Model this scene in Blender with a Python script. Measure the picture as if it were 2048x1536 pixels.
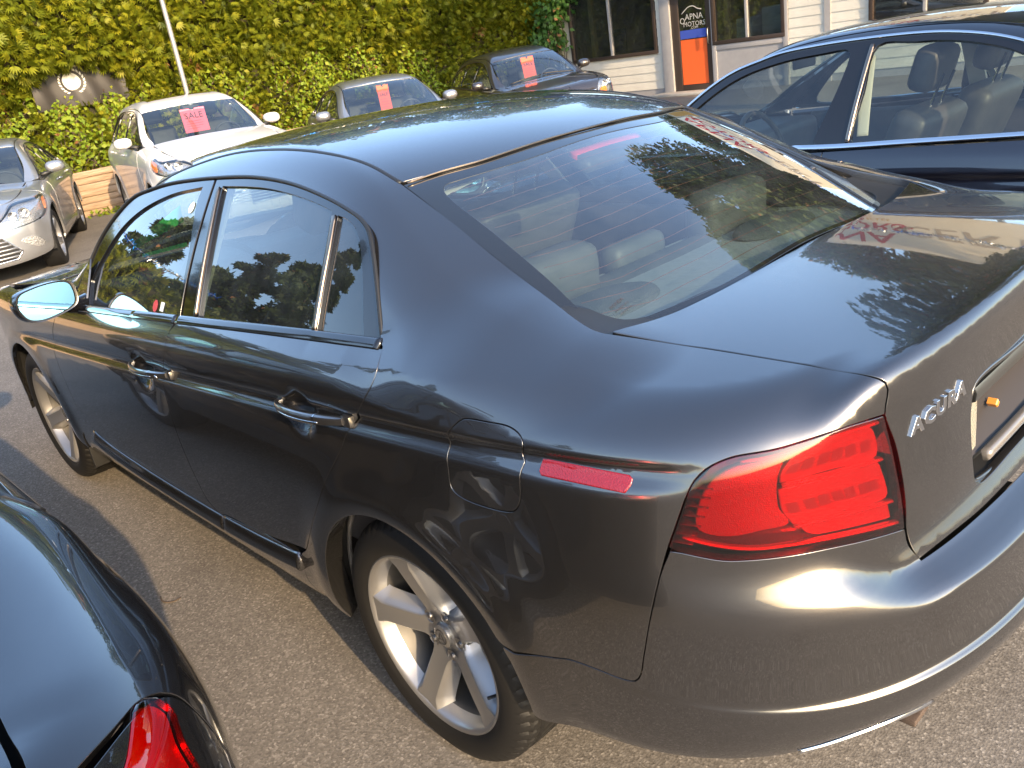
import bpy, bmesh, math, random, mathutils, mathutils.kdtree, mathutils.geometry
import numpy as np
for o in list(bpy.data.objects): bpy.data.objects.remove(o)
scene = bpy.context.scene
# ---------------------------------------------------------------- camera (metres; x = the grey car's forward, y = its left, origin under its rear axle)
CAM = (-1.4297, 1.7431, 1.5781); YAW, PITCH, ROLL = math.radians(-40.969), math.radians(21.481), math.radians(-9.1157)
cam = bpy.data.cameras.new('camera'); cam_o = bpy.data.objects.new('camera', cam); scene.collection.objects.link(cam_o)
fw = mathutils.Vector((math.cos(YAW)*math.cos(PITCH), math.sin(YAW)*math.cos(PITCH), -math.sin(PITCH)))
rt = fw.cross(mathutils.Vector((0, 0, 1))).normalized(); up = rt.cross(fw)
rt2 = math.cos(ROLL)*rt+math.sin(ROLL)*up; up2 = -math.sin(ROLL)*rt+math.cos(ROLL)*up
M = mathutils.Matrix((rt2, up2, -fw)).transposed().to_4x4(); M.translation = CAM; cam_o.matrix_world = M
cam.sensor_width = 36; cam.lens = 36*1713.0/2048; cam.clip_start = .05; cam.clip_end = 900
scene.camera = cam_o
# ---------------------------------------------------------------- sky and sun (low, behind the camera, a little from the left)
SUN_EL = math.radians(22); SUN_AZ = math.radians(180-13)     # direction towards the sun, from +x
sd = mathutils.Vector((math.cos(SUN_AZ)*math.cos(SUN_EL), math.sin(SUN_AZ)*math.cos(SUN_EL), math.sin(SUN_EL)))
world = bpy.data.worlds.new('World'); scene.world = world; world.use_nodes = True
wn = world.node_tree; bg = wn.nodes['Background']; sky = wn.nodes.new('ShaderNodeTexSky'); sky.sky_type = 'NISHITA'; sky.sun_disc = False
sky.sun_elevation = SUN_EL; sky.sun_rotation = math.radians(90)-SUN_AZ
sky.air_density = 1.0; sky.dust_density = 2.0; sky.ozone_density = 1.6; sky.altitude = 50
wn.links.new(sky.outputs[0], bg.inputs[0]); bg.inputs[1].default_value = .15
sun = bpy.data.lights.new('sun', 'SUN'); sun.energy = 2.1; sun.angle = math.radians(.55); sun.color = (1, .72, .42)
sun_o = bpy.data.objects.new('sun', sun); scene.collection.objects.link(sun_o); sun_o.rotation_euler = sd.to_track_quat('Z', 'Y').to_euler(); sun_o.location = (-12, 4, 14)
scene.view_settings.view_transform = 'Standard'; scene.view_settings.look = 'None'; scene.view_settings.exposure = 2.05; scene.view_settings.gamma = 1
scene.view_settings.use_curve_mapping = False
scene.render.engine = 'CYCLES'; scene.cycles.max_bounces = 10; scene.cycles.transparent_max_bounces = 16; scene.cycles.glossy_bounces = 5
scene.cycles.caustics_reflective = False; scene.cycles.caustics_refractive = False; scene.cycles.sample_clamp_indirect = 6
# ---------------------------------------------------------------- helpers
def cspline(xs, ys):
    """natural cubic spline through the knots, linear outside"""
    xs = np.asarray(xs, float); ys = np.asarray(ys, float)
    o = np.argsort(xs); xs = xs[o]; ys = ys[o]
    n = len(xs); h = np.diff(xs); A = np.zeros((n, n)); b = np.zeros(n); A[0, 0] = A[-1, -1] = 1
    for i in range(1, n-1):
        A[i, i-1] = h[i-1]; A[i, i] = 2*(h[i-1]+h[i]); A[i, i+1] = h[i]
        b[i] = 6*((ys[i+1]-ys[i])/h[i]-(ys[i]-ys[i-1])/h[i-1])
    M = np.linalg.solve(A, b)
    s0 = (ys[1]-ys[0])/h[0]-h[0]*M[1]/6; s1 = (ys[-1]-ys[-2])/h[-1]+h[-1]*M[-2]/6
    def f(x):
        x = np.asarray(x, float); xc = np.clip(x, xs[0], xs[-1])
        i = np.clip(np.searchsorted(xs, xc)-1, 0, n-2); d = xc-xs[i]; hh = h[i]; e = hh-d
        v = (M[i]*e**3+M[i+1]*d**3)/(6*hh)+(ys[i]/hh-M[i]*hh/6)*e+(ys[i+1]/hh-M[i+1]*hh/6)*d
        return v+np.minimum(x-xs[0], 0)*s0+np.maximum(x-xs[-1], 0)*s1
    return f
def pch(xs, ys):
    """monotone cubic (no overshoot), constant outside"""
    xs = np.asarray(xs, float); ys = np.asarray(ys, float)
    o = np.argsort(xs); xs = xs[o]; ys = ys[o]; h = np.diff(xs); dl = np.diff(ys)/h; n = len(xs)
    m = np.zeros(n); m[0] = dl[0]; m[-1] = dl[-1]
    for i in range(1, n-1):
        if dl[i-1]*dl[i] > 0:
            w1 = 2*h[i]+h[i-1]; w2 = h[i]+2*h[i-1]; m[i] = (w1+w2)/(w1/dl[i-1]+w2/dl[i])
    def f(x):
        xc = np.clip(np.asarray(x, float), xs[0], xs[-1])
        i = np.clip(np.searchsorted(xs, xc)-1, 0, n-2); t = (xc-xs[i])/h[i]
        return ((2*t**3-3*t**2+1)*ys[i]+(t**3-2*t**2+t)*h[i]*m[i]+(-2*t**3+3*t**2)*ys[i+1]+(t**3-t**2)*h[i]*m[i+1])
    return f
def sstep(x, a, b):
    t = np.clip((x-a)/(b-a), 0, 1); return t*t*t*(t*(6*t-15)+10)
def rmax(a, b, r):
    return np.minimum(np.maximum(a+r, b+r), 0)+np.sqrt(np.maximum(a+r, 0)**2+np.maximum(b+r, 0)**2)-r
def smin(a, b, k):
    h = np.maximum(k-np.abs(a-b), 0)/k; return np.minimum(a, b)-h*h*k*.25
def unit(v): v = np.asarray(v, float); return v/np.linalg.norm(v)
def grad(F, P, e=6e-4):
    g = np.empty_like(P)
    for i in range(3):
        d = np.zeros(3); d[i] = e; g[:, i] = F(P+d)-F(P-d)
    return g/np.maximum(np.linalg.norm(g, axis=1, keepdims=True), 1e-12)
def cast(F, O, d, T, n=56):
    """first outside->inside crossing of the field along rays O + t d"""
    O = np.asarray(O, float); d = np.broadcast_to(np.asarray(d, float), O.shape); N = len(O)
    ts = np.linspace(0, T, n); lo = np.full(N, np.nan); hi = lo.copy(); ch = max(1, 150000//n)
    for s in range(0, N, ch):
        Os = O[s:s+ch]; ds = d[s:s+ch]; v = F((Os[:, None, :]+ds[:, None, :]*ts[None, :, None]).reshape(-1, 3)).reshape(len(Os), n)
        c = (v[:, :-1] > 0) & (v[:, 1:] <= 0); k = np.argmax(c, 1); h = c[np.arange(len(Os)), k]; i = np.nonzero(h)[0]+s
        lo[i] = ts[k[h]]; hi[i] = ts[k[h]+1]
    ok = ~np.isnan(lo); l = lo[ok]; h = hi[ok]; Oo = O[ok]; dd = d[ok]; t = np.full(N, np.nan)
    if len(l):
        for _ in range(13):
            m = (l+h)*.5; v = F(Oo+dd*m[:, None]); pos = v > 0
            l = np.where(pos, m, l); h = np.where(pos, h, m)
        a = F(Oo+dd*l[:, None]); b = F(Oo+dd*h[:, None]); t[ok] = l+(h-l)*np.clip(a/np.maximum(a-b, 1e-12), 0, 1)
    return O+d*t[:, None], ok
def snap(F, P, n=4):
    P = np.array(P, float)
    for _ in range(n): P = P-grad(F, P)*np.clip(F(P), -.05, .05)[:, None]
    return P
def basis(D):
    """two axes across the projection direction D (pointing out of the body)"""
    D = unit(D); up = np.array([0, 0, 1.]) if abs(D[2]) < .93 else np.array([1., 0, 0])
    a = unit(np.cross(up, D)); b = np.cross(D, a); return D, a, b
def crom(pts, closed=False, step=.02, corners=()):
    """Catmull-Rom through points (any dim); indices in corners stay sharp"""
    P = np.asarray(pts, float); n = len(P); out = []
    m = n if closed else n-1; cs = set(corners)
    for i in range(m):
        p1 = P[i]; p2 = P[(i+1) % n]
        p0 = P[(i-1) % n] if (closed or i > 0) else 2*p1-p2
        p3 = P[(i+2) % n] if (closed or i+2 < n) else 2*p2-p1
        if i in cs: p0 = 2*p1-p2
        if ((i+1) % n) in cs: p3 = 2*p2-p1
        L = np.linalg.norm(p2-p1); k = max(1, int(math.ceil(L/step)))
        d01 = max(np.linalg.norm(p1-p0), 1e-6)**.5; d12 = max(L, 1e-6)**.5; d23 = max(np.linalg.norm(p3-p2), 1e-6)**.5
        m1 = (p1-p0)/d01-(p2-p0)/(d01+d12)+(p2-p1)/d12; m2 = (p2-p1)/d12-(p3-p1)/(d12+d23)+(p3-p2)/d23
        m1 = m1*d12; m2 = m2*d12
        for j in range(k):
            t = j/k
            out.append((2*t**3-3*t**2+1)*p1+(t**3-2*t**2+t)*m1+(-2*t**3+3*t**2)*p2+(t**3-t**2)*m2)
    if not closed: out.append(P[-1])
    return np.array(out)
def inpoly(Q, poly):
    x, y = Q[:, 0], Q[:, 1]; c = np.zeros(len(Q), bool); n = len(poly); px = poly[:, 0]; py = poly[:, 1]; j = n-1
    for i in range(n):
        if py[i] != py[j]:
            k = ((py[i] > y) != (py[j] > y)) & (x < (px[j]-px[i])*(y-py[i])/(py[j]-py[i])+px[i]); c ^= k
        j = i
    return c
def offset_poly(poly, d):
    """shrink a closed 2D polygon by d (positive = inwards)"""
    p = np.asarray(poly); a = np.roll(p, 1, 0); b = np.roll(p, -1, 0)
    e1 = p-a; e2 = b-p; e1 /= np.maximum(np.linalg.norm(e1, axis=1, keepdims=True), 1e-9); e2 /= np.maximum(np.linalg.norm(e2, axis=1, keepdims=True), 1e-9)
    area = np.sum(p[:, 0]*np.roll(p[:, 1], -1)-np.roll(p[:, 0], -1)*p[:, 1]); s = 1 if area > 0 else -1
    n1 = np.stack([-e1[:, 1], e1[:, 0]], 1)*s; n2 = np.stack([-e2[:, 1], e2[:, 0]], 1)*s
    n = n1+n2; L2 = np.maximum(np.sum(n*n, 1, keepdims=True), .6); n = n*2/L2
    return p+n*d
COL = None
def link(o, parent=None):
    bpy.context.scene.collection.objects.link(o)
    if parent is not None: o.parent = parent
    return o
def mesh_obj(name, V, Fc, mat, parent=None, normals=None, smooth=True):
    me = bpy.data.meshes.new(name); me.from_pydata([tuple(map(float, v)) for v in V], [], [tuple(map(int, f)) for f in Fc])
    me.update()
    if mat is not None: me.materials.append(mat)
    if smooth: me.polygons.foreach_set('use_smooth', [True]*len(me.polygons))
    if normals is not None: me.normals_split_custom_set_from_vertices([tuple(map(float, n)) for n in normals])
    return link(bpy.data.objects.new(name, me), parent)
def tag(o, label=None, cat=None, group=None, kind=None):
    if label: o['label'] = label
    if cat: o['category'] = cat
    if group: o['group'] = group
    if kind: o['kind'] = kind
    return o
def empty(name, loc=(0, 0, 0), rz=0.):
    o = bpy.data.objects.new(name, None); o.location = loc; o.rotation_euler = (0, 0, rz); o.empty_display_size = .2
    return link(o)
def tri2d(loop, holes=(), inner=None, rows=None):
    """triangulate a closed 2D loop with holes; inner = grid spacing (u,v) or None; rows = extra interior points"""
    verts = [tuple(q) for q in loop]; edges = [(i, (i+1) % len(loop)) for i in range(len(loop))]
    for h in holes:
        b = len(verts); verts += [tuple(q) for q in h]; edges += [(b+i, b+(i+1) % len(h)) for i in range(len(h))]
    nb = len(verts); loop = np.asarray(loop)
    pts = []
    if inner is not None:
        lo = loop.min(0); hi = loop.max(0); su, sv = inner
        gu = np.arange(lo[0]+su*.37, hi[0], su); gv = np.arange(lo[1]+sv*.37, hi[1], sv)
        U, Vv = np.meshgrid(gu, gv); U = U+(np.arange(len(gv)) % 2)[:, None]*su*.5; G = np.stack([U.ravel(), Vv.ravel()], 1)
        if rows is not None and len(rows):
            # the plain grid gives way near the hand-placed rows
            G = G[inpoly(G, loop)]; kd = mathutils.kdtree.KDTree(len(rows))
            for i, q in enumerate(rows): kd.insert((q[0], q[1], 0), i)
            kd.balance(); G = G[[kd.find((q[0], q[1], 0))[2] > .8*max(su, sv) for q in G]] if len(G) else G
        pts.append(G)
    if rows is not None and len(rows): pts.append(np.asarray(rows))
    if pts:
        Q = np.concatenate(pts); keep = inpoly(Q, loop)
        for h in holes: keep &= ~inpoly(Q, np.asarray(h))
        Q = Q[keep]
        B = np.array(verts); sp = .45*(min(inner) if inner is not None else .01)
        if len(Q):
            # drop points that crowd the boundary
            cell = {}
            for q in B: cell.setdefault((int(q[0]//sp), int(q[1]//sp)), []).append(q)
            k2 = np.ones(len(Q), bool); ci = np.floor(Q/sp).astype(int)
            for i, (a, b) in enumerate(ci):
                for da in (-1, 0, 1):
                    for db in (-1, 0, 1):
                        for q in cell.get((a+da, b+db), ()):
                            if (Q[i, 0]-q[0])**2+(Q[i, 1]-q[1])**2 < sp*sp: k2[i] = False
            Q = Q[k2]
        verts += [tuple(q) for q in Q]
    r = mathutils.geometry.delaunay_2d_cdt([mathutils.Vector(v) for v in verts], edges, [], 0, 1e-7)
    V = np.array([(v[0], v[1]) for v in r[0]]); T = np.array([f for f in r[2] if len(f) == 3])
    c = V[T].mean(1); k = inpoly(c, loop)
    for h in holes: k &= ~inpoly(c, np.asarray(h))
    T = T[k]
    ar = (V[T[:, 1], 0]-V[T[:, 0], 0])*(V[T[:, 2], 1]-V[T[:, 0], 1])-(V[T[:, 1], 1]-V[T[:, 0], 1])*(V[T[:, 2], 0]-V[T[:, 0], 0])
    T[ar < 0] = T[ar < 0][:, ::-1]
    T = T[np.abs(ar) > 1e-10]
    inv = {}
    for newi, olds in enumerate(r[3]):
        for o in olds: inv[o] = newi
    loops = [[inv.get(i, i) for i in range(len(loop))]]; b = len(loop)
    for h in holes:
        loops.append([inv.get(b+i, b+i) for i in range(len(h))]); b += len(h)
    return V, T, loops
class Proj:
    """maps 2D panel coordinates <-> points on the body along direction D"""
    def __init__(s, F, D, far=2.2, centre=(0, 0, .7)):
        s.F = F; s.D, s.a, s.b = basis(D); s.c = np.asarray(centre, float); s.far = far
    def to2(s, P):
        d = np.asarray(P, float)-s.c; return np.stack([d@s.a, d@s.b], -1)
    def to3(s, Q, n=60):
        Q = np.asarray(Q, float); O = s.c+Q[:, :1]*s.a+Q[:, 1:]*s.b+s.D*s.far
        return cast(s.F, O, -s.D, 2*s.far, n)
MIRRORS = []
def panel(name, proj, outline, mat, parent, holes=(), grid=.012, gap=.0018, flange=.014, inset=0., rows=None, mirror=False, step=.012, corners=(), hcorners=None, bevel=.0013, dense=True, hflange=None, smooth_out=True, thick=0.):
    """a body panel: outline (3D points or 2D) projected on the field's surface, edge rolled in to make a real gap"""
    def loop2(o, cs):
        o = np.asarray(o, float)
        q = proj.to2(snap(proj.F, o)) if o.shape[1] == 3 else o
        if dense: q = crom(q, True, step, cs)
        return q
    L = loop2(outline, corners)
    if np.sum(L[:, 0]*np.roll(L[:, 1], -1)-np.roll(L[:, 0], -1)*L[:, 1]) < 0: L = L[::-1]
    if gap: L = offset_poly(L, gap)
    H = []
    for i, h in enumerate(holes):
        q = loop2(h, (hcorners or {}).get(i, ()))
        if np.sum(q[:, 0]*np.roll(q[:, 1], -1)-np.roll(q[:, 0], -1)*q[:, 1]) < 0: q = q[::-1]
        H.append(offset_poly(q, -gap) if gap else q)
    g = (grid, grid) if np.isscalar(grid) else grid
    V, T, loops = tri2d(L, H, g, rows)
    P, ok = proj.to3(V)
    bad = ~ok
    if bad.any():
        # carry missing points from nearest solved neighbour
        gi = np.nonzero(ok)[0]
        for i in np.nonzero(bad)[0]:
            j = gi[np.argmin(np.sum((V[gi]-V[i])**2, 1))]; P[i] = P[j]+(V[i]-V[j])@np.stack([proj.a, proj.b])
    N = grad(proj.F, P); P = P-N*inset
    VV = [P]; NN = [N]; FF = [list(map(tuple, T))]; base = len(P)
    for li, lp in enumerate(loops):
        fl = flange if li == 0 or hflange is None else hflange
        if not fl: continue
        lp = np.array(lp); m = len(lp); Pl = P[lp]; Nl = N[lp]
        tan = np.roll(Pl, -1, 0)-np.roll(Pl, 1, 0); tan /= np.maximum(np.linalg.norm(tan, axis=1, keepdims=True), 1e-9)
        out = np.cross(tan, Nl)
        if li > 0: out = -out
        if li > 0: out = -out if False else out
        # outward in the surface, away from the panel
        cen = out
        q = V[lp]; inner2 = offset_poly(q, .004); dirc = (q-inner2)@np.stack([proj.a, proj.b])
        if li > 0: dirc = -dirc
        sgn = np.sign(np.sum(out*dirc, 1)); sgn[sgn == 0] = 1; out = out*sgn[:, None]
        r1 = Pl+out*bevel*.55-Nl*bevel*.45; n1 = Nl*.72+out*.7
        r2 = Pl+out*bevel*.8-Nl*bevel*1.6; n2 = out
        r3 = Pl+out*bevel*.8-Nl*fl
        VV += [r1, r2, r3]; NN += [n1, n2, out]
        rings = [lp, base+np.arange(m), base+m+np.arange(m), base+2*m+np.arange(m)]; base += 3*m
        fs = []
        for a, b in zip(rings[:-1], rings[1:]):
            for i in range(m):
                j = (i+1) % m
                fs.append((a[i], b[i], b[j], a[j]) if li == 0 else (a[i], a[j], b[j], b[i]))
        FF.append(fs)
    VV = np.concatenate(VV); NN = np.concatenate(NN); NN /= np.maximum(np.linalg.norm(NN, axis=1, keepdims=True), 1e-9)
    FF = [f for fs in FF for f in fs]
    # face orientation: outward along D
    v0, v1, v2 = P[T[:, 0]], P[T[:, 1]], P[T[:, 2]]
    if np.sum(np.cross(v1-v0, v2-v0)@proj.D) < 0: FF = [tuple(reversed(f)) for f in FF]
    o = mesh_obj(name, VV, FF, mat, parent, NN)
    if mirror:
        M = np.array([1, -1, 1]); o2 = mesh_obj(name, VV*M, [tuple(reversed(f)) for f in FF], mat, parent, NN*M)
        o['twin'] = o2.name
    return o
def ribbon(name, proj, path3, width, height, mat, parent, closed=False, lift=0., step=.015, corners=(), mirror=False, prof=None):
    """a strip of rounded section laid on the surface along a path"""
    q = crom(proj.to2(np.asarray(path3, float)), closed, step, corners); P, ok = proj.to3(q); P = P[ok]; N = grad(proj.F, P)
    return sweep(name, P+N*lift, N, width, height, mat, parent, closed, mirror, prof)
def sweep(name, P, N, width, height, mat, parent, closed=False, mirror=False, prof=None):
    n = len(P); tan = np.gradient(P, axis=0) if not closed else np.roll(P, -1, 0)-np.roll(P, 1, 0)
    tan /= np.maximum(np.linalg.norm(tan, axis=1, keepdims=True), 1e-9)
    S = np.cross(N, tan); S /= np.maximum(np.linalg.norm(S, axis=1, keepdims=True), 1e-9)
    if prof is None:
        prof = [(-.5, -.6), (-.5, .25), (-.44, .6), (-.3, .88), (0, 1), (.3, .88), (.44, .6), (.5, .25), (.5, -.6)]
    k = len(prof); V = np.concatenate([P+S*(a*width)+N*(b*height) for a, b in prof]); Fc = []
    m = n if closed else n-1
    for j in range(k-1):
        for i in range(m):
            i2 = (i+1) % n; Fc.append((j*n+i, j*n+i2, (j+1)*n+i2, (j+1)*n+i))
    if not closed:
        Fc.append(tuple(j*n for j in range(k))); Fc.append(tuple(j*n+n-1 for j in range(k-1, -1, -1)))
    o = mesh_obj(name, V, Fc, mat, parent)
    me = o.data; bm = bmesh.new(); bm.from_mesh(me); bmesh.ops.recalc_face_normals(bm, faces=bm.faces); bm.to_mesh(me); bm.free()
    if mirror:
        M = np.array([1, -1, 1]); o2 = mesh_obj(name, V*M, [tuple(reversed(f)) for f in Fc], mat, parent)
        bm = bmesh.new(); bm.from_mesh(o2.data); bmesh.ops.recalc_face_normals(bm, faces=bm.faces); bm.to_mesh(o2.data); bm.free()
    return o
def tube(P, r, k=8, closed=False):
    P = np.asarray(P, float); n = len(P); t = np.gradient(P, axis=0); t /= np.maximum(np.linalg.norm(t, axis=1, keepdims=True), 1e-9)
    ref = np.array([0, 0, 1.]) if abs(t[0, 2]) < .9 else np.array([1., 0, 0]); V = []; r = np.broadcast_to(np.asarray(r, float), (n,))
    a = unit(np.cross(ref, t[0]))
    for i in range(n):
        a = a-t[i]*(a@t[i]); a = unit(a); b = np.cross(t[i], a)
        for j in range(k):
            w = 2*math.pi*j/k; V.append(P[i]+r[i]*(math.cos(w)*a+math.sin(w)*b))
    Fc = [(i*k+j, i*k+(j+1) % k, (i+1)*k+(j+1) % k, (i+1)*k+j) for i in range(n-1) for j in range(k)]
    Fc.append(tuple(range(k-1, -1, -1))); Fc.append(tuple((n-1)*k+j for j in range(k)))
    return np.array(V), Fc
def boxVF(lo, hi, bev=0.):
    x0, y0, z0 = lo; x1, y1, z1 = hi
    V = [(x0, y0, z0), (x1, y0, z0), (x1, y1, z0), (x0, y1, z0), (x0, y0, z1), (x1, y0, z1), (x1, y1, z1), (x0, y1, z1)]
    Fc = [(0, 3, 2, 1), (4, 5, 6, 7), (0, 1, 5, 4), (1, 2, 6, 5), (2, 3, 7, 6), (3, 0, 4, 7)]
    return np.array(V, float), Fc
class MB:
    """collects pieces of one mesh"""
    def __init__(s): s.V = []; s.F = []; s.n = 0
    def add(s, V, Fc):
        V = np.asarray(V, float); s.V.append(V); s.F += [tuple(i+s.n for i in f) for f in Fc]; s.n += len(V); return s
    def box(s, lo, hi): return s.add(*boxVF(lo, hi))
    def tube(s, P, r, k=8): return s.add(*tube(P, r, k))
    def build(s, name, mat, parent=None, smooth=False, bevel=0., seg=2, M=None):
        V = np.concatenate(s.V)
        if M is not None: V = V@np.asarray(M)[:3, :3].T+np.asarray(M)[:3, 3]
        o = mesh_obj(name, V, s.F, mat, parent, smooth=smooth)
        if bevel:
            bm = bmesh.new(); bm.from_mesh(o.data)
            es = [e for e in bm.edges if len(e.link_faces) == 2 and e.calc_face_angle(0) > .6]
            bmesh.ops.bevel(bm, geom=es, offset=bevel, segments=seg, profile=.6, affect='EDGES', clamp_overlap=True)
            bm.to_mesh(o.data); bm.free()
            for p in o.data.polygons: p.use_smooth = True
            o.data.set_sharp_from_angle(angle=math.radians(50))
        elif smooth: o.data.set_sharp_from_angle(angle=math.radians(45))
        return o
def lathe(prof, k=48, axis='y', a0=0., a1=2*math.pi):
    """revolve (radius, along) pairs around an axis"""
    full = abs(a1-a0-2*math.pi) < 1e-6; m = k if full else k+1; V = []; n = len(prof)
    for j in range(m):
        w = a0+(a1-a0)*j/k; c, s = math.cos(w), math.sin(w)
        for r, h in prof: V.append((r*c, h, r*s) if axis == 'y' else (r*c, r*s, h))
    Fc = []
    for j in range(k):
        j2 = (j+1) % m
        for i in range(n-1): Fc.append((j*n+i, j*n+i+1, j2*n+i+1, j2*n+i))
    return np.array(V), Fc
def fixn(o, angle=40):
    bm = bmesh.new(); bm.from_mesh(o.data); bmesh.ops.recalc_face_normals(bm, faces=bm.faces); bm.to_mesh(o.data); bm.free()
    for p in o.data.polygons: p.use_smooth = True
    o.data.set_sharp_from_angle(angle=math.radians(angle)); return o
# ---------------------------------------------------------------- materials
def newmat(name):
    m = bpy.data.materials.new(name); m.use_nodes = True; nt = m.node_tree; b = nt.nodes['Principled BSDF']; return m, nt, b
def setp(b, **k):
    al = dict(base='Base Color', metal='Metallic', rough='Roughness', coat='Coat Weight', crough='Coat Roughness', spec='Specular IOR Level', trans='Transmission Weight', ior='IOR', emis='Emission Color', estr='Emission Strength', alpha='Alpha', sheen='Sheen Weight', sss='Subsurface Weight')
    for a, v in k.items():
        i = b.inputs[al[a]]; i.default_value = (*v, 1) if isinstance(v, tuple) and len(v) == 3 else v
def plain(name, base, rough=.5, metal=0., coat=0., spec=.5, **k):
    m, nt, b = newmat(name); setp(b, base=base, rough=rough, metal=metal, coat=coat, spec=spec, **k); return m
def tex(nt, kind, **k):
    n = nt.nodes.new('ShaderNodeTex'+kind)
    for a, v in k.items():
        if a in n.inputs: n.inputs[a].default_value = v
        else: setattr(n, a, v)
    return n
def ramp(nt, src, stops, interp='LINEAR'):
    r = nt.nodes.new('ShaderNodeValToRGB'); r.color_ramp.interpolation = interp; el = r.color_ramp.elements
    while len(el) > 1: el.remove(el[-1])
    el[0].position = stops[0][0]; el[0].color = (*stops[0][1], 1)
    for p, c in stops[1:]:
        e = el.new(p); e.color = (*c, 1)
    nt.links.new(src, r.inputs[0]); return r.outputs[0]
def objco(nt, scale=None):
    t = nt.nodes.new('ShaderNodeTexCoord'); out = t.outputs['Object']
    if scale is not None:
        mp = nt.nodes.new('ShaderNodeMapping'); mp.inputs['Scale'].default_value = scale; nt.links.new(out, mp.inputs[0]); out = mp.outputs[0]
    return out
def bump(nt, b, h, strength=.3, dist=.01):
    n = nt.nodes.new('ShaderNodeBump'); n.inputs['Strength'].default_value = strength; n.inputs['Distance'].default_value = dist
    nt.links.new(h, n.inputs['Height']); nt.links.new(n.outputs[0], b.inputs['Normal']); return n
def mixc(nt, f, a, b_):
    m = nt.nodes.new('ShaderNodeMix'); m.data_type = 'RGBA'
    for i, v in ((0, f), (6, a), (7, b_)):
        if hasattr(v, 'is_linked'): nt.links.new(v, m.inputs[i])
        else: m.inputs[i].default_value = v if i == 0 else (*v, 1)
    return m.outputs[2]
def car_paint(name, base, metal=.75, rough=.34, crough=.015, dust=.25, flake=.5):
    m, nt, b = newmat(name); setp(b, metal=metal, rough=rough, coat=1.0, crough=crough); b.inputs['Coat IOR'].default_value = 1.78
    co = objco(nt)
    v = tex(nt, 'Voronoi', Scale=1600.); nt.links.new(co, v.inputs['Vector'])
    lo = tuple(c*(1-.25*flake) for c in base); hi = tuple(min(1, c*(1+.5*flake)) for c in base)
    col = ramp(nt, v.outputs['Distance'], [(0, hi), (.35, base), (1, lo)])
    n = tex(nt, 'Noise', Scale=2.2, Detail=6., Roughness=.65); nt.links.new(co, n.inputs['Vector'])
    dusty = ramp(nt, n.outputs['Fac'], [(.35, (0, 0, 0)), (.75, (1, 1, 1))])
    mu = nt.nodes.new('ShaderNodeMath'); mu.operation = 'MULTIPLY'; mu.inputs[1].default_value = .05*dust; nt.links.new(dusty, mu.inputs[0])
    nt.links.new(mixc(nt, mu.outputs[0], col if False else base, (.30, .27, .22)), b.inputs['Base Color'])
    mx = nt.nodes.new('ShaderNodeMix'); mx.data_type = 'RGBA'; mx.inputs[0].default_value = 1.0
    nt.links.new(mu.outputs[0], mx.inputs[0]); nt.links.new(col, mx.inputs[6]); mx.inputs[7].default_value = (.30, .27, .22, 1)
    nt.links.new(mx.outputs[2], b.inputs['Base Color'])
    # fine grime and water spots break the clear coat a little
    n2 = tex(nt, 'Noise', Scale=55., Detail=5., Roughness=.7); nt.links.new(co, n2.inputs['Vector'])
    mr = nt.nodes.new('ShaderNodeMapRange'); mr.inputs[1].default_value = .45; mr.inputs[2].default_value = .8; mr.inputs[3].default_value = crough; mr.inputs[4].default_value = crough+.05*dust
    nt.links.new(n2.outputs['Fac'], mr.inputs[0]); nt.links.new(mr.outputs[0], b.inputs['Coat Roughness'])
    n3 = tex(nt, 'Noise', Scale=130., Detail=1.); nt.links.new(co, n3.inputs['Vector'])
    bp = nt.nodes.new('ShaderNodeBump'); bp.inputs['Strength'].default_value = .006; bp.inputs['Distance'].default_value = .002
    nt.links.new(n3.outputs['Fac'], bp.inputs['Height']); nt.links.new(bp.outputs[0], b.inputs['Coat Normal'])
    return m
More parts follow.
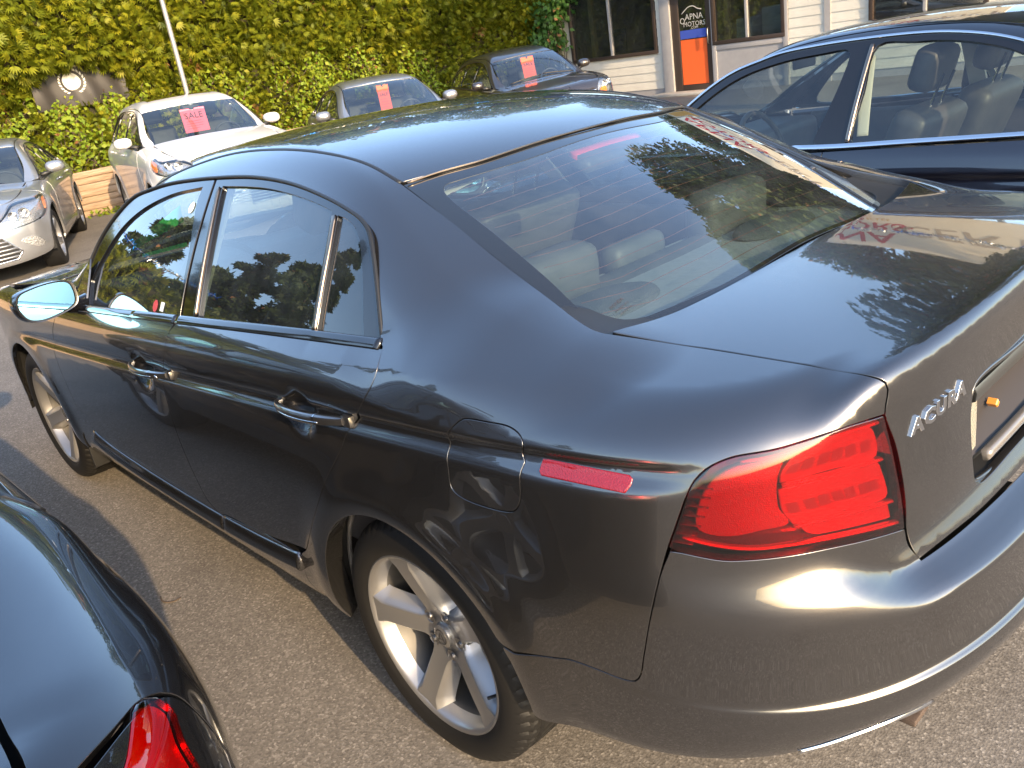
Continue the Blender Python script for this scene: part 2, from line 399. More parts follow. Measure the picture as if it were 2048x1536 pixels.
def window_glass(name, tint, ior=1.52, dust=.03, rough=0., refl=1.75):
    m = bpy.data.materials.new(name); m.use_nodes = True; nt = m.node_tree; nt.nodes.clear()
    out = nt.nodes.new('ShaderNodeOutputMaterial'); tr = nt.nodes.new('ShaderNodeBsdfTransparent'); tr.inputs[0].default_value = (*tint, 1)
    gl = nt.nodes.new('ShaderNodeBsdfGlossy'); gl.inputs['Roughness'].default_value = rough; gl.inputs['Color'].default_value = (1, 1, 1, 1)
    geo = nt.nodes.new('ShaderNodeNewGeometry'); mr = nt.nodes.new('ShaderNodeMapRange'); mr.inputs[3].default_value = ior; mr.inputs[4].default_value = 1/ior
    nt.links.new(geo.outputs['Backfacing'], mr.inputs[0]); fr = nt.nodes.new('ShaderNodeFresnel'); nt.links.new(mr.outputs[0], fr.inputs[0])
    # both faces of the pane reflect
    mu = nt.nodes.new('ShaderNodeMath'); mu.operation = 'MULTIPLY'; mu.inputs[1].default_value = refl; mu.use_clamp = True; nt.links.new(fr.outputs[0], mu.inputs[0])
    mx = nt.nodes.new('ShaderNodeMixShader'); nt.links.new(mu.outputs[0], mx.inputs[0]); nt.links.new(tr.outputs[0], mx.inputs[1]); nt.links.new(gl.outputs[0], mx.inputs[2])
    df = nt.nodes.new('ShaderNodeBsdfDiffuse'); df.inputs[0].default_value = (.42, .47, .52, 1)
    co = objco(nt); n = tex(nt, 'Noise', Scale=7., Detail=8., Roughness=.7); nt.links.new(co, n.inputs['Vector'])
    mr2 = nt.nodes.new('ShaderNodeMapRange'); mr2.inputs[1].default_value = .4; mr2.inputs[2].default_value = .75; mr2.inputs[3].default_value = dust*.4; mr2.inputs[4].default_value = dust*1.6; nt.links.new(n.outputs['Fac'], mr2.inputs[0])
    m2 = nt.nodes.new('ShaderNodeMixShader'); nt.links.new(mr2.outputs[0], m2.inputs[0]); nt.links.new(mx.outputs[0], m2.inputs[1]); nt.links.new(df.outputs[0], m2.inputs[2])
    nt.links.new(m2.outputs[0], out.inputs[0]); return m
MAT = {}
MAT['grey_paint'] = car_paint('grey_paint', (.094, .092, .093), metal=.9, rough=.25)
MAT['black_gloss'] = plain('black_gloss', (.006, .006, .007), .12, coat=.6)
MAT['black_trim'] = plain('black_trim', (.012, .012, .012), .45)
MAT['dark_liner'] = plain('dark_liner', (.006, .006, .006), .8)
MAT['chrome'] = plain('chrome', (.78, .78, .78), .10, metal=1.)
MAT['satin_strip'] = plain('satin_strip', (.30, .24, .19), .30, metal=1.)
MAT['glass'] = window_glass('glass', (.28, .34, .33)); MAT['glass_rear'] = window_glass('glass_rear', (.54, .63, .61), dust=.028, refl=2.5)
MAT['glass_clear'] = window_glass('glass_clear', (.74, .83, .79))
MAT['frit'] = plain('frit', (.010, .011, .012), .06, coat=1., spec=.6)
MAT['rubber'] = plain('rubber', (.008, .0077, .0074), .62, spec=.3)
MAT['alloy'] = plain('alloy', (.34, .335, .33), .36, metal=.8, coat=.2)
MAT['barrel'] = plain('barrel', (.10, .098, .095), .5, metal=.7)
MAT['alloy_dark'] = plain('alloy_dark', (.06, .06, .06), .5, metal=.5)
MAT['steel'] = plain('steel', (.35, .34, .33), .4, metal=1.)
def stained(name, base, c2, rough=.7, scale=8., metal=0.):
    m, nt, b = newmat(name); setp(b, rough=rough, metal=metal); n = tex(nt, 'Noise', Scale=scale, Detail=6., Roughness=.65); nt.links.new(objco(nt), n.inputs['Vector'])
    nt.links.new(ramp(nt, n.outputs['Fac'], [(.3, base), (.72, c2)]), b.inputs['Base Color']); bump(nt, b, n.outputs['Fac'], .15, .005); return m
MAT['rust'] = stained('rust', (.035, .022, .016), (.09, .065, .05), .85, 40.)
MAT['leather'] = stained('leather', (.075, .08, .08), (.10, .105, .10), .55, 9.)
MAT['leather_dark'] = stained('leather_dark', (.045, .045, .05), (.07, .07, .075), .5, 9.)
MAT['cloth_grey'] = stained('cloth_grey', (.27, .29, .28), (.34, .36, .35), .85, 60.)
MAT['trim_pale'] = stained('trim_pale', (.50, .48, .42), (.56, .54, .48), .7, 20.)
# ---------------------------------------------------------------- the grey saloon's body surface
tl_plan = cspline([3.72, 3.4, 3.0, 2.5, 1.9, 1.2, .5, 0, -.4, -.8, -1.1], [.86, .885, .902, .911, .916, .9175, .917, .914, .905, .89, .88])
tl_crease = cspline([3.4, 2.2, 1.75, 1.07, .4, .06, -.23, -.5, -.9], [.70, .757, .786, .826, .872, .893, .913, .928, .945])
tl_belt = cspline([3.0, 2.2, 1.77, 1.0, .24, -.02, -.4, -.8], [.90, .935, .955, .998, 1.044, 1.056, 1.07, 1.07])
tl_prof = cspline([0, .1, .22, .4, .65, .85, 1.0, 1.3, 1.65, 1.85, 2.0, 2.25, 2.7], [.075, .035, .014, .006, .0, .002, .006, .004, .016, .032, .052, .10, .22])
tl_groove = pch([-.07, -.036, -.029, -.004, .003, .009, .020, .05], [0, .0006, .0022, .0135, .0138, .0110, .0018, 0])
tl_Xr = pch([.15, .25, .32, .37, .41, .445, .475, .503, .514, .522, .56, .62, .67, .70, .80, .90, .98, 1.04, 1.09, 1.2], [-.70, -.84, -.93, -.99, -1.028, -1.050, -1.060, -1.0615, -1.0525, -1.0505, -1.051, -1.052, -1.05, -1.047, -1.043, -1.037, -1.035, -1.036, -1.03, -1.0])
tl_m = pch([.3, .5, .6, .72, .8, 1.1], [2.7, 2.7, 2.9, 3.4, 3.7, 3.8])
tl_deckz = cspline([-1.1, -.96, -.88, -.75, -.6, -.45, -.2, .3], [1.070, 1.082, 1.079, 1.076, 1.077, 1.079, 1.083, 1.09])
tl_hoodz = cspline([1.6, 2.2, 2.5, 3.0, 3.4, 3.75], [1.02, 1.00, .985, .93, .85, .72])
tl_top = cspline([-.75, -.62, -.485, -.3, -.17, 0, .15, .3, .5, .75, 1.0, 1.3, 1.55, 1.8, 2.2, 2.6], [.955, 1.018, 1.08, 1.167, 1.226, 1.297, 1.354, 1.392, 1.420, 1.436, 1.436, 1.417, 1.377, 1.283, 1.10, .92])
tl_gplan = cspline([-.7, -.45, -.2, 0, .4, .9, 1.5, 2.0, 2.5], [.72, .765, .80, .825, .845, .852, .848, .825, .76])
tl_rside = pch([-.9, -.45, -.15, .1], [.10, .12, .08, .04])
tl_kun = pch([-.85, -.62, -.42, -.28, -.12, .05, .25], [.01, .10, .18, .18, .12, .05, .015])
def tl_gside(P):
    x = P[:, 0]; z = P[:, 2]; zb = tl_belt(x)
    return (np.abs(P[:, 1])-(tl_gplan(x)-.55*np.maximum(z-zb, -.04)-.45*np.maximum(z-zb, 0)**2))*.86
def tl_gtop(P):
    x = P[:, 0]; y = P[:, 1]
    xq = x-.26*y*y*sstep(-x, -1.0, -.2)+.22*y*y*sstep(x, 1.2, 1.8)
    return (P[:, 2]-(tl_top(xq)-.085*y*y-.03*y**4))*np.where((x < .2) | (x > 1.6), .92, .99)
def tl_field(P):
    x = P[:, 0]; y = P[:, 1]; z = P[:, 2]; ay = np.abs(y)
    zc = tl_crease(x); zb = tl_belt(x)
    s = np.where(z < zc, (z-.2)/(zc-.2), 1+(z-zc)/np.maximum(zb-zc, .05))
    fade = 1-sstep(-x, .62, .80)
    fade2 = sstep(-x, -2.9, -2.3)
    Ys = tl_plan(x)-tl_prof(np.clip(s, -.3, 3.2))-tl_groove(z-zc)*fade*fade2
    # flared wheel arches and rocker
    for cx in (0., 2.74):
        r = np.sqrt((x-cx)**2+(z-.32)**2); Ys = Ys+.013*np.exp(-((r-.385)/.055)**2)*(z < 1)
    Ys = Ys-.55*np.maximum(.375-z, 0)**1.3*sstep(-x, .30, .55)
    # scooped recesses behind the door pulls
    for hx, hz, sx in ((.287, .866, .052), (1.268, .803, .055)):
        Ys = Ys-.020*np.exp(-(((x-hx)/sx)**2+((z-hz)/.050)**2)**2)*(y > 0)
    Xr = tl_Xr(z)
    # deck-lid face sits forward of the bumper; ledge widens towards the corners under the lamps
    zt = .704+.10*sstep(ay, .50, .74); w = .050+.085*sstep(ay, .48, .72)
    Xr = Xr+.066*sstep(z, zt-w, zt)
    xs = -.2; t = np.maximum(xs-x, 0)/(xs-Xr); tf = np.maximum(x-2.75, 0)/(.93)
    m = tl_m(z)
    g = t**4+tf**3.6+(ay/Ys)**m
    plan = (g**(1/m)-1)*Ys
    top = np.where(x < 1.3, tl_deckz(x)-.075*y*y-.02*y**4, tl_hoodz(x)-.05*y*y)
    rr = tl_rside(x); wr = sstep(t, .80, .95)*(1-sstep(ay, .55, .80)); rr = rr*(1-wr)+.022*wr
    low = rmax(plan, (z-top)*.985, rr)
    gh = rmax(tl_gside(P), tl_gtop(P), .055)
    gh = np.maximum(gh, .90-z)
    return smin(low, gh, .010+tl_kun(x)*(.06+.94*sstep(ay, .40, .74))*sstep(z, .88, 1.05))
# outlines measured on the car, metres
TLP = {
    'dlo_outer': [(2.03, 0.821, 0.944), (1.953, 0.777, 1.035), (1.896, 0.711, 1.141), (1.82, 0.665, 1.212), (1.704, 0.624, 1.275), (1.555, 0.61, 1.303), (1.405, 0.604, 1.322), (1.233, 0.604, 1.334), (1.051, 0.607, 1.342), (0.788, 0.617, 1.346), (0.561, 0.636, 1.333), (0.356, 0.665, 1.305), (0.247, 0.683, 1.283), (0.2, 0.693, 1.271), (0.154, 0.707, 1.25), (0.109, 0.737, 1.207), (0.056, 0.78, 1.137), (0.004, 0.827, 1.052)],
    'front_glass': [(1.82, 0.847, 0.936), (1.868, 0.798, 1.014), (1.812, 0.76, 1.082), (1.704, 0.698, 1.181), (1.575, 0.66, 1.241), (1.36, 0.632, 1.292), (1.118, 0.624, 1.318), (1.115, 0.652, 1.285), (1.044, 0.748, 1.162), (1.021, 0.799, 1.088), (0.989, 0.852, 0.999), (1.378, 0.853, 0.97)],
    'rear_glass': [(0.972, 0.628, 1.322), (0.819, 0.634, 1.323), (0.686, 0.642, 1.321), (0.539, 0.656, 1.31), (0.404, 0.673, 1.294), (0.328, 0.684, 1.281), (0.3, 0.747, 1.195), (0.284, 0.799, 1.116), (0.276, 0.842, 1.043), (0.551, 0.848, 1.026), (0.859, 0.852, 1.007), (0.888, 0.781, 1.123), (0.922, 0.713, 1.218)],
    'quarter_glass': [(0.293, 0.691, 1.273), (0.256, 0.695, 1.267), (0.219, 0.704, 1.256), (0.188, 0.717, 1.238), (0.13, 0.765, 1.167), (0.071, 0.832, 1.051), (0.151, 0.837, 1.048), (0.247, 0.841, 1.044), (0.259, 0.791, 1.128), (0.275, 0.74, 1.206)],
    'belt': [(1.813, 0.883, 0.929), (1.366, 0.877, 0.96), (0.937, 0.872, 0.995), (0.526, 0.864, 1.018), (0.216, 0.851, 1.034), (-0.017, 0.843, 1.047)],
    'rear_door_edge': [(-0.02, 0.846, 1.045), (-0.031, 0.88, 1.011), (-0.013, 0.907, 0.963), (0.082, 0.904, 0.87), (0.128, 0.912, 0.811), (0.22, 0.919, 0.713), (0.283, 0.925, 0.631), (0.373, 0.921, 0.52), (0.444, 0.912, 0.439)],
    'door_split': [(0.955, 0.876, 0.99), (0.99, 0.893, 0.961), (1.017, 0.91, 0.91), (1.055, 0.912, 0.86), (1.105, 0.9, 0.813), (1.113, 0.915, 0.747), (1.113, 0.918, 0.654), (1.104, 0.916, 0.559), (1.085, 0.912, 0.466), (1.055, 0.909, 0.399), (0.977, 0.906, 0.365)],
    'front_door_edge': [(2.088, 0.901, 0.872), (2.161, 0.909, 0.798), (2.235, 0.901, 0.736), (2.228, 0.912, 0.66), (2.208, 0.914, 0.589), (2.185, 0.912, 0.496), (2.15, 0.909, 0.427)],
    'door_bottom': [(2.15, 0.909, 0.427), (1.959, 0.908, 0.396), (1.615, 0.909, 0.386), (1.401, 0.908, 0.382), (1.149, 0.908, 0.375), (0.969, 0.907, 0.375), (0.689, 0.909, 0.401), (0.448, 0.911, 0.431)],
    'strip_low': [(2.021, 0.893, 0.287), (1.65, 0.891, 0.281), (1.002, 0.902, 0.327), (0.557, 0.904, 0.352), (0.488, 0.907, 0.386)],
    'fuel': [(-0.281, 0.891, 0.959), (-0.296, 0.886, 0.968), (-0.352, 0.878, 0.971), (-0.403, 0.872, 0.97), (-0.429, 0.874, 0.96), (-0.438, 0.88, 0.946), (-0.429, 0.876, 0.928), (-0.437, 0.88, 0.916), (-0.435, 0.889, 0.903), (-0.43, 0.899, 0.847), (-0.417, 0.901, 0.825), (-0.398, 0.902, 0.815), (-0.277, 0.907, 0.809), (-0.247, 0.907, 0.823), (-0.246, 0.905, 0.856), (-0.246, 0.899, 0.892), (-0.249, 0.89, 0.91), (-0.248, 0.891, 0.922), (-0.266, 0.896, 0.946)],
    'marker': [(-0.477, 0.872, 0.927), (-0.56, 0.862, 0.929), (-0.639, 0.847, 0.928), (-0.645, 0.848, 0.924), (-0.645, 0.853, 0.917), (-0.639, 0.862, 0.906), (-0.568, 0.875, 0.907), (-0.481, 0.886, 0.905), (-0.475, 0.883, 0.909)],
    'lamp': [(-0.924, 0.586, 0.984), (-0.896, 0.656, 0.988), (-0.858, 0.705, 0.979), (-0.831, 0.736, 0.973), (-0.81, 0.757, 0.971), (-0.787, 0.776, 0.968), (-0.769, 0.791, 0.961), (-0.753, 0.805, 0.95), (-0.74, 0.817, 0.933), (-0.732, 0.827, 0.912), (-0.715, 0.839, 0.858), (-0.702, 0.847, 0.818), (-0.72, 0.839, 0.811), (-0.748, 0.825, 0.805), (-0.777, 0.807, 0.799), (-0.807, 0.784, 0.798), (-0.85, 0.74, 0.797), (-0.888, 0.685, 0.794), (-0.92, 0.616, 0.784), (-0.942, 0.547, 0.772), (-0.939, 0.553, 0.829), (-0.931, 0.567, 0.911)],
    'lid_side': [(-0.458, 0.64, 1.069), (-0.532, 0.605, 1.053), (-0.607, 0.592, 1.048), (-0.791, 0.59, 1.048), (-0.903, 0.59, 1.046), (-0.922, 0.581, 1.035), (-0.925, 0.578, 1.023), (-0.925, 0.583, 1.002), (-0.924, 0.585, 0.985), (-0.931, 0.564, 0.929), (-0.937, 0.551, 0.871), (-0.941, 0.546, 0.822), (-0.943, 0.544, 0.772), (-0.944, 0.53, 0.732), (-0.95, 0.508, 0.695)],
    'lid_bottom': [(-0.95, 0.508, 0.695), (-0.965, 0.418, 0.699), (-0.976, 0.309, 0.697), (-0.982, 0.13, 0.698)],
    'glass_out': [(0.211, 0.554, 1.319), (0.031, 0.576, 1.243), (-0.13, 0.593, 1.169), (-0.267, 0.6, 1.104), (-0.343, 0.603, 1.067), (-0.381, 0.596, 1.051), (-0.406, 0.562, 1.049), (-0.435, 0.506, 1.049), (-0.469, 0.388, 1.056), (-0.487, 0.252, 1.066), (-0.493, 0.038, 1.076)],
    'glass_top': [(0.211, 0.554, 1.319), (0.148, 0.351, 1.332), (0.129, 0.15, 1.343), (0.128, 0.097, 1.345)],
    'clear_in': [(0.137, 0.5, 1.303), (-0.079, 0.537, 1.206), (-0.232, 0.558, 1.131), (-0.333, 0.575, 1.079), (-0.372, 0.571, 1.062), (-0.406, 0.531, 1.056), (-0.433, 0.454, 1.06), (-0.468, 0.296, 1.07), (-0.476, 0.007, 1.084)],
    'clear_top': [(0.137, 0.5, 1.303), (0.141, 0.467, 1.311), (0.114, 0.363, 1.317), (0.091, 0.249, 1.322)],
    'bump_seam': [(-0.702, 0.847, 0.814), (-0.688, 0.855, 0.767), (-0.67, 0.868, 0.687), (-0.646, 0.87, 0.592), (-0.635, 0.87, 0.55), (-0.623, 0.872, 0.532), (-0.595, 0.878, 0.527), (-0.554, 0.885, 0.529), (-0.488, 0.893, 0.526), (-0.451, 0.896, 0.514), (-0.399, 0.904, 0.497)],
    'bump_bot': [(-0.415, 0.893, 0.342), (-0.52, 0.874, 0.358), (-0.625, 0.852, 0.363), (-0.708, 0.812, 0.356), (-0.753, 0.782, 0.356), (-0.838, 0.714, 0.372)],
    'pillar_in': [(0.031, 0.576, 1.243), (-0.13, 0.594, 1.169), (-0.285, 0.618, 1.111), (-0.383, 0.645, 1.085), (-0.424, 0.652, 1.076), (-0.445, 0.648, 1.072)],
    'lid_front': [(-0.448, 0.637, 1.071), (-0.454, 0.61, 1.07), (-0.465, 0.544, 1.064), (-0.487, 0.414, 1.065), (-0.501, 0.275, 1.073), (-0.503, 0.056, 1.08)],
    'lampA': [(-0.788, 0.784, 0.949), (-0.82, 0.756, 0.954), (-0.841, 0.735, 0.956), (-0.839, 0.744, 0.93), (-0.837, 0.747, 0.904), (-0.84, 0.746, 0.871), (-0.85, 0.736, 0.848), (-0.822, 0.768, 0.843), (-0.791, 0.795, 0.837), (-0.761, 0.815, 0.84), (-0.746, 0.824, 0.848), (-0.743, 0.825, 0.86), (-0.747, 0.821, 0.886), (-0.756, 0.814, 0.913), (-0.767, 0.803, 0.934)],
    'lampB': [(-0.857, 0.716, 0.96), (-0.892, 0.664, 0.967), (-0.918, 0.604, 0.965), (-0.921, 0.595, 0.955), (-0.924, 0.588, 0.924), (-0.923, 0.591, 0.915), (-0.889, 0.672, 0.92), (-0.843, 0.74, 0.917), (-0.845, 0.736, 0.934)],
    'lampC': [(-0.842, 0.742, 0.903), (-0.889, 0.673, 0.905), (-0.925, 0.588, 0.9), (-0.927, 0.582, 0.887), (-0.933, 0.571, 0.842), (-0.932, 0.575, 0.837), (-0.898, 0.661, 0.845), (-0.856, 0.729, 0.844), (-0.846, 0.74, 0.869)],
    'lampD': [(-0.865, 0.718, 0.834), (-0.902, 0.654, 0.832), (-0.935, 0.568, 0.822), (-0.938, 0.563, 0.794), (-0.911, 0.638, 0.807), (-0.882, 0.694, 0.814), (-0.871, 0.71, 0.822)],
    'ridge1': [(-0.843, 0.74, 0.912), (-0.889, 0.673, 0.914), (-0.926, 0.584, 0.908)],
    'ridge2': [(-0.855, 0.73, 0.841), (-0.898, 0.662, 0.84), (-0.935, 0.566, 0.828)],
    'ridge0': [(-0.794, 0.775, 0.959), (-0.836, 0.736, 0.963), (-0.88, 0.684, 0.974), (-0.922, 0.591, 0.972)],
    'ridge3': [(-0.722, 0.837, 0.834), (-0.76, 0.817, 0.823), (-0.807, 0.783, 0.813), (-0.859, 0.727, 0.81), (-0.903, 0.656, 0.803), (-0.94, 0.556, 0.785)],
}
# ---------------------------------------------------------------- the grey saloon
FLAT = [(-.5, -1), (-.5, .6), (-.42, .95), (0, 1.0), (.42, .95), (.5, .6), (.5, -1)]
def side_rows(F, crease, x0, x1, proj, dx=.009, ds=(-.034, -.027, -.019, -.011, -.005, 0, .004, .007, .010, .014, .019, .026)):
    xs = np.arange(x0, x1, dx); pts = []
    for d in ds: pts.append(np.stack([xs, np.full_like(xs, 1.4), crease(xs)+d], 1))
    P, ok = cast(F, np.concatenate(pts), (0, -1, 0), 1.2, 40); return proj.to2(P[ok])
def arc(cx, cz, r, a0, a1, n, y=.9): return [(cx+r*math.cos(math.radians(a)), y, cz+r*math.sin(math.radians(a))) for a in np.linspace(a0, a1, n)]
def lens_mat(name, tint, dust=.0):
    return window_glass(name, tint, 1.5, dust)
MAT['lens_red'] = lens_mat('lens_red', (1, .02, .04)); MAT['lens_clear'] = lens_mat('lens_clear', (.95, .95, .95))
def bumpy(name, base, rough, scale, strength, kind='Voronoi', metal=0., coat=0.):
    m, nt, b = newmat(name); setp(b, base=base, rough=rough, metal=metal, coat=coat); v = tex(nt, kind, Scale=scale); nt.links.new(objco(nt), v.inputs['Vector']); bump(nt, b, v.outputs[0], strength, .004); return m
def brushed(name, base):
    m, nt, b = newmat(name); setp(b, base=base, rough=.26, metal=.5); n = tex(nt, 'Noise', Scale=1., Detail=3.); nt.links.new(objco(nt, (30., 30., 320.)), n.inputs['Vector']); bump(nt, b, n.outputs['Fac'], .22, .004); return m
MAT['red_reflector'] = bumpy('red_reflector', (.21, .006, .010), .16, 520., .35, metal=.5)
MAT['red_band'] = brushed('red_band', (.34, .010, .016))
MAT['red_dark'] = plain('red_dark', (.035, .002, .003), .25); MAT['red_rib'] = plain('red_rib', (.75, .05, .06), .10, metal=.8); MAT['red_mid'] = plain('red_mid', (.12, .004, .007), .35)
MAT['red_marker'] = bumpy('red_marker', (.19, .003, .006), .18, 330., .3, coat=1.)
def build_wheel(name_root, detail=True, R=.318, Wd=.235, rim=.232, mats=None):
    """parts of one road wheel, outer face towards +y, centre at the origin: list of (name, V, F, mat, sub)"""
    parts = []
    hw = Wd/2
    # tyre with tread blocks
    prof = [(rim-.012, -hw+.02), (rim+.004, -hw+.006), (R-.05, -hw-.002), (R-.02, -hw+.010), (R-.006, -hw+.028)]
    ny = 22
    for i in range(ny+1): prof.append((R-.003+.003*math.cos((i/ny-.5)*math.pi), -hw+.034+(Wd-.068)*i/ny))
    prof += [(R-.006, hw-.028), (R-.012, hw-.018), (R-.020, hw-.010), (R-.034, hw-.003), (R-.05, hw+.002), (rim+.020, hw-.001), (rim+.010, hw-.004), (rim+.003, hw-.010), (rim-.012, hw-.02)]
    k = 300 if detail else 48
    V, Fc = lathe(prof, k)
    if detail:
        n = len(prof); ang = (np.arange(len(V))//n)*2*math.pi/k; yy = V[:, 1]; rr = np.hypot(V[:, 0], V[:, 2]); cut = np.zeros(len(V))
        tread = (np.abs(yy) < hw-.012) & (rr > R-.02)
        for c in (-.052, 0, .052): cut = np.maximum(cut, np.where(np.abs(yy-c) < .0045, .007, 0))
        ph = (ang*60/(2*math.pi)+np.sign(yy)*yy*9.0) % 1.0; cut = np.maximum(cut, np.where((ph < .17) & (np.abs(yy) > .06), .0055, 0))
        ph2 = (ang*60/(2*math.pi)+.5-yy*14.0) % 1.0; cut = np.maximum(cut, np.where((ph2 < .12) & (np.abs(yy) < .048), .004, 0))
        # raised sidewall rib and lettering band
        side = (rr < R-.022) & (rr > rim+.022) & (yy > 0)
        f = np.where(tread, (rr-cut)/np.maximum(rr, 1e-6), 1.0); V[:, 0] *= f; V[:, 2] *= f
    parts.append(('tyre', V, Fc, MAT['rubber']))
    # rim: lip, barrel
    yo = hw-.012
    rp = [(rim-.004, yo-.018), (rim+.003, yo-.006), (rim+.003, yo), (rim-.002, yo+.0025), (rim-.007, yo), (rim-.012, yo-.008), (rim-.016, yo-.02), (rim-.022, yo-.040)]
    parts.append(('barrel', *lathe([(rim-.022, yo-.040), (rim-.030, yo-.075), (rim-.034, yo-.15), (rim-.02, yo-.19)], 72 if detail else 32), MAT['barrel']))
    parts.append(('rim', *lathe(rp, 96 if detail else 40), (mats or {}).get('rim', MAT['alloy'])))
    return parts, yo
def spoke_mesh(a, yo, rim, hubw=.026, rimw=.029, hubdepth=-.045, segs=14):
    """one wide spoke, chamfered on both flanks and flared into the rim"""
    V = []; rs = np.linspace(.045, rim-.010, segs); prof = None; nc = 9
    for r in rs:
        t = (r-.045)/(rim-.055)
        w = hubw*(1-t)+rimw*t+.012*sstep(t, .82, 1.0)+.012*(1-sstep(t, 0, .22)); top = yo+hubdepth*(1-t)**1.25-.004; fl = .016+.010*t
        cs = [(-w-fl, top-.040), (-w-fl*.45, top-.020), (-w-.0015, top-.0035), (-w+.003, top), (0, top-.0035*(1-t*.3)), (w-.003, top), (w+.0015, top-.0035), (w+fl*.45, top-.020), (w+fl, top-.040)]
        c, s = math.cos(a), math.sin(a)
        for u, h in cs: V.append((r*c-u*s, h, r*s+u*c))
    Fc = [(i*nc+j, i*nc+j+1, (i+1)*nc+j+1, (i+1)*nc+j) for i in range(segs-1) for j in range(nc-1)]
    Fc.append(tuple(range(nc))); Fc.append(tuple((segs-1)*nc+j for j in range(nc-1, -1, -1)))
    return V, Fc
def add_wheel(parent, cx, y, zc, side, R=.318, Wd=.235, rim=.232, detail=True, turn=0., spokes=5, cap=True, cache={}, style='wide'):
    """side=+1: outer face to +y"""
    key = (R, Wd, rim, detail, spokes, style)
    w = bpy.data.objects.new('wheel', None); w.location = (cx, y, zc); w.rotation_euler = (0, turn, 0 if side > 0 else math.pi); w.empty_display_size = .1; link(w, parent)
    if key not in cache:
        parts, yo = build_wheel('w', detail, R, Wd, rim)
        L = []
        for n, V, Fc, m in parts: o = mesh_obj(n, V, Fc, m); fixn(o, 35); L.append(o.data); bpy.data.objects.remove(o)
        mb = MB()
        for i in range(spokes):
            a = 2*math.pi*i/spokes+.035
            if style == 'wide': mb.add(*spoke_mesh(a, yo, rim))
            else: mb.add(*spoke_mesh(a, yo, rim, .012, .018, -.02, 8))
        o = mb.build('spokes', MAT['alloy'], None, True); fixn(o, 38); L.append(o.data); bpy.data.objects.remove(o)
        # hub, brake
        hub = MB(); hub.add(*lathe([(0.0005, yo-.048), (.030, yo-.047), (.033, yo-.050), (.060, yo-.052), (.072, yo-.058), (.078, yo-.075)], 40)); o = hub.build('hub', MAT['alloy'], None, True); fixn(o, 35); L.append(o.data); bpy.data.objects.remove(o)
        br = MB(); br.add(*lathe([(.05, yo-.135), (.145, yo-.135), (.147, yo-.13), (.147, yo-.115), (.145, yo-.11), (.09, yo-.11), (.085, yo-.09), (.05, yo-.09)], 40)); br.box((-.05, yo-.17, .09), (.05, yo-.09, .165)); o = br.build('brake_disc', MAT['steel'], None, True); fixn(o, 35); L.append(o.data); bpy.data.objects.remove(o)
        bk = MB(); bk.add(*lathe([(0.001, yo-.17), (.20, yo-.17)], 32)); o = bk.build('backing_plate', MAT['dark_liner'], None, True); L.append(o.data); bpy.data.objects.remove(o)
        if detail:
            cp = MB(); cp.add(*lathe([(.0005, yo-.0365), (.024, yo-.0368), (.0285, yo-.039), (.030, yo-.044), (.030, yo-.05)], 36)); o = cp.build('centre_cap', MAT['alloy'], None, True); fixn(o, 30); L.append(o.data); bpy.data.objects.remove(o)
            # emblem: ring with a caliper-like A
            em = MB(); em.add(*lathe([(.0180, yo-.0366), (.0180, yo-.0350), (.0205, yo-.0350), (.0205, yo-.0366)], 36))
            for s in (-1, 1):
                em.add([(s*.0015, yo-.0352, .016), (s*.006, yo-.0352, .006), (s*.0145, yo-.0352, -.0135), (s*.010, yo-.0352, -.0145), (s*.0035, yo-.0352, -.001), (s*.0008, yo-.0352, .010)], [(0, 1, 2, 3, 4, 5)])
            em.add([(-.007, yo-.0351, -.0045), (.007, yo-.0351, -.0045), (.0075, yo-.0351, -.007), (-.0075, yo-.0351, -.007)], [(0, 1, 2, 3)])
            o = em.build('emblem', MAT['alloy_dark'], None); L.append(o.data); bpy.data.objects.remove(o)
            for i in range(5):
                a = 2*math.pi*(i+.5)/5+.035; px, pz = .057*math.cos(a), .057*math.sin(a)
                nb = MB(); Vn, Fn = lathe([(.0005, yo-.041), (.0045, yo-.0412), (.0078, yo-.0435), (.0085, yo-.046), (.0085, yo-.0475), (.0150, yo-.0472), (.0172, yo-.0450), (.0185, yo-.0458)], 18); Vn = Vn+np.array([px, 0, pz]); nb.add(Vn, Fn)
                o = nb.build('lug_nut', MAT['steel'], None, True); fixn(o, 30); L.append(o.data); bpy.data.objects.remove(o)
            va = MB(); va.tube([(-.180, yo-.035, -.075), (-.172, yo-.012, -.072)], .004, 8); o = va.build('valve', MAT['black_trim'], None, True); L.append(o.data); bpy.data.objects.remove(o)
        cache[key] = L
    for me in cache[key]:
        o = bpy.data.objects.new(me.name.split('.')[0], me); link(o, w)
    return w
def rounded(name, lo, hi, mat, parent, bev=.03, M=None, seg=3):
    mb = MB(); mb.box(lo, hi); return mb.build(name, mat, parent, bevel=bev, seg=seg, M=M)
def rotmat(ax, ang, t=(0, 0, 0)):
    m = mathutils.Matrix.Translation(t) @ mathutils.Matrix.Rotation(ang, 4, ax); return np.array(m)
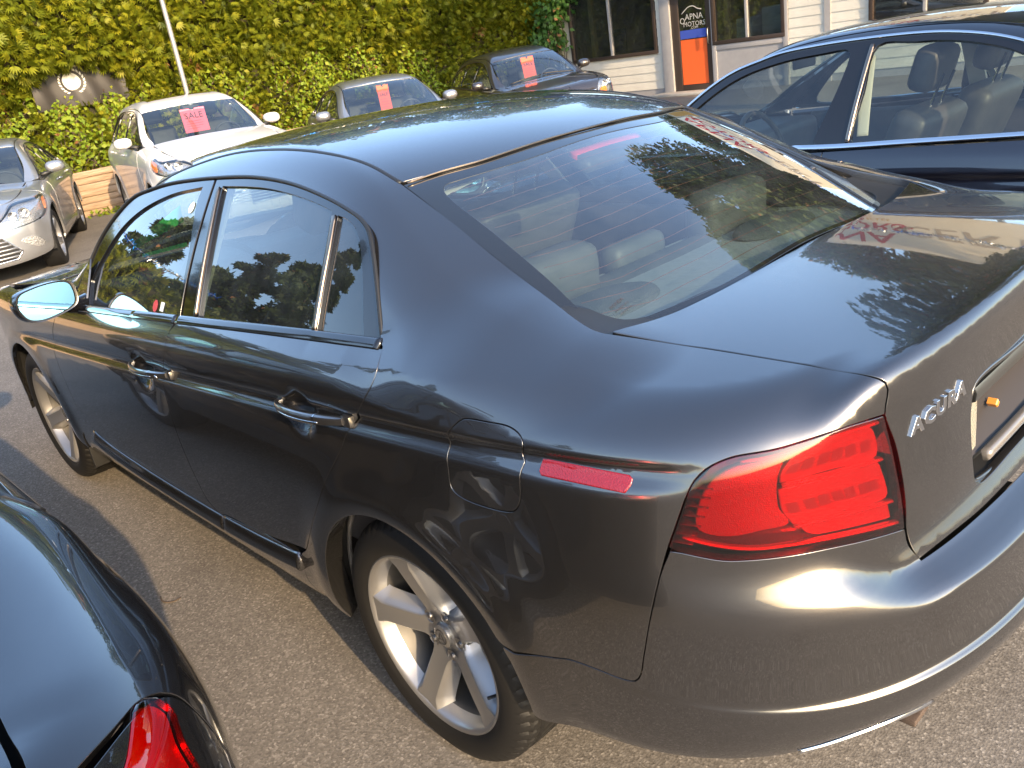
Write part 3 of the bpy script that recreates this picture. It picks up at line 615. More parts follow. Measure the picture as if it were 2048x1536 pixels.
def build_seat(parent, x, y, z, mat, w=.52, back=.62, tilt=.30, head=True, facing=1, name='seat', bolster=True):
    """a front seat as an object tree; x,y,z = cushion centre"""
    s = bpy.data.objects.new(name, None); s.location = (x, y, z); link(s, parent); s.rotation_euler = (0, 0, 0 if facing > 0 else math.pi)
    rounded('cushion', (-.26, -w/2, -.09), (.28, w/2, .08), mat, s, .06)
    rounded('backrest', (-.09, -w/2, 0), (.07, w/2, back), mat, s, .065, rotmat('Y', -tilt, (-.26, 0, .02)))
    if head:
        for sy in (-.055, .055):
            mb = MB(); mb.tube([(0, sy, back-.05), (0, sy, back+.14)], .006, 8); mb.build('headrest_post', MAT['chrome'], s, True, M=rotmat('Y', -tilt, (-.27, 0, .02)))
        rounded('headrest', (-.055, -.135, back+.05), (.055, .135, back+.24), mat, s, .05, rotmat('Y', -tilt*.8, (-.255, 0, .02)))
    return s
def build_tl():
    car = empty('grey_sedan'); tag(car, 'dark grey four-door sedan filling the foreground, seen from its rear left corner', 'car')
    F = tl_field; paint = MAT['grey_paint']
    pS = Proj(F, (0, 1, 0)); pQ = Proj(F, (-.32, .74, .60)); pB = Proj(F, (-.66, .74, .12)); pL = Proj(F, (-.62, .30, .72)); pR = Proj(F, (0, 0, 1)); pG = Proj(tl_gtop, (-.38, 0, .92)); pW = Proj(tl_gside, (0, .92, .36)); pT = Proj(F, (-.74, .62, .26))
    T = TLP
    # -------- doors
    splitz = T['door_split']; fe = T['front_door_edge']; db = T['door_bottom']; re_ = T['rear_door_edge']; belt = T['belt']
    beltf = [(2.06, .87, .908)]+belt[:2]
    k = [i for i, q in enumerate(db) if q[0] < 1.0][0]
    front = fe[::-1][:0]+[fe[0]]+[(2.06, .88, .905)]+[belt[0], belt[1], (.968, .87, .992)]+splitz[1:]+db[:k][::-1][:-1]+[db[0]]+fe[1:-1][::-1]
    nF = 5
    def idx(lst, q): return min(range(len(lst)), key=lambda i: sum((lst[i][j]-q[j])**2 for j in range(3)))
    rows = side_rows(F, tl_crease, -.05, 2.35, pS)
    d1 = panel('door', pS, front, paint, car, rows=rows, grid=(.017, .015), corners=[idx(front, q) for q in (fe[0], (2.06, .88, .905), (.968, .87, .992), splitz[-1], db[0])], mirror=True)
    rear = [(.952, .87, .993)]+belt[3:5]+[belt[5]]+re_[1:]+db[k:][::-1][1:]+splitz[::-1][:-1]
    d2 = panel('door', pS, rear, paint, car, rows=rows, grid=(.017, .015), corners=[idx(rear, q) for q in ((.952, .87, .993), belt[5], re_[-1], splitz[-1])], mirror=True)
    # -------- quarter, C-pillar and roof rail in one pressing, with the wheel arch cut out
    ditch = [(2.30, .70, .99), (2.05, .66, 1.085), (1.8, .61, 1.205), (1.55, .575, 1.305), (1.30, .556, 1.365), (1.05, .535, 1.398), (.75, .535, 1.403), (.50, .54, 1.386), (.35, .543, 1.361), (.213, .556, 1.32)]
    dlo = T['dlo_outer']; go = T['glass_out']
    pin = T['pillar_in']; A = ditch+pin
    seam = T['lid_side'][1:9]
    lamp = T['lamp']; lampTop = lamp[1:12]
    bs = T['bump_seam'][1:]
    archr = arc(0, .318, .358, 29, -8, 8)[:0]+arc(0, .318, .358, 150, -12, 22)
    archr = [(-.33, .9, .458)]+arc(0, .318, .360, 150, -14, 22)
    Q = A+seam+lampTop+bs[:-1]+[(-.352, .9, .492)]+archr[1:]+[(.36, .88, .232), (.50, .885, .232), (.52, .90, .30), (.488, .907, .405)]+re_[::-1][:-1]+[(-.012, .842, 1.05)]+dlo[::-1][:-1]+[(2.035, .822, .944), (2.12, .815, .94), (2.30, .80, .93)]
    cor = [idx(Q, q) for q in ((.213, .556, 1.32), pin[-1], T['lid_side'][8], lampTop[-1], (-.352, .9, .492), archr[-1], (.36, .88, .232), (.50, .885, .232), (.52, .90, .30), (-.012, .842, 1.05), (2.035, .822, .944), (2.30, .80, .93), ditch[0])]
    rowsQ = side_rows(F, tl_crease, -.72, .12, pQ)
    fuel = T['fuel']; mk = T['marker']
    qp = panel('quarter_panel', pQ, Q, paint, car, holes=[fuel, mk], rows=rowsQ, grid=.0115, corners=cor, hcorners={1: (0, 2, 5, 7)}, mirror=True, flange=.060)
    panel('fuel_door', pQ, fuel, paint, car, rows=rowsQ, grid=.012)
    o = panel('side_marker', pQ, mk, MAT['red_marker'], car, grid=.01, corners=(0, 2, 5, 7), gap=.001, bevel=.004, inset=-.003, mirror=True)
    # -------- sill with its bright strip
    sill = [(2.30, .88, .235), (1.2, .88, .236), (.50, .88, .236), (.52, .9, .30), (.488, .9, .402)]+[q for q in db[::-1][1:]]+[(2.17, .9, .42), (2.27, .9, .34)]
    panel('sill', pS, sill, paint, car, grid=(.03, .012), corners=[0, 2, 3, 4, len(sill)-2], mirror=True)
    sp = [(2.08, .9, .385), (1.95, .9, .362), (1.6, .9, .345), (1.2, .9, .342), (.975, .9, .345)]; sp2 = [(.962, .9, .346), (.75, .9, .357), (.55, .9, .374), (.50, .9, .380)]
    pr = [(-.5, -.3), (-.5, .5), (-.44, .85), (-.34, .98), (-.25, .96), (.38, .28), (.47, .1), (.5, -.3)]
    ribbon('sill_strip', pS, sp, .050, .019, paint, car, mirror=True, prof=pr); ribbon('sill_strip', pS, sp2, .050, .019, paint, car, mirror=True, prof=pr)
    # -------- front wing, bonnet, windscreen, nose (mostly hidden from here)
    fend = [(3.52, .8, .36), (3.40, .85, .36)]+arc(2.74, .318, .362, 0, 180, 18)+[(2.32, .9, .25), (2.285, .9, .34)]+fe[::-1]+[(2.05, .88, .915), (2.3, .86, .93), (2.7, .84, .90), (3.1, .8, .83), (3.45, .72, .74), (3.55, .72, .6)]
    panel('front_fender', Proj(F, (.1, .9, .35)), fend, paint, car, grid=.025, corners=(0, 1, 2, 19, 20, 21, 21+len(fe)), mirror=True, rows=side_rows(F, tl_crease, 2.2, 2.9, Proj(F, (.1, .9, .35))))
    hood = [(2.35, y, 1) for y in np.linspace(.80, -.80, 9)]+[(2.7, -.82, .9), (3.1, -.78, .8), (3.5, -.66, .8), (3.6, 0, .8), (3.5, .66, .8), (3.1, .78, .8), (2.7, .82, .9)]
    panel('hood', pR, hood, paint, car, grid=.06, corners=(0, 8), step=.04)
    nose = [(3.45, -.7, .72), (3.45, .7, .72), (3.45, .83, .3), (3.45, -.83, .3)]
    panel('front_bumper', Proj(F, (1, 0, .1), far=4.5), nose, paint, car, grid=.05, corners=(0, 1, 2, 3), step=.05)
    ws = [(1.52, y, 1.3) for y in np.linspace(-.555, .555, 7)]+[(1.8, .605, 1.2), (2.05, .655, 1.1), (2.28, .69, 1.0)]+[(2.36, y, 1.) for y in np.linspace(.6, -.6, 5)]+[(2.28, -.69, 1.0), (2.05, -.655, 1.1), (1.8, -.605, 1.2)]
    panel('windshield', Proj(tl_gtop, (.5, 0, .85)), ws, MAT['glass_clear'], car, grid=.06, gap=.0, flange=0, inset=.004, corners=(0, 6, 9, 14))
    # -------- roof
    top = [(q[0], q[1]-.004, q[2]) for q in ditch[4:]]; gt_ = T['glass_top']
    rt_ = top+[(.178, .46, 1.33), gt_[1], gt_[2], (.127, 0, 1.345)]; full = rt_+[(x, -y, z) for x, y, z in rt_[::-1][1:]]+[(1.50, -.45, 1.38), (1.54, 0, 1.38), (1.50, .45, 1.38)]
    panel('roof', pR, full, paint, car, grid=.02, corners=[idx(full, top[-1]), idx(full, (top[-1][0], -top[-1][1], top[-1][2])), 0, len(full)-4])
    # painted moulding along the roof joint
    ribbon('roof_moulding', pQ, [(q[0], q[1]-.001, q[2]) for q in ditch[3:]], .010, .0022, MAT['black_trim'], car, mirror=True)
    # -------- rear window: clear pane, black border, heater lines, bright top strip
    def half(a): return a+[(x, -y, z) for x, y, z in a[::-1] if abs(y) > 1e-4]
    gl = [(.124, 0, 1.345)]+[gt_[2], gt_[1], (.178, .46, 1.33)]+go[:-1]+[(-.490, 0, 1.08)]; gl = gl+[(x, -y, z) for x, y, z in gl[::-1][1:-1]]
    ci = T['clear_in']; cl = [(.082, 0, 1.33), (.084, .249, 1.322), (.103, .363, 1.317), (.126, .455, 1.311), (.133, .485, 1.308), (.118, .505, 1.30)]+ci[1:-1]+[(-.472, 0, 1.08)]; cl = cl+[(x, -y, z) for x, y, z in cl[::-1][1:-1]]
    cg = [idx(gl, go[0]), idx(gl, (go[0][0], -go[0][1], go[0][2]))]
    panel('rear_window', pG, gl, MAT['glass_rear'], car, grid=.03, gap=.003, flange=0, inset=.007, corners=cg)
    panel('window_border', pG, gl, MAT['frit'], car, holes=[cl], grid=.02, gap=.003, flange=.012, inset=.0055, corners=cg)
    cl2 = pG.to2(np.array(cl)); cl2 = crom(cl2, True, .02)
    for i, t in enumerate(np.linspace(.05, .95, 13)):
        # heater lines follow the curve of the pane's lower edge
        ys = np.linspace(-.6, .6, 61); xb = np.interp(np.abs(ys), [0, .25, .45, .6], [-.470, -.462, -.435, -.36]); xt = np.interp(np.abs(ys), [0, .3, .5, .6], [.080, .092, .135, .17]); xx = xb+(xt-xb)*t
        P0 = np.stack([xx, ys, np.full_like(ys, 1.5)], 1); P, ok = cast(tl_gtop, P0, (0, 0, -1), .8, 40); kk = inpoly(pG.to2(P), cl2)
        P = P[kk]
        if len(P) > 4:
            N = grad(tl_gtop, P); sweep('heater_line', P-N*.0085, N, .0011, .0005, MAT['heater'], car)
    ribbon('roof_seam_strip', Proj(F, (-.38, 0, .92)), half([(.2, .545, 1.32), (.178, .46, 1.33), gt_[1], gt_[2], (.122, 0, 1.345)]), .004, .0014, MAT['satin_strip'], car, prof=FLAT)
    # -------- boot lid (top and rear face), cut for the plate recess
    ls = T['lid_side']; lb = T['lid_bottom']; C = -.0018
    def spine(zs=None, xs=None):
        if xs is not None: P, ok = cast(F, np.array([(x, C, 1.6) for x in xs]), (0, 0, -1), 1.2, 60)
        else: P, ok = cast(F, np.array([(-1.6, C, z) for z in zs]), (1, 0, 0), 1.2, 80)
        return [tuple(q) for q in P]
    lf = T['lid_front']; lid = [(lf[-1][0]-.002, C, lf[-1][2])]+lf[:-1][::-1]+[(x, y-.001, z) for x, y, z in ls[1:]]+[(-.965, .418, .699), (-.976, .309, .697), (-.984, .13, .697), (-.986, C, .697)]
    lid = lid+spine(zs=[.71, .74, .80, .90, .98, 1.03, 1.045, 1.055, 1.065, 1.073])+spine(xs=[-.955, -.945, -.93, -.90, -.8, -.7, -.6, -.54])
    prec = [(-.962, .348, .925), (-.958, .335, .945), (-.97, .15, .952), (-.97, C, .953), (-.97, C, .752), (-.97, .15, .752), (-.968, .315, .752), (-.966, .336, .768)]
    lrows = []
    for yy in np.arange(0, .60, .02):
        zz = np.array([1.075, 1.07, 1.066, 1.062, 1.058, 1.054, 1.049, 1.043, 1.036]); O = np.stack([np.full(9, -1.6), np.full(9, yy), zz-.075*yy*yy], 1); P, ok = cast(F, O, (1, 0, -.25), 1.6, 60); lrows.append(P[ok])
    lid_o = panel('trunk_lid', pL, lid, paint, car, holes=[prec], grid=.012, rows=pL.to2(np.concatenate(lrows)), corners=[0, 5, 6+len(ls)-2, 6+len(ls)-2+4], hcorners={0: (3, 4)}, gap=.0018, flange=.016)
    halves(lid_o)
    # -------- rear bumper
    bb = T['bump_bot']
    bm_ = [(-.704, .846, .812)]+lamp[12:20]+[(-.946, .535, .735), (-.952, .505, .694), (-.967, .418, .694), (-.978, .309, .692), (-.986, .13, .692), (-.988, C, .692)]+spine(zs=[.685, .675, .665, .655, .64, .60, .57, .55, .54, .53, .52, .51, .50, .48, .45, .42])+[(-1.008, C, .388), (-1.003, .2, .389), (-.99, .378, .393), (-.975, .49, .400), (-.955, .545, .412), (-.935, .60, .424), (-.905, .655, .418), (-.875, .70, .40), (-.85, .735, .383), (-.77, .80, .366), (-.633, .855, .352), (-.526, .875, .343), (-.41, .89, .33)]+arc(0, .318, .362, 179, 152, 6)+[(-.352, .9, .488)]+bs[::-1][1:]
    cb = [0, idx(bm_, lamp[19]), idx(bm_, (-.952, .505, .694)), idx(bm_, (-.988, C, .692)), idx(bm_, (-1.008, C, .388)), idx(bm_, (-.41, .89, .33)), idx(bm_, (-.352, .9, .488))]
    br_ = []
    for z in [.635, .645, .652, .659, .666, .673, .680, .687, .694, .70, .71, .72, .735, .75, .765, .78]+list(np.arange(.480, .545, .0036)):
        fi = np.radians(np.linspace(112, 180, 90)); dr = np.stack([np.cos(fi), np.sin(fi), 0*fi], 1); P, ok = cast(F, np.array([-.2, 0, z])+dr*1.5, -dr, 1.3, 60); br_.append(P[ok])
    bo = panel('rear_bumper', pB, bm_, paint, car, rows=pB.to2(np.concatenate(br_)), grid=.0115, corners=cb, flange=.02); halves(bo)
    # -------- liner behind every gap
    # -------- tail lamps
    for sgn in (1, -1): build_tail_lamp(car, pT, T, sgn)
    # plate recess: tray, ribbed garnish, lamp lens, bracket
    build_plate(car)
    # -------- side glazing
    build_tl_windows(car, pW, T)
    return car
def halves(o):
    """complete a half panel across the car's centre plane, dropping the wall on that plane"""
    me = o.data; n = len(me.vertices); co = np.empty(n*3); me.vertices.foreach_get('co', co); co = co.reshape(-1, 3)
    nr = np.empty(len(me.loops)*3); me.corner_normals.foreach_get('vector', nr); nr = nr.reshape(-1, 3); vn = np.zeros((n, 3)); li = np.empty(len(me.loops), int); me.loops.foreach_get('vertex_index', li); vn[li] = nr
    fs = [tuple(p.vertices) for p in me.polygons]; keep = [f for f in fs if not all(abs(co[i, 1]) < .0042 for i in f)]
    near = np.abs(co[:, 1]) < .0026; co[near, 1] = 0
    V = np.concatenate([co, co*[1, -1, 1]]); N = np.concatenate([vn, vn*[1, -1, 1]]); Fc = keep+[tuple(i+n for i in reversed(f)) for f in keep]
    m2 = bpy.data.meshes.new(me.name); m2.from_pydata([tuple(v) for v in V], [], Fc); m2.update(); m2.materials.append(me.materials[0])
    m2.polygons.foreach_set('use_smooth', [True]*len(m2.polygons)); m2.normals_split_custom_set_from_vertices([tuple(v) for v in N]); o.data = m2; bpy.data.meshes.remove(me)
MAT['heater'] = plain('heater', (.16, .05, .03), .6)
def build_tail_lamp(car, pT, T, sgn):
    lamp = bpy.data.objects.new('tail_lamp', None); lamp.location = (-.85, 0, .88); link(lamp, car)
    mir = (1, sgn, 1)
    def add(o):
        o.parent = lamp; V = np.array([v.co for v in o.data.vertices])*mir-np.array([-.85, 0, .88])
        if sgn < 0:
            nr = np.zeros((len(V), 3))
            li = np.empty(len(o.data.loops), int); o.data.loops.foreach_get('vertex_index', li); cn = np.empty(len(li)*3); o.data.corner_normals.foreach_get('vector', cn); nr[li] = cn.reshape(-1, 3)
            o.data.flip_normals(); o.data.vertices.foreach_set('co', V.ravel()); o.data.update(); o.data.normals_split_custom_set_from_vertices([tuple(v) for v in nr*mir])
        else:
            o.data.vertices.foreach_set('co', V.ravel()); o.data.update()
        return o
    L = T['lamp']; c0 = (0, 11, 19)
    add(panel('lens', pT, L, MAT['lens_red'], None, grid=.012, gap=.0022, flange=.02, corners=c0, bevel=.003))
    add(panel('housing', pT, L, MAT['red_dark'], None, grid=.02, gap=.004, flange=0, inset=.030, corners=c0))
    if sgn < 0: return lamp
    add(panel('reflector', pT, T['lampA'], MAT['red_reflector'], None, grid=.012, gap=0, flange=.018, inset=.010, bevel=.004))
    add(panel('light_band', pT, T['lampB'], MAT['red_band'], None, grid=.012, gap=0, flange=.016, inset=.012, bevel=.003, corners=(0, 7)))
    add(panel('light_band', pT, T['lampC'], MAT['red_band'], None, grid=.012, gap=0, flange=.016, inset=.012, bevel=.003, corners=(0, 7)))
    add(panel('light_band', pT, T['lampD'], MAT['red_band'], None, grid=.012, gap=0, flange=.014, inset=.016, bevel=.003, corners=(0, 2, 3, 5)))
    for r in ('ridge0', 'ridge1', 'ridge2', 'ridge3'):
        add(ribbon('rib', pT, T[r], .006, .006, MAT['red_rib'], None, lift=-.011))
    # fins in the dark outer end
    lo = np.array(L[8:12]); a = np.array(T['lampA'])[10:15]
    for i in range(7):
        t = (i+.5)/7; p0 = np.array([np.interp(t, [0, .35, 1], [-.737, -.730, -.704]), 0, np.interp(t, [0, 1], [.93, .818])]); p1 = p0+np.array([-.030, 0, -.004])
        add(ribbon('fin', Proj(tl_field, (0, 1, 0)), [(p0[0], .9, p0[2]), (p1[0], .9, p1[2])], .0035, .012, MAT['red_dark'], None, lift=-.018))
    # rows of small diodes
    for b, n in (('lampB', 6), ('lampC', 7)):
        q = np.array(T[b]); top = crom(q[:3], False, .01); bot = crom(q[5:8][::-1], False, .01)
        for i in range(n):
            t = (i+.6)/n; A = top[int(t*(len(top)-1))]; B = bot[int(t*(len(bot)-1))]; c = A*.45+B*.55; dx = (top[-1]-top[0]); dx = dx/np.linalg.norm(dx)*.009; dz = (B-A); dz = dz/np.linalg.norm(dz)*.009
            add(panel('diode', pT, [c-dx-dz, c+dx-dz, c+dx+dz, c-dx+dz], MAT['red_mid'], None, grid=.02, gap=0, flange=0, inset=.0112, corners=(0, 1, 2, 3)))
    return lamp
def build_plate(car):
    g = bpy.data.objects.new('plate_recess', None); link(g, car)
    # deep tray
    out = [(.348, .925), (.335, .945), (.15, .952), (-.15, .952), (-.335, .945), (-.348, .925), (-.336, .768), (-.315, .752), (.315, .752), (.336, .768)]
    def X(y, z, d): return -.968+.075*abs(y)**2.2*1.6+d
    lo = np.array(out); lp = crom(lo, True, .03); ring0 = [(X(y, z, -.001), y, z) for y, z in lp]; ring1 = [(X(y*.97, z, .030), y*.97, .85+(z-.85)*.93) for y, z in lp]
    n = len(lp); V = ring0+ring1; Fc = [(i, (i+1) % n, n+(i+1) % n, n+i) for i in range(n)]+[tuple(range(n, 2*n))]
    fixn(mesh_obj('tray', V, Fc, MAT['black_trim'], g), 30)
    # bright garnish bar across the top
    mb = MB()
    for i in range(40):
        y = -.335+.67*i/39; 
    ys = np.linspace(-.335, .335, 41); V = []; cs = [(.004, .950), (-.006, .949), (-.010, .940), (-.008, .925), (.010, .918), (.02, .93)]
    for y in ys:
        for d, z in cs: V.append((X(y, z, d), y, z-.012*(abs(y)/.335)**3))
    k = len(cs); Fc = [(i*k+j, i*k+(j+1) % k, (i+1)*k+(j+1) % k, (i+1)*k+j) for i in range(40) for j in range(k)]+[tuple(range(k)), tuple(40*k+j for j in range(k-1, -1, -1))]
    fixn(mesh_obj('garnish_bar', V, Fc, MAT['chrome_satin'], g), 35)
    # frame around the recess
    fr = [(X(y, z, -.003), y, z) for y, z in lp]; P = np.array(fr); N = np.tile([-1., 0, 0], (len(P), 1)); sweep('recess_frame', P, N, .010, .005, MAT['grey_paint'], g, closed=True)
    # ribs
    for i, z in enumerate(np.arange(.772, .918, .0052)):
        mb = MB(); yy = .318 if z > .79 else .30; V = []
        for y in np.linspace(-yy, yy, 15):
            for d, dz in ((.024, -.0017), (.0205, 0), (.024, .0017)): V.append((X(y, z, d), y, z+dz))
        Fc = [(j*3+m, j*3+m+1, (j+1)*3+m+1, (j+1)*3+m) for j in range(14) for m in range(2)]
        fixn(mesh_obj('rib', V, Fc, MAT['rib'], g), 60)
    for s in (1, -1):
        q = [(X(.31, .9, .012), s*.312, .902), (X(.28, .9, .012), s*.278, .905), (X(.28, .8, .012), s*.272, .80), (X(.31, .8, .012), s*.298, .793)]
        V, Fc = boxVF((0, 0, 0), (1, 1, 1)); V = np.array([(a[0]+d, a[1], a[2]) for d in (0, .01) for a in q]); Fc = [(0, 1, 2, 3), (7, 6, 5, 4), (0, 4, 5, 1), (1, 5, 6, 2), (2, 6, 7, 3), (3, 7, 4, 0)]
        fixn(mesh_obj('reverse_lens', V, Fc, MAT['reverse'], g))
        mb = MB(); Vb, Fb = lathe([(.0005, -.007), (.006, -.007), (.0085, -.005), (.0085, .010)], 4); R = np.array([[0, 1, 0], [1, 0, 0], [0, 0, 1]]); mb.add(Vb@R.T+np.array([X(.2, .85, .008), s*.215, .862]), Fb); mb.build('screw_boss', MAT['amber_plastic'], g)
    # clear licence frame lip
    mb = MB()
    P = np.array([(X(y, .775, .004), y, .775+.004*math.cos(y*9)) for y in np.linspace(-.25, .25, 30)]); N = np.tile([-1., 0, .2], (30, 1)); sweep('plate_holder', P, N, .020, .009, MAT['holder'], g)
MAT['chrome_satin'] = plain('chrome_satin', (.30, .30, .28), .3, metal=1.); MAT['rib'] = plain('rib', (.050, .045, .044), .28); MAT['reverse'] = bumpy('reverse', (.26, .25, .20), .2, 300., .4, coat=1.)
MAT['amber_plastic'] = plain('amber_plastic', (.55, .22, .04), .4); MAT['holder'] = plain('holder', (.13, .12, .11), .2, coat=1.)
MAT['grey_plastic'] = stained('grey_plastic', (.12, .115, .11), (.16, .15, .14), .6, 25.)
def build_tl_windows(car, pW, T):
    dlo = T['dlo_outer']; fg = T['front_glass']; rg = T['rear_glass']; qg = T['quarter_glass']
    ff = [q for q in dlo[:9]]+[(1.016, .74, 1.17), (.985, .868, .992), (1.38, .865, .955), (1.83, .86, .925), (2.035, .84, .925)]
    panel('window_frame', pW, ff, MAT['black_gloss'], car, holes=[fg], grid=.03, gap=.002, flange=.02, corners=(8, 10, 13, 0), hcorners={0: (0, 1, 6, 10)}, mirror=True, inset=.003, hflange=.012)
    rf = [(1.037, .608, 1.342)]+dlo[9:]+[(.002, .83, 1.045), (.276, .845, 1.030), (.551, .852, 1.012), (.968, .868, .990), (1.0, .74, 1.17)]
    panel('window_frame', pW, rf, MAT['black_gloss'], car, holes=[rg, qg], grid=.03, gap=.002, flange=.02, corners=(0, len(dlo)-9, len(rf)-2), hcorners={0: (0, 5, 8, 10), 1: (0, 5, 7)}, mirror=True, inset=.003, hflange=.012)
    panel('side_window', pW, fg, MAT['glass'], car, grid=.06, gap=-.006, flange=0, inset=.011, corners=(0, 1, 6, 10), mirror=True)
    panel('side_window', pW, rg, MAT['glass'], car, grid=.06, gap=-.006, flange=0, inset=.011, corners=(0, 5, 8, 10), mirror=True)
    panel('quarter_window', pW, qg, MAT['glass'], car, grid=.06, gap=-.004, flange=0, inset=.010, corners=(0, 5, 7), mirror=True)
    # weatherstrip on the opening, belt moulding, pillar strips
    ribbon('weatherstrip', pW, dlo, .009, .004, MAT['black_trim'], car, mirror=True)
    pS = Proj(tl_field, (0, .94, .34))
    b = [(2.05, .86, .917), (1.8, .87, .938), (1.4, .87, .966), (.972, .865, .995)]; b2 = [(.962, .865, .996), (.55, .857, 1.023), (.25, .848, 1.040), (.0, .836, 1.052)]
    pr = [(-.5, -.8), (-.5, .5), (-.40, .9), (-.1, 1.0), (.25, .95), (.42, .6), (.5, .1), (.5, -.8)]
    ribbon('belt_moulding', pS, b, .027, .0045, MAT['black_gloss'], car, mirror=True, prof=pr); ribbon('belt_moulding', pS, b2, .027, .0045, MAT['black_gloss'], car, mirror=True, prof=pr)
    ribbon('window_divider', pW, [(.306, .69, 1.272), (.284, .74, 1.206), (.268, .791, 1.128), (.256, .842, 1.046)], 0.014, .0022, MAT['satin_strip'], car, mirror=True, prof=FLAT)
    ribbon('pillar_strip', pW, [(.992, .628, 1.318), (.942, .713, 1.218), (.908, .781, 1.123), (.879, .852, 1.012)], 0.012, .0022, MAT['satin_strip'], car, mirror=True, prof=FLAT)
def text_vf(s, size, depth=.0, bevel=0., align='CENTER', spacing=1., shear=0., res=2, bold=0.):
    """glyph outlines as a mesh in the xy plane (z = thickness)"""
    cu = bpy.data.curves.new('t', 'FONT'); cu.body = s; cu.size = size; cu.extrude = depth; cu.bevel_depth = bevel; cu.align_x = align; cu.space_character = spacing; cu.shear = shear; cu.resolution_u = res; cu.offset = bold
    ob = bpy.data.objects.new('t', cu); scene.collection.objects.link(ob); bpy.context.view_layer.update()
    me = bpy.data.meshes.new_from_object(ob.evaluated_get(bpy.context.evaluated_depsgraph_get())); V = np.array([v.co for v in me.vertices]); Fc = [tuple(p.vertices) for p in me.polygons]
    bpy.data.objects.remove(ob); bpy.data.curves.remove(cu); bpy.data.meshes.remove(me); return V, Fc
def frame_mat(o, ex, ey):
    ex = unit(ex); ez = unit(np.cross(ex, ey)); ey = np.cross(ez, ex); m = np.eye(4); m[:3, 0] = ex; m[:3, 1] = ey; m[:3, 2] = ez; m[:3, 3] = o; return m
def text_obj(name, s, size, o, ex, ey, mat, parent=None, sx=1., **k):
    V, Fc = text_vf(s, size, **k); V = V*[sx, 1, 1]; m = frame_mat(o, ex, ey); return mesh_obj(name, V@m[:3, :3].T+m[:3, 3], Fc, mat, parent, smooth=False)
MAT['green_paper'] = plain('green_paper', (.06, .80, .20), .7); MAT['white_paper'] = plain('white_paper', (.75, .76, .72), .7); MAT['sticker_red'] = plain('sticker_red', (.45, .03, .03), .5)
MAT['mirror_glass'] = plain('mirror_glass', (.17, .38, .54), .02, metal=1.)
MAT['stop_red'] = plain('stop_red', (.60, .05, .07), .3)
def solidify_quad(q, t):
    q = np.asarray(q, float); n = unit(np.cross(q[1]-q[0], q[2]-q[0])); V = np.concatenate([q, q+n*t]); k = len(q)
    return V, [tuple(range(k-1, -1, -1)), tuple(range(k, 2*k))]+[(i, (i+1) % k, k+(i+1) % k, k+i) for i in range(k)]
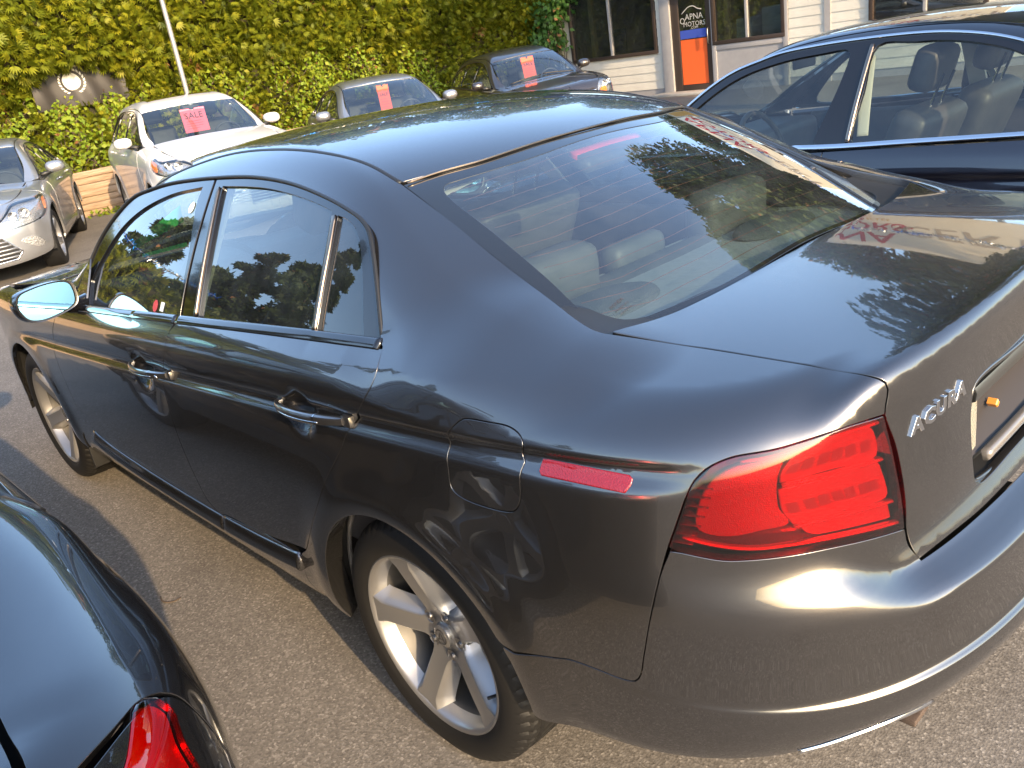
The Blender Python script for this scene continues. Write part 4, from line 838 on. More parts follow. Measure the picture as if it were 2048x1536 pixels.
def build_tl_more(car):
    F = tl_field; T = TLP; pS = Proj(F, (0, 1, 0))
    # -------- door pulls: bowed bar, mounting feet, lock cap and bright inlay
    for x0, x1, z0, z1, cap in ((.392, .095, .864, .886, False), (1.372, 1.062, .802, .824, True)):
        h = bpy.data.objects.new('door_handle', None); link(h, car); n = 22; P = []; cs = [(-.5, 0), (-.5, .6), (-.38, 1), (0, 1.12), (.38, 1), (.5, .6), (.5, 0), (.3, -.45), (-.3, -.45)]
        s = np.linspace(0, 1, n); xs = x0+(x1-x0)*s; zs = z0+(z1-z0)*s
        O = np.stack([xs, np.full(n, 1.3), zs], 1); base, ok = cast(lambda q: tl_field(q*[1, 1, 1]), O, (0, -1, 0), .8, 60)
        yb = np.interp(xs[::-1], [xs[-1], xs[0]], [base[-1, 1], base[0, 1]])[::-1]
        out = .004+.034*np.sin(np.pi*np.clip(s*.93+.04, 0, 1))**.55; hgt = .026*(.62+.38*np.sin(np.pi*np.clip(s, .05, .95))**.5); thick = .013+.004*s
        V = []
        for i in range(n):
            for a, b in cs: V.append((xs[i], yb[i]+out[i]-.010+b*thick[i]*.8, zs[i]+a*hgt[i]))
        k = len(cs); Fc = [(i*k+j, i*k+(j+1) % k, (i+1)*k+(j+1) % k, (i+1)*k+j) for i in range(n-1) for j in range(k)]+[tuple(range(k)), tuple((n-1)*k+j for j in range(k-1, -1, -1))]
        fixn(mesh_obj('grip', V, Fc, MAT['handle'], h), 50)
        # rear foot
        fx = x1-.004; mb = MB(); yy = base[-1, 1]
        mb.box((fx-.020, yy-.02, zs[-1]-.014), (fx+.012, yy+.014, zs[-1]+.014)); mb.build('foot', MAT['handle'], h, bevel=.006)
        mb = MB(); mb.box((x0-.006, base[0, 1]-.02, z0-.011), (x0+.014, base[0, 1]+.010, z0+.011)); mb.build('foot', MAT['handle'], h, bevel=.005)
        # bright inlay line and band
        m = slice(2, 17); Pp = np.stack([xs[m], yb[m]+out[m]-.010+1.10*thick[m]*.8, zs[m]-.003], 1); sweep('inlay', Pp, np.tile([0, 1., 0], (len(Pp), 1)), .0028, .0014, MAT['chrome'], h)
        i = 15; ring = np.array([(xs[i], yb[i]+out[i]-.010+b*thick[i]*.84, zs[i]+a*hgt[i]*1.04) for a, b in cs]); Vr = np.concatenate([ring+[-.0015, 0, 0], ring+[.0015, 0, 0]]); fixn(mesh_obj('joint_line', Vr, [(j, (j+1) % k, k+(j+1) % k, k+j) for j in range(k)], MAT['chrome'], h))
        if cap:
            Vc, Fcc = lathe([(.0005, .004), (.006, .004), (.0075, .001), (.0075, -.01)], 16); mesh_obj('lock_cylinder', Vc+np.array([xs[18], yb[18]+out[18]+.002, zs[18]-.004]), Fcc, MAT['chrome'], h)
    # -------- door mirror
    for sg in (1, -1):
        mr = bpy.data.objects.new('door_mirror', None); mr.location = (1.80, 0, 0); link(mr, car)
        c = np.array([0, sg*.978, .997]); nv = unit((-.98, -sg*.10, .04)); ey = unit((0, sg*.10, 1)); ex = np.cross(ey, nv); ey = np.cross(nv, ex); ex = ex*(1 if ex[1]*sg > 0 else -1)
        out = crom(np.array([(-.095, .028), (-.06, .046), (.02, .055), (.075, .048), (.092, .018), (.082, -.03), (.045, -.052), (-.03, -.055), (-.085, -.042), (-.098, -.01)]), True, .01)
        n = len(out); rings = []
        for d, s in ((-.010, 1.0), (-.012, 1.07), (.004, 1.11), (.03, 1.12), (.06, 1.04), (.085, .84), (.10, .55), (.107, .2)):
            rings.append([c-nv*d+ex*a*s+ey*(b*s-.004*(d > .05)) for a, b in out])
        V = np.concatenate(rings); Fc = [(r*n+i, r*n+(i+1) % n, (r+1)*n+(i+1) % n, (r+1)*n+i) for r in range(7) for i in range(n)]+[tuple(7*n+i for i in range(n))]
        fixn(mesh_obj('housing', V, Fc, MAT['grey_paint'], mr), 35)
        inner = [c+nv*.006+ex*a*.985+ey*b*.985 for a, b in out]; rim = [c+nv*.012+ex*a*1.03+ey*b*1.03 for a, b in out]
        mesh_obj('glass', inner, [tuple(range(n))], MAT['mirror_glass'], mr, smooth=False)
        Vr = np.concatenate([[c+nv*.011+ex*a*.985+ey*b*.985 for a, b in out], rim, [c-nv*.01+ex*a*1.075+ey*b*1.075 for a, b in out]]); fixn(mesh_obj('bezel', Vr, [(r*n+i, r*n+(i+1) % n, (r+1)*n+(i+1) % n, (r+1)*n+i) for r in range(2) for i in range(n)], MAT['black_trim'], mr), 60)
        mb = MB(); mb.add(*tube([(.03, sg*.90, .955), (.05, sg*.87, .945), (.07, sg*.83, .94)], [.028, .030, .034], 12)); mb.build('arm', MAT['black_gloss'], mr, True)
        q = [(.03, sg*.853, .935), (.23, sg*.83, .93), (.155, sg*.785, 1.02), (.085, sg*.77, 1.085), (.065, sg*.79, 1.05)]
        V, Fc = solidify_quad(np.array(q), .006*sg); fixn(mesh_obj('sail_panel', V, Fc, MAT['grey_paint'], mr))
    # -------- wheels, wells, floor
    for cx in (0., 2.74):
        for sg in (1, -1):
            add_wheel(car, cx, sg*.775, .318, sg, turn=(.4 if cx else 0.))
            V, Fc = lathe([(.405, -.34), (.405, .10), (.375, .125)], 40, a0=-.10, a1=math.pi-.02); V = V*[1, sg, 1]+np.array([cx, sg*.765, .318]); fixn(mesh_obj('wheel_well', V, Fc, MAT['dark_liner'], car))
            V, Fc = lathe([(.01, 0), (.41, 0)], 32, a0=-.25, a1=math.pi+.25); mesh_obj('wheel_well', V*[1, 1, 1]+np.array([cx, sg*.46, .318]), Fc, MAT['dark_liner'], car)
    # ribbed inner arch liner seen in front of the rear tyre, splash flap behind the front one
    for i in range(3):
        a = np.radians(np.linspace(-10, 62, 12)); r = .392-.004*i; P = np.stack([r*np.cos(a), np.full(12, .86-.035*i), .318+r*np.sin(a)], 1); V, Fc = tube(P, .007, 6); mesh_obj('arch_liner_rib', V, Fc, MAT['grey_plastic'], car)
    mb = MB(); mb.box((2.335, .70, .16), (2.35, .89, .42)); mb.build('splash_flap', MAT['black_trim'], car, bevel=.004)
    mb = MB(); mb.box((.42, -.84, .225), (2.36, .84, .30)); mb.box((-.86, -.44, .30), (.42, .44, .34)); mb.box((2.36, -.44, .24), (3.45, .44, .34)); mb.build('floor_pan', MAT['dark_liner'], car)
    lin = [(-.66, .85, .55), (-.40, .89, .52)]+arc(0, .318, .40, 152, 0, 14)+[(.42, .9, .30), (2.25, .9, .30), (2.2, .88, .89), (1.4, .87, .94), (.5, .86, 1.0), (0, .84, 1.03), (-.2, .85, 1.0), (-.6, .82, .98)]
    panel('inner_shell', pS, lin, MAT['dark_liner'], car, grid=.06, gap=0, flange=0, inset=.024, corners=(0, 1, 16, 17, 18, 21), mirror=True, step=.05)  # dark shell added to stop light leaking through the door gaps
    # -------- exhaust finisher and rusty tow eye under the bumper
    ex = bpy.data.objects.new('exhaust', None); link(ex, car)
    for sg in (1, -1):
        P = crom(snap(F, np.array([(-.852, .736, .388), (-.878, .700, .408), (-.908, .654, .427), (-.938, .602, .433), (-.958, .548, .420), (-.972, .50, .407)])), False, .01); sweep('finisher', P*[1, sg, 1]+[-.002, 0, 0], np.tile([-.5, .3*sg, -.8], (len(P), 1)), .009, .004, MAT['chrome'], ex)
        V, Fc = lathe([(.034, 0), (.038, .004), (.038, .20), (.033, .20), (.033, .005), (.034, 0)], 28); Rm = np.array([[0, 1, 0], [1.35, 0, 0], [0, 0, .8]]); V = V@Rm.T+np.array([-.845, sg*.64, .372]); fixn(mesh_obj('tailpipe', V, Fc, MAT['steel'], ex), 50)
        mb = MB(); mb.box((-.72, sg*.58-.15, .31), (-.46, sg*.58+.12, .42)); mb.build('muffler', MAT['rust'], ex, bevel=.05)
    mb = MB(); mb.box((-.93, .445, .325), (-.82, .475, .385)); mb.box((-.945, .425, .315), (-.895, .49, .332)); mb.build('hanger_bracket', MAT['rust'], car, bevel=.006)
    # -------- badge letters and lock/handle garnish on the lid
    def on_lid(y, z):
        h, ok = cast(F, np.array([[-1.5, y, z]]), (1, 0, 0), 1.2, 90); return h[0]
    ys = [.517, .486, .455, .424, .394]
    for ch, y in zip('ACURA', ys):
        c = on_lid(y, .945+.012*(.517-y)/.12*1.2); n = grad(F, c[None])[0]
        text_obj('badge_letter', ch, .036, c+n*.0015-np.array([0, 0, .0125]), np.cross([0, 0, 1.], n), (0, 0, 1), MAT['chrome'], car, sx=1.15, depth=.0018, bevel=.0009, bold=.0011)
    c = on_lid(.0, 1.005); em = MB(); V, Fc = lathe([(.030, 0), (.036, .004), (.040, .004), (.044, 0)], 36); R = np.array([[0, -1, 0], [1, 0, 0], [0, 0, 1]]); em.add(V@R.T*[1, 1.25, 1]+c, Fc); em.build('emblem_ring', MAT['chrome'], car, True)
    # -------- interior
    inn = bpy.data.objects.new('interior', None); link(inn, car); lt = MAT['leather']; pale = MAT['trim_pale']
    sh = [(-.44, y, 1.035-.06*y*y) for y in np.linspace(-.56, .56, 9)]+[(-.20, .62, 1.02), (.02, .62, 1.0)]+[(.03, y, 1.0) for y in np.linspace(.5, -.5, 5)]+[(.02, -.62, 1.0), (-.20, -.62, 1.02)]
    V = np.array(sh); V = np.concatenate([V-[0, 0, .012], V-[0, 0, .05]]); k = len(sh); fixn(mesh_obj('parcel_shelf', V, [tuple(range(k)), tuple(range(2*k-1, k-1, -1))]+[(i, (i+1) % k, k+(i+1) % k, k+i) for i in range(k)], MAT['cloth_grey'], inn))
    for sg in (1, -1):
        V, Fc = lathe([(.001, .018), (.10, .016), (.118, .010), (.125, 0)], 40, 'z'); mesh_obj('speaker_grille', V*[.72, 1.25, 1]+np.array([-.20, sg*.36, 1.008]), Fc, MAT['speaker'], inn)
    rs = bpy.data.objects.new('rear_seat', None); link(rs, inn)
    rounded('backrest', (-.08, -.62, .48), (.09, .62, 1.02), lt, rs, .05, rotmat('Y', -.30, (.20, 0, .02)) @ np.eye(4)); rounded('cushion', (.10, -.62, .42), (.62, .62, .58), lt, rs, .06)
    for y in (-.38, .38): rounded('headrest', (-.075, y-.15, .965), (.035, y+.15, 1.125), lt, rs, .045, rotmat('Y', -.06, (.045, 0, 0)))
    rounded('headrest', (-.03, -.11, .97), (.045, .11, 1.06), lt, rs, .035)
    for sy in (1, -1): build_seat(inn, 1.30, sy*.37, .50, lt, tilt=.42, name='front_seat')
    rounded('dashboard', (1.95, -.70, .62), (2.32, .70, .93), MAT['leather_dark'], inn, .07); rounded('console', (.75, -.11, .35), (1.95, .11, .62), MAT['leather_dark'], inn, .04)
    P = np.array([(1.70+.10*math.sin(a)*.42, .37+.18*math.cos(a), .86+.18*math.sin(a)) for a in np.linspace(0, 2*math.pi, 40)]); V, Fc = tube(P, .014, 8); mesh_obj('steering_wheel', V, Fc, MAT['leather_dark'], inn)
    rounded('mirror', (1.60, -.12, 1.235), (1.63, .12, 1.295), MAT['black_trim'], inn, .012)
    hl = [(.14, y, 1.3) for y in np.linspace(-.50, .50, 7)]+[(.6, .52, 1.38), (1.1, .52, 1.38), (1.5, .50, 1.3), (1.5, -.5, 1.3), (1.1, -.52, 1.38), (.6, -.52, 1.38)]
    panel('headliner', Proj(F, (0, 0, 1)), hl, pale, inn, grid=.08, gap=0, flange=0, inset=.035, corners=(0, 6, 9, 10), step=.06)
    ct = [(.20, .55, 1.31), (-.02, .58, 1.22), (-.25, .60, 1.11), (-.36, .61, 1.06), (-.15, .74, 1.04), (.02, .82, 1.05), (.09, .76, 1.17), (.16, .71, 1.25), (.24, .66, 1.29)]
    panel('pillar_trim', Proj(F, (-.32, .74, .60)), ct, pale, inn, grid=.06, gap=0, flange=0, inset=.03, mirror=True, step=.05)
    for sg in (1, -1):
        bp = [(1.00, sg*.845, 1.0), (.93, sg*.845, 1.0), (.985, sg*.61, 1.335), (1.06, sg*.60, 1.335)]; V, Fc = solidify_quad(np.array(bp)-[0, sg*.045, 0], .01); fixn(mesh_obj('pillar_trim', V, Fc, pale, inn))
        rounded('door_card', (.05, sg*.80-.02, .45), (2.1, sg*.80+.02, .95), MAT['leather_dark'], inn, .02)
    # high stop lamp under the top of the rear window
    P = np.array([(.055, y, 0) for y in np.linspace(-.13, .13, 20)]); h, ok = cast(tl_gtop, P+[0, 0, 1.6], (0, 0, -1), .8, 40); N = grad(tl_gtop, h); sweep('stop_lamp', h-N*.022, N, .030, .010, MAT['stop_red'], inn)
    sweep('stop_lamp_cover', h+np.array([-.012, 0, 0])-N*.040, N, .085, .020, MAT['leather_dark'], inn)
    fl = [(-.30, .57, 1.08), (-.30, .64, 1.09), (-.36, .67, 1.06), (-.47, .65, 1.05), (-.54, .62, 1.05), (-.54, .50, 1.06), (-.52, .30, 1.07), (-.47, .30, 1.08), (-.40, .54, 1.06)]
    panel('window_base_seal', Proj(F, (-.3, .3, .9)), fl, MAT['black_trim'], car, grid=.03, gap=0, flange=.04, inset=.020, mirror=True, step=.02)
    # -------- green paper, a sheet modelling its windscreen reflection, and stickers
    for q, lb in (([(1.90, .385, 1.19), (1.91, .385, 1.125), (2.06, .56, 1.045), (2.0, .56, 1.085)], 'larger bright green paper seen through the front side window of the grey car'), ([(1.93, .39, 1.044), (1.93, .39, 1.028), (2.13, .50, 1.000), (2.13, .50, 1.012)], 'thin bright green paper strip lying below its modelled reflection inside the grey car')):
        o = mesh_obj('price_sheet', *solidify_quad(np.array(q), .0006), MAT['green_paper']); fixn(o); tag(o, lb, 'paper', 'green papers inside the grey car')
    gx = np.array([(-.365, .512, 1.5), (-.345, .512, 1.5), (-.365, .49, 1.5)]); gp, ok = cast(tl_gtop, gx, (0, 0, -1), .8, 60); gn = grad(tl_gtop, gp[:1])[0]
    for i, (s, sz) in enumerate((('HONDA', .011), ('TEMPERED AS-2', .006), ('M70 DOT 376', .006))): text_obj('glass_mark', s, sz, gp[0]-gn*.0055+(gp[0]-gp[1])*(.55*i), gp[2]-gp[0], gp[1]-gp[0], MAT['ink'], car)
    pW = Proj(tl_gside, (0, .92, .36))
    def sticker(x, z, r, mat, nm, n=16):
        h, ok = cast(tl_gside, np.array([[x, 1.3, z]]), (0, -1, 0), .8, 40); g = grad(tl_gside, h)[0]; ex_ = unit(np.cross([0, 0, 1.], g)); ey_ = np.cross(g, ex_); V = [h[0]-g*.009+ex_*r*math.cos(2*math.pi*(i+.5)/n)+ey_*r*math.sin(2*math.pi*(i+.5)/n) for i in range(n)]
        return mesh_obj(nm, V, [tuple(range(n))], mat, car, smooth=False)
    sticker(1.155, 1.268, .019, MAT['white_paper'], 'sticker'); sticker(1.20, 1.005, .020, MAT['sticker_red'], 'sticker', 8); sticker(1.145, 1.008, .020, MAT['white_paper'], 'sticker', 4)
MAT['handle'] = car_paint('handle_paint', (.115, .112, .112), metal=.85, rough=.30, dust=.1)
MAT['speaker'] = bumpy('speaker', (.10, .11, .11), .8, 260., .6)
# ---------------------------------------------------------------- other cars: same surface idea, own proportions
class Car: pass
def car_shape(wb=2.75, half=.91, xr=-.98, xf=3.65, belt=((-.9, 1.0), (0, .98), (1.8, .93), (3, .90)), hood=((1.9, 1.0), (2.4, .97), (3.0, .90), (3.4, .80), (3.7, .66)), deck=((-1.1, 1.02), (-.9, 1.05), (-.5, 1.06), (.3, 1.07)),
              top=((-.75, .95), (-.45, 1.08), (-.1, 1.24), (.2, 1.36), (.5, 1.42), (.9, 1.445), (1.2, 1.43), (1.55, 1.37), (1.9, 1.22), (2.35, 1.0), (2.6, .88)),
              gplan=((-.8, .70), (-.3, .79), (.3, .83), (1.2, .84), (1.9, .81), (2.4, .74)), tum=.50, tum2=.40, crown=.08, curv_r=.24, curv_f=.22, rear=((.2, .06), (.35, .02), (.55, 0), (.70, 0), (.9, .03), (1.05, .04)), front=((.15, .10), (.3, .02), (.5, 0), (.65, .03), (.8, .12), (.95, .3)),
              kC=.14, kx=(-.6, -.25, 0), xmid=1.2, crease=None, R=.33, rs=.09, mR=3.6, mF=2.6, xsr=-.1, xsf=2.6, prof_in=.05, rhood=.06, side_x=()):
    c = Car(); c.wb = wb; c.half = half; c.xr = xr; c.xf = xf; c.R = R
    c.belt = cspline(*zip(*belt)); hoodz = cspline(*zip(*hood)); deckz = cspline(*zip(*deck)); c.topz = cspline(*zip(*top)); gp = cspline(*zip(*gplan))
    rearx = pch(*zip(*rear)); frontx = pch(*zip(*front)); c.gp = gp
    prof = cspline([0, .12, .3, .6, .85, 1.0, 1.25], [.06, .02, .005, 0, .008, prof_in, prof_in+.07])
    crz = cspline(*zip(*crease)) if crease else None; grv = pch([-.09, -.03, -.004, .006, .03, .09], [0, .001, .010, .010, .001, 0])
    def gside(P):
        z = P[:, 2]; zb = c.belt(P[:, 0]); d = z-zb
        return (np.abs(P[:, 1])-(gp(P[:, 0])-tum*np.maximum(d, -.04)-tum2*np.maximum(d, 0)**2))*.87
    def gtop(P):
        x = P[:, 0]; y = P[:, 1]; xq = x-curv_r*y*y*sstep(-x, -1.0, -.1)+curv_f*y*y*sstep(x, 1.1, 1.7)
        return (P[:, 2]-(c.topz(xq)-crown*y*y-.03*y**4))*.93
    def field(P):
        x = P[:, 0]; y = P[:, 1]; z = P[:, 2]; ay = np.abs(y); zb = c.belt(x)
        Ys = half-prof(np.clip((z-.2)/(zb-.2), -.2, 1.6))
        if crz is not None: Ys = Ys-grv(z-crz(x))*sstep(x, -.5, -.2)*(1-sstep(x, wb-.25, wb+.1))
        for cx in (0., wb):
            r = np.sqrt((x-cx)**2+(z-R)**2); Ys = Ys+.015*np.exp(-((r-R-.07)/.06)**2)
        Xr = xr+rearx(z); Xf = xf-frontx(z)
        t = np.maximum(xsr-x, 0)/(xsr-Xr); tf = np.maximum(x-xsf, 0)/(Xf-xsf); m = np.where(x > 1, mF, mR)
        g = t**4+tf**3.2+(ay/Ys)**m; plan = (g**(1/m)-1)*Ys
        tp = np.where(x < xmid, deckz(x)-.07*y*y, hoodz(x)-.055*y*y-.05*y**4)
        rr = np.where(x < xmid, rs, rhood); low = rmax(plan, (z-tp)*.97, rr)
        gh = np.maximum(rmax(gside(P), gtop(P), .055), .86-z)
        k = .012+kC*pch(kx, (1, 1, 0))(x)*sstep(ay, .42, .72)*sstep(z, .86, 1.02)*sstep(x, xr+.1, xr+.35)
        return smin(low, gh, k)
    c.F = field; c.gside = gside; c.gtop = gtop; return c
def onside(c, pts, F=None):
    """(x,z) -> points on the left side"""
    P = np.array([(x, 1.6, z) for x, z in pts]); H, ok = cast(F or c.F, P, (0, -1, 0), 1.55, 50)
    H[~ok] = P[~ok]-[0, .8, 0]; return [tuple(h) for h in H]
def onfront(c, pts):
    P = np.array([(c.xf+.6, y, z) for y, z in pts]); H, ok = cast(c.F, P, (-1, 0, 0), 2.2, 70); H[~ok] = P[~ok]-[1.0, 0, 0]; return [tuple(h) for h in H]
def ontop(c, pts, F=None):
    P = np.array([(x, y, 2.2) for x, y in pts]); H, ok = cast(F or c.F, P, (0, 0, -1), 1.9, 70); H[~ok] = P[~ok]-[0, 0, 1.]; return [tuple(h) for h in H]
def mirror_half(root, tw=True): pass
def build_car(name, c, paint, root, dlo, doors, ditch, glass, grid=.04, arches=True, cabin=True, rear_glass=None, front=None, trim='black', windows=(), wheel=True, seats='leather_dark', style='wide', hoodw=.66, cowl=2.2, sill=.24, only=None, mirrors=True, wellR=None, handles=True):
    """dlo: outer window line (x,z) from the A-pillar foot over the roof to the C-pillar foot;  doors: x of the door joints front..rear"""
    F = c.F; R = c.R; ar = R+.045; pS = Proj(F, (0, 1, 0)); st = grid
    trimm = MAT['chrome_trim'] if trim == 'chrome' else MAT['black_trim']
    bl = lambda x: float(c.belt(np.array([x]))[0])
    # doors
    xs = list(doors)
    for a, b in zip(xs[:-1], xs[1:]):
        n = 6; up_ = [(x, bl(x)-.012) for x in np.linspace(a, b, n)]; lo = [(x, sill+.12) for x in np.linspace(b, a, n)]
        o = up_+lo
        if b == xs[-1]:
            # rear door edge follows the wheel arch
            o = up_+[(b-.02, bl(b)-.2), (max(b, ar*.72), R+ar*.95), (ar+.03, R+.12), (ar+.06, sill+.12)]+[(x, sill+.12) for x in np.linspace(ar+.16, a, 4)]
        panel('door', pS, onside(c, o), paint, root, grid=st, gap=.003, flange=.02, corners=(0, n-1, len(o)-1)+((n+3,) if b == xs[-1] else (n,)), mirror=True, step=st)
        if not handles: continue
        xm = b+.16; zh = bl(xm)-.11; P = np.array(onside(c, [(xm+d, zh) for d in np.linspace(.09, -.09, 7)])); bow = .012+.022*np.sin(np.linspace(0, np.pi, 7))[:, None]*np.array([0, 1., 0]); Nn = np.tile([0, 1., 0], (7, 1)); sweep('door_handle', P+bow, Nn, .022, .010, paint if trim == 'black' else MAT['chrome_trim'], root, mirror=True)
    # sill
    o = [(ar+.02, sill), (c.wb-ar-.02, sill), (c.wb-ar-.03, sill+.115), (ar+.06, sill+.115)]; panel('sill', pS, onside(c, o), paint, root, grid=st*1.5, gap=.002, flange=.02, corners=(0, 1, 2, 3), mirror=True, step=st)
    # front wing
    pF = Proj(F, (.35, .75, .55)); wa = [(c.wb+ar*math.cos(math.radians(a)), R+ar*math.sin(math.radians(a))) for a in np.linspace(40, 178, 14)]
    x1 = c.wb+.02; top = ontop(c, [(x, hoodw+.012) for x in (cowl+.02, (cowl+x1)/2, x1)])
    hb = [q for q in top]; fl = (front or {}).get('wing_front', c.wb+ar+.10)
    wing = onside(c, [(xs[0]+.003, bl(xs[0])-.012), (xs[0]+.003, sill+.12), (c.wb-ar-.03, sill+.05), (c.wb-ar-.015, R-.03)])+onside(c, wa[::-1])+onside(c, [(x1+.10, bl(c.wb)-.20), (x1+.03, bl(c.wb)-.10)])+hb[::-1]
    panel('front_fender', pF, wing, paint, root, grid=st, gap=.003, flange=.02, corners=(0, 1, 3, 4, 17, 18, 19, 19+len(hb)), mirror=True, step=st)
    # bonnet
    xe = (front or {}).get('hood_end', c.xf-.22); ys = np.linspace(hoodw, -hoodw, 9)
    hx = [(cowl+.03-.10*(abs(y)/hoodw)**2*0+.06*(1-(abs(y)/hoodw)**2), y) for y in ys]+[(c.wb, -hoodw), (c.wb+.28, -hoodw+.02), (xe-.16, -hoodw+.10)]+[(xe-.14*(abs(y)/.5)**2, y) for y in (-.42, -.2, 0, .2, .42)]+[(xe-.16, hoodw-.10), (c.wb+.28, hoodw-.02), (c.wb, hoodw)]
    panel('hood', Proj(F, (.25, 0, .97)), ontop(c, hx), paint, root, grid=st, gap=.003, flange=.02, corners=(0, 8), step=st)
    # side ring: pillars, roof rail and rear quarter
    pQ = Proj(F, (-.30, .74, .60)); D = onside(c, dlo, c.gside); dt = ontop(c, ditch)
    ra = [(ar*math.cos(math.radians(a)), R+ar*math.sin(math.radians(a))) for a in np.linspace(172, 12, 14)]
    xd = xs[-1]; tail = (front or {}).get('tail', [(c.xr+.30, .55)])
    Q = dt+onside(c, tail)+onside(c, ra)+onside(c, [(ar+.06, sill+.12), (ar+.03, R+.12), (max(xd, ar*.72), R+ar*.95), (xd-.02, bl(xd)-.2), (xd, bl(xd)-.012)])+D[::-1]
    i0 = len(dt)+len(tail)
    panel('body_side', pQ, Q, paint, root, grid=st, gap=.003, flange=.02, corners=(0, len(dt)-1, i0, i0+13, i0+14, i0+18, i0+19, len(Q)-1), mirror=True, step=st)
    # roof
    n0, n1 = (front or {}).get('roof_span', (1, 6)); rl = [(q[0], q[1]-.006) for q in dt[n0:n1+1]]; rr_ = rl+[(rl[-1][0]-.05, rl[-1][1]*.5), (rl[-1][0]-.06, 0), (rl[-1][0]-.05, -rl[-1][1]*.5)]+[(x, -y) for x, y in rl[::-1]]+[(rl[0][0]+.05, -rl[0][1]*.5), (rl[0][0]+.06, 0), (rl[0][0]+.05, rl[0][1]*.5)]
    panel('roof', Proj(F, (0, 0, 1)), ontop(c, rr_), paint, root, grid=st, gap=.002, flange=.015, corners=(0, len(rl)-1, len(rl)+3, 2*len(rl)+2), step=st)
    # windscreen
    A = [(q[0], q[1]-.008) for q in dt[:n0+1]]; w = [(A[-1][0]+.05, 0), (A[-1][0]+.045, A[-1][1]*.5)]+A[::-1]+[(cowl+.05, hoodw*.62), (cowl+.08, 0)]; w = w+[(x, -y) for x, y in w[::-1][1:-1]]
    pw = Proj(c.gtop, (.5, 0, .86)); wi = ontop(c, w, c.gtop); k = len(A); panel('windshield', pw, wi, MAT['glass_car'], root, grid=.08, gap=.004, flange=0, inset=.005, corners=(2, 1+k, len(wi)-k-1+0, len(wi)-2), step=.05)
    inner = [(x*.955+.045*(A[0][0]+A[-1][0])/2-.008, y*.93, z) for x, y, z in wi]; panel('windshield_border', pw, wi, MAT['frit'], root, holes=[ontop(c, [(q[0], q[1]) for q in inner], c.gtop)], grid=.08, gap=.004, flange=.01, inset=.004, corners=(2, 1+k, len(wi)-k-1, len(wi)-2), step=.05)
    # windows
    pW = Proj(c.gside, (0, .92, .36))
    if windows:
        hs = [onside(c, wd, c.gside) for wd in windows]; cs = {i: tuple(range(len(h))) for i, h in enumerate(hs)}
        fr = D+onside(c, [(x, bl(x)-.01) for x in np.linspace(dlo[-1][0], dlo[0][0], 6)[1:-1]], c.gside)
        panel('window_frame', pW, fr, MAT['black_gloss'], root, holes=hs, grid=.08, gap=.003, flange=.015, inset=.003, corners=(0, len(D)-1), hcorners=cs if False else None, mirror=True, step=.04)
        for h in hs: panel('side_window', pW, h, MAT['glass_car'], root, grid=.10, gap=-.006, flange=0, inset=.011, mirror=True, step=.04)
    ribbon('window_trim', pW, D, .014 if trim == 'chrome' else .010, .006, trimm, root, mirror=True, step=.04)
    ribbon('belt_trim', Proj(F, (0, .94, .34)), onside(c, [(x, bl(x)+.004) for x in np.linspace(dlo[0][0]-.02, dlo[-1][0]+.03, 9)]), .022, .005, trimm, root, mirror=True, step=.05, prof=FLAT)
    # rear glass and boot
    if rear_glass:
        g = ontop(c, rear_glass, c.gtop); panel('rear_window', Proj(c.gtop, (-.38, 0, .92)), g, MAT['glass_car'], root, grid=.08, gap=.004, flange=0, inset=.006, step=.05)
        panel('window_base_seal', Proj(F, (0, 0, 1)), ontop(c, [(-.36, y) for y in np.linspace(.66, -.66, 7)]+[(-.64, y) for y in np.linspace(-.66, .66, 7)]), MAT['black_trim'], root, grid=.05, gap=0, flange=0, inset=.022, corners=(0, 6, 7, 13), step=.05)
    # wheels
    if wheel:
        for cx in (0, c.wb):
            for sg in (1, -1):
                add_wheel(root, cx, sg*(c.half-.125), R, sg, R=R, Wd=.22, rim=R-.095, detail=False, spokes=5 if style == 'wide' else 10, style=style, turn=.3)
                V, Fc = lathe([(ar+.03, -.30), (ar+.03, .07)], 24, a0=-.2, a1=math.pi+.2); fixn(mesh_obj('wheel_well', V*[1, sg, 1]+np.array([cx, sg*(c.half-.10), R]), Fc, MAT['dark_liner'], root))
                V, Fc = lathe([(.01, 0), (ar+.04, 0)], 20, a0=-.2, a1=math.pi+.2); mesh_obj('wheel_well', V+np.array([cx, sg*(c.half-.40), R]), Fc, MAT['dark_liner'], root)
    mb = MB(); h = c.half-.06; mb.box((ar+.04, -h, sill-.02), (c.wb-ar-.04, h, sill+.08)); mb.box((c.xr+.15, -h+.35, sill), (ar+.04, h-.35, sill+.1)); mb.box((c.wb-ar-.04, -h+.35, sill), (c.xf-.2, h-.35, sill+.1)); mb.build('floor_pan', MAT['dark_liner'], root)
    if mirrors:
        ax, az = mirrors if isinstance(mirrors, tuple) else (dlo[0][0]-.18, bl(dlo[0][0])+.06); yb = c.gp(np.array([ax]))[0]
        for sg in (1, -1): build_door_mirror(root, ax, sg*(yb+.135), az, sg, paint)
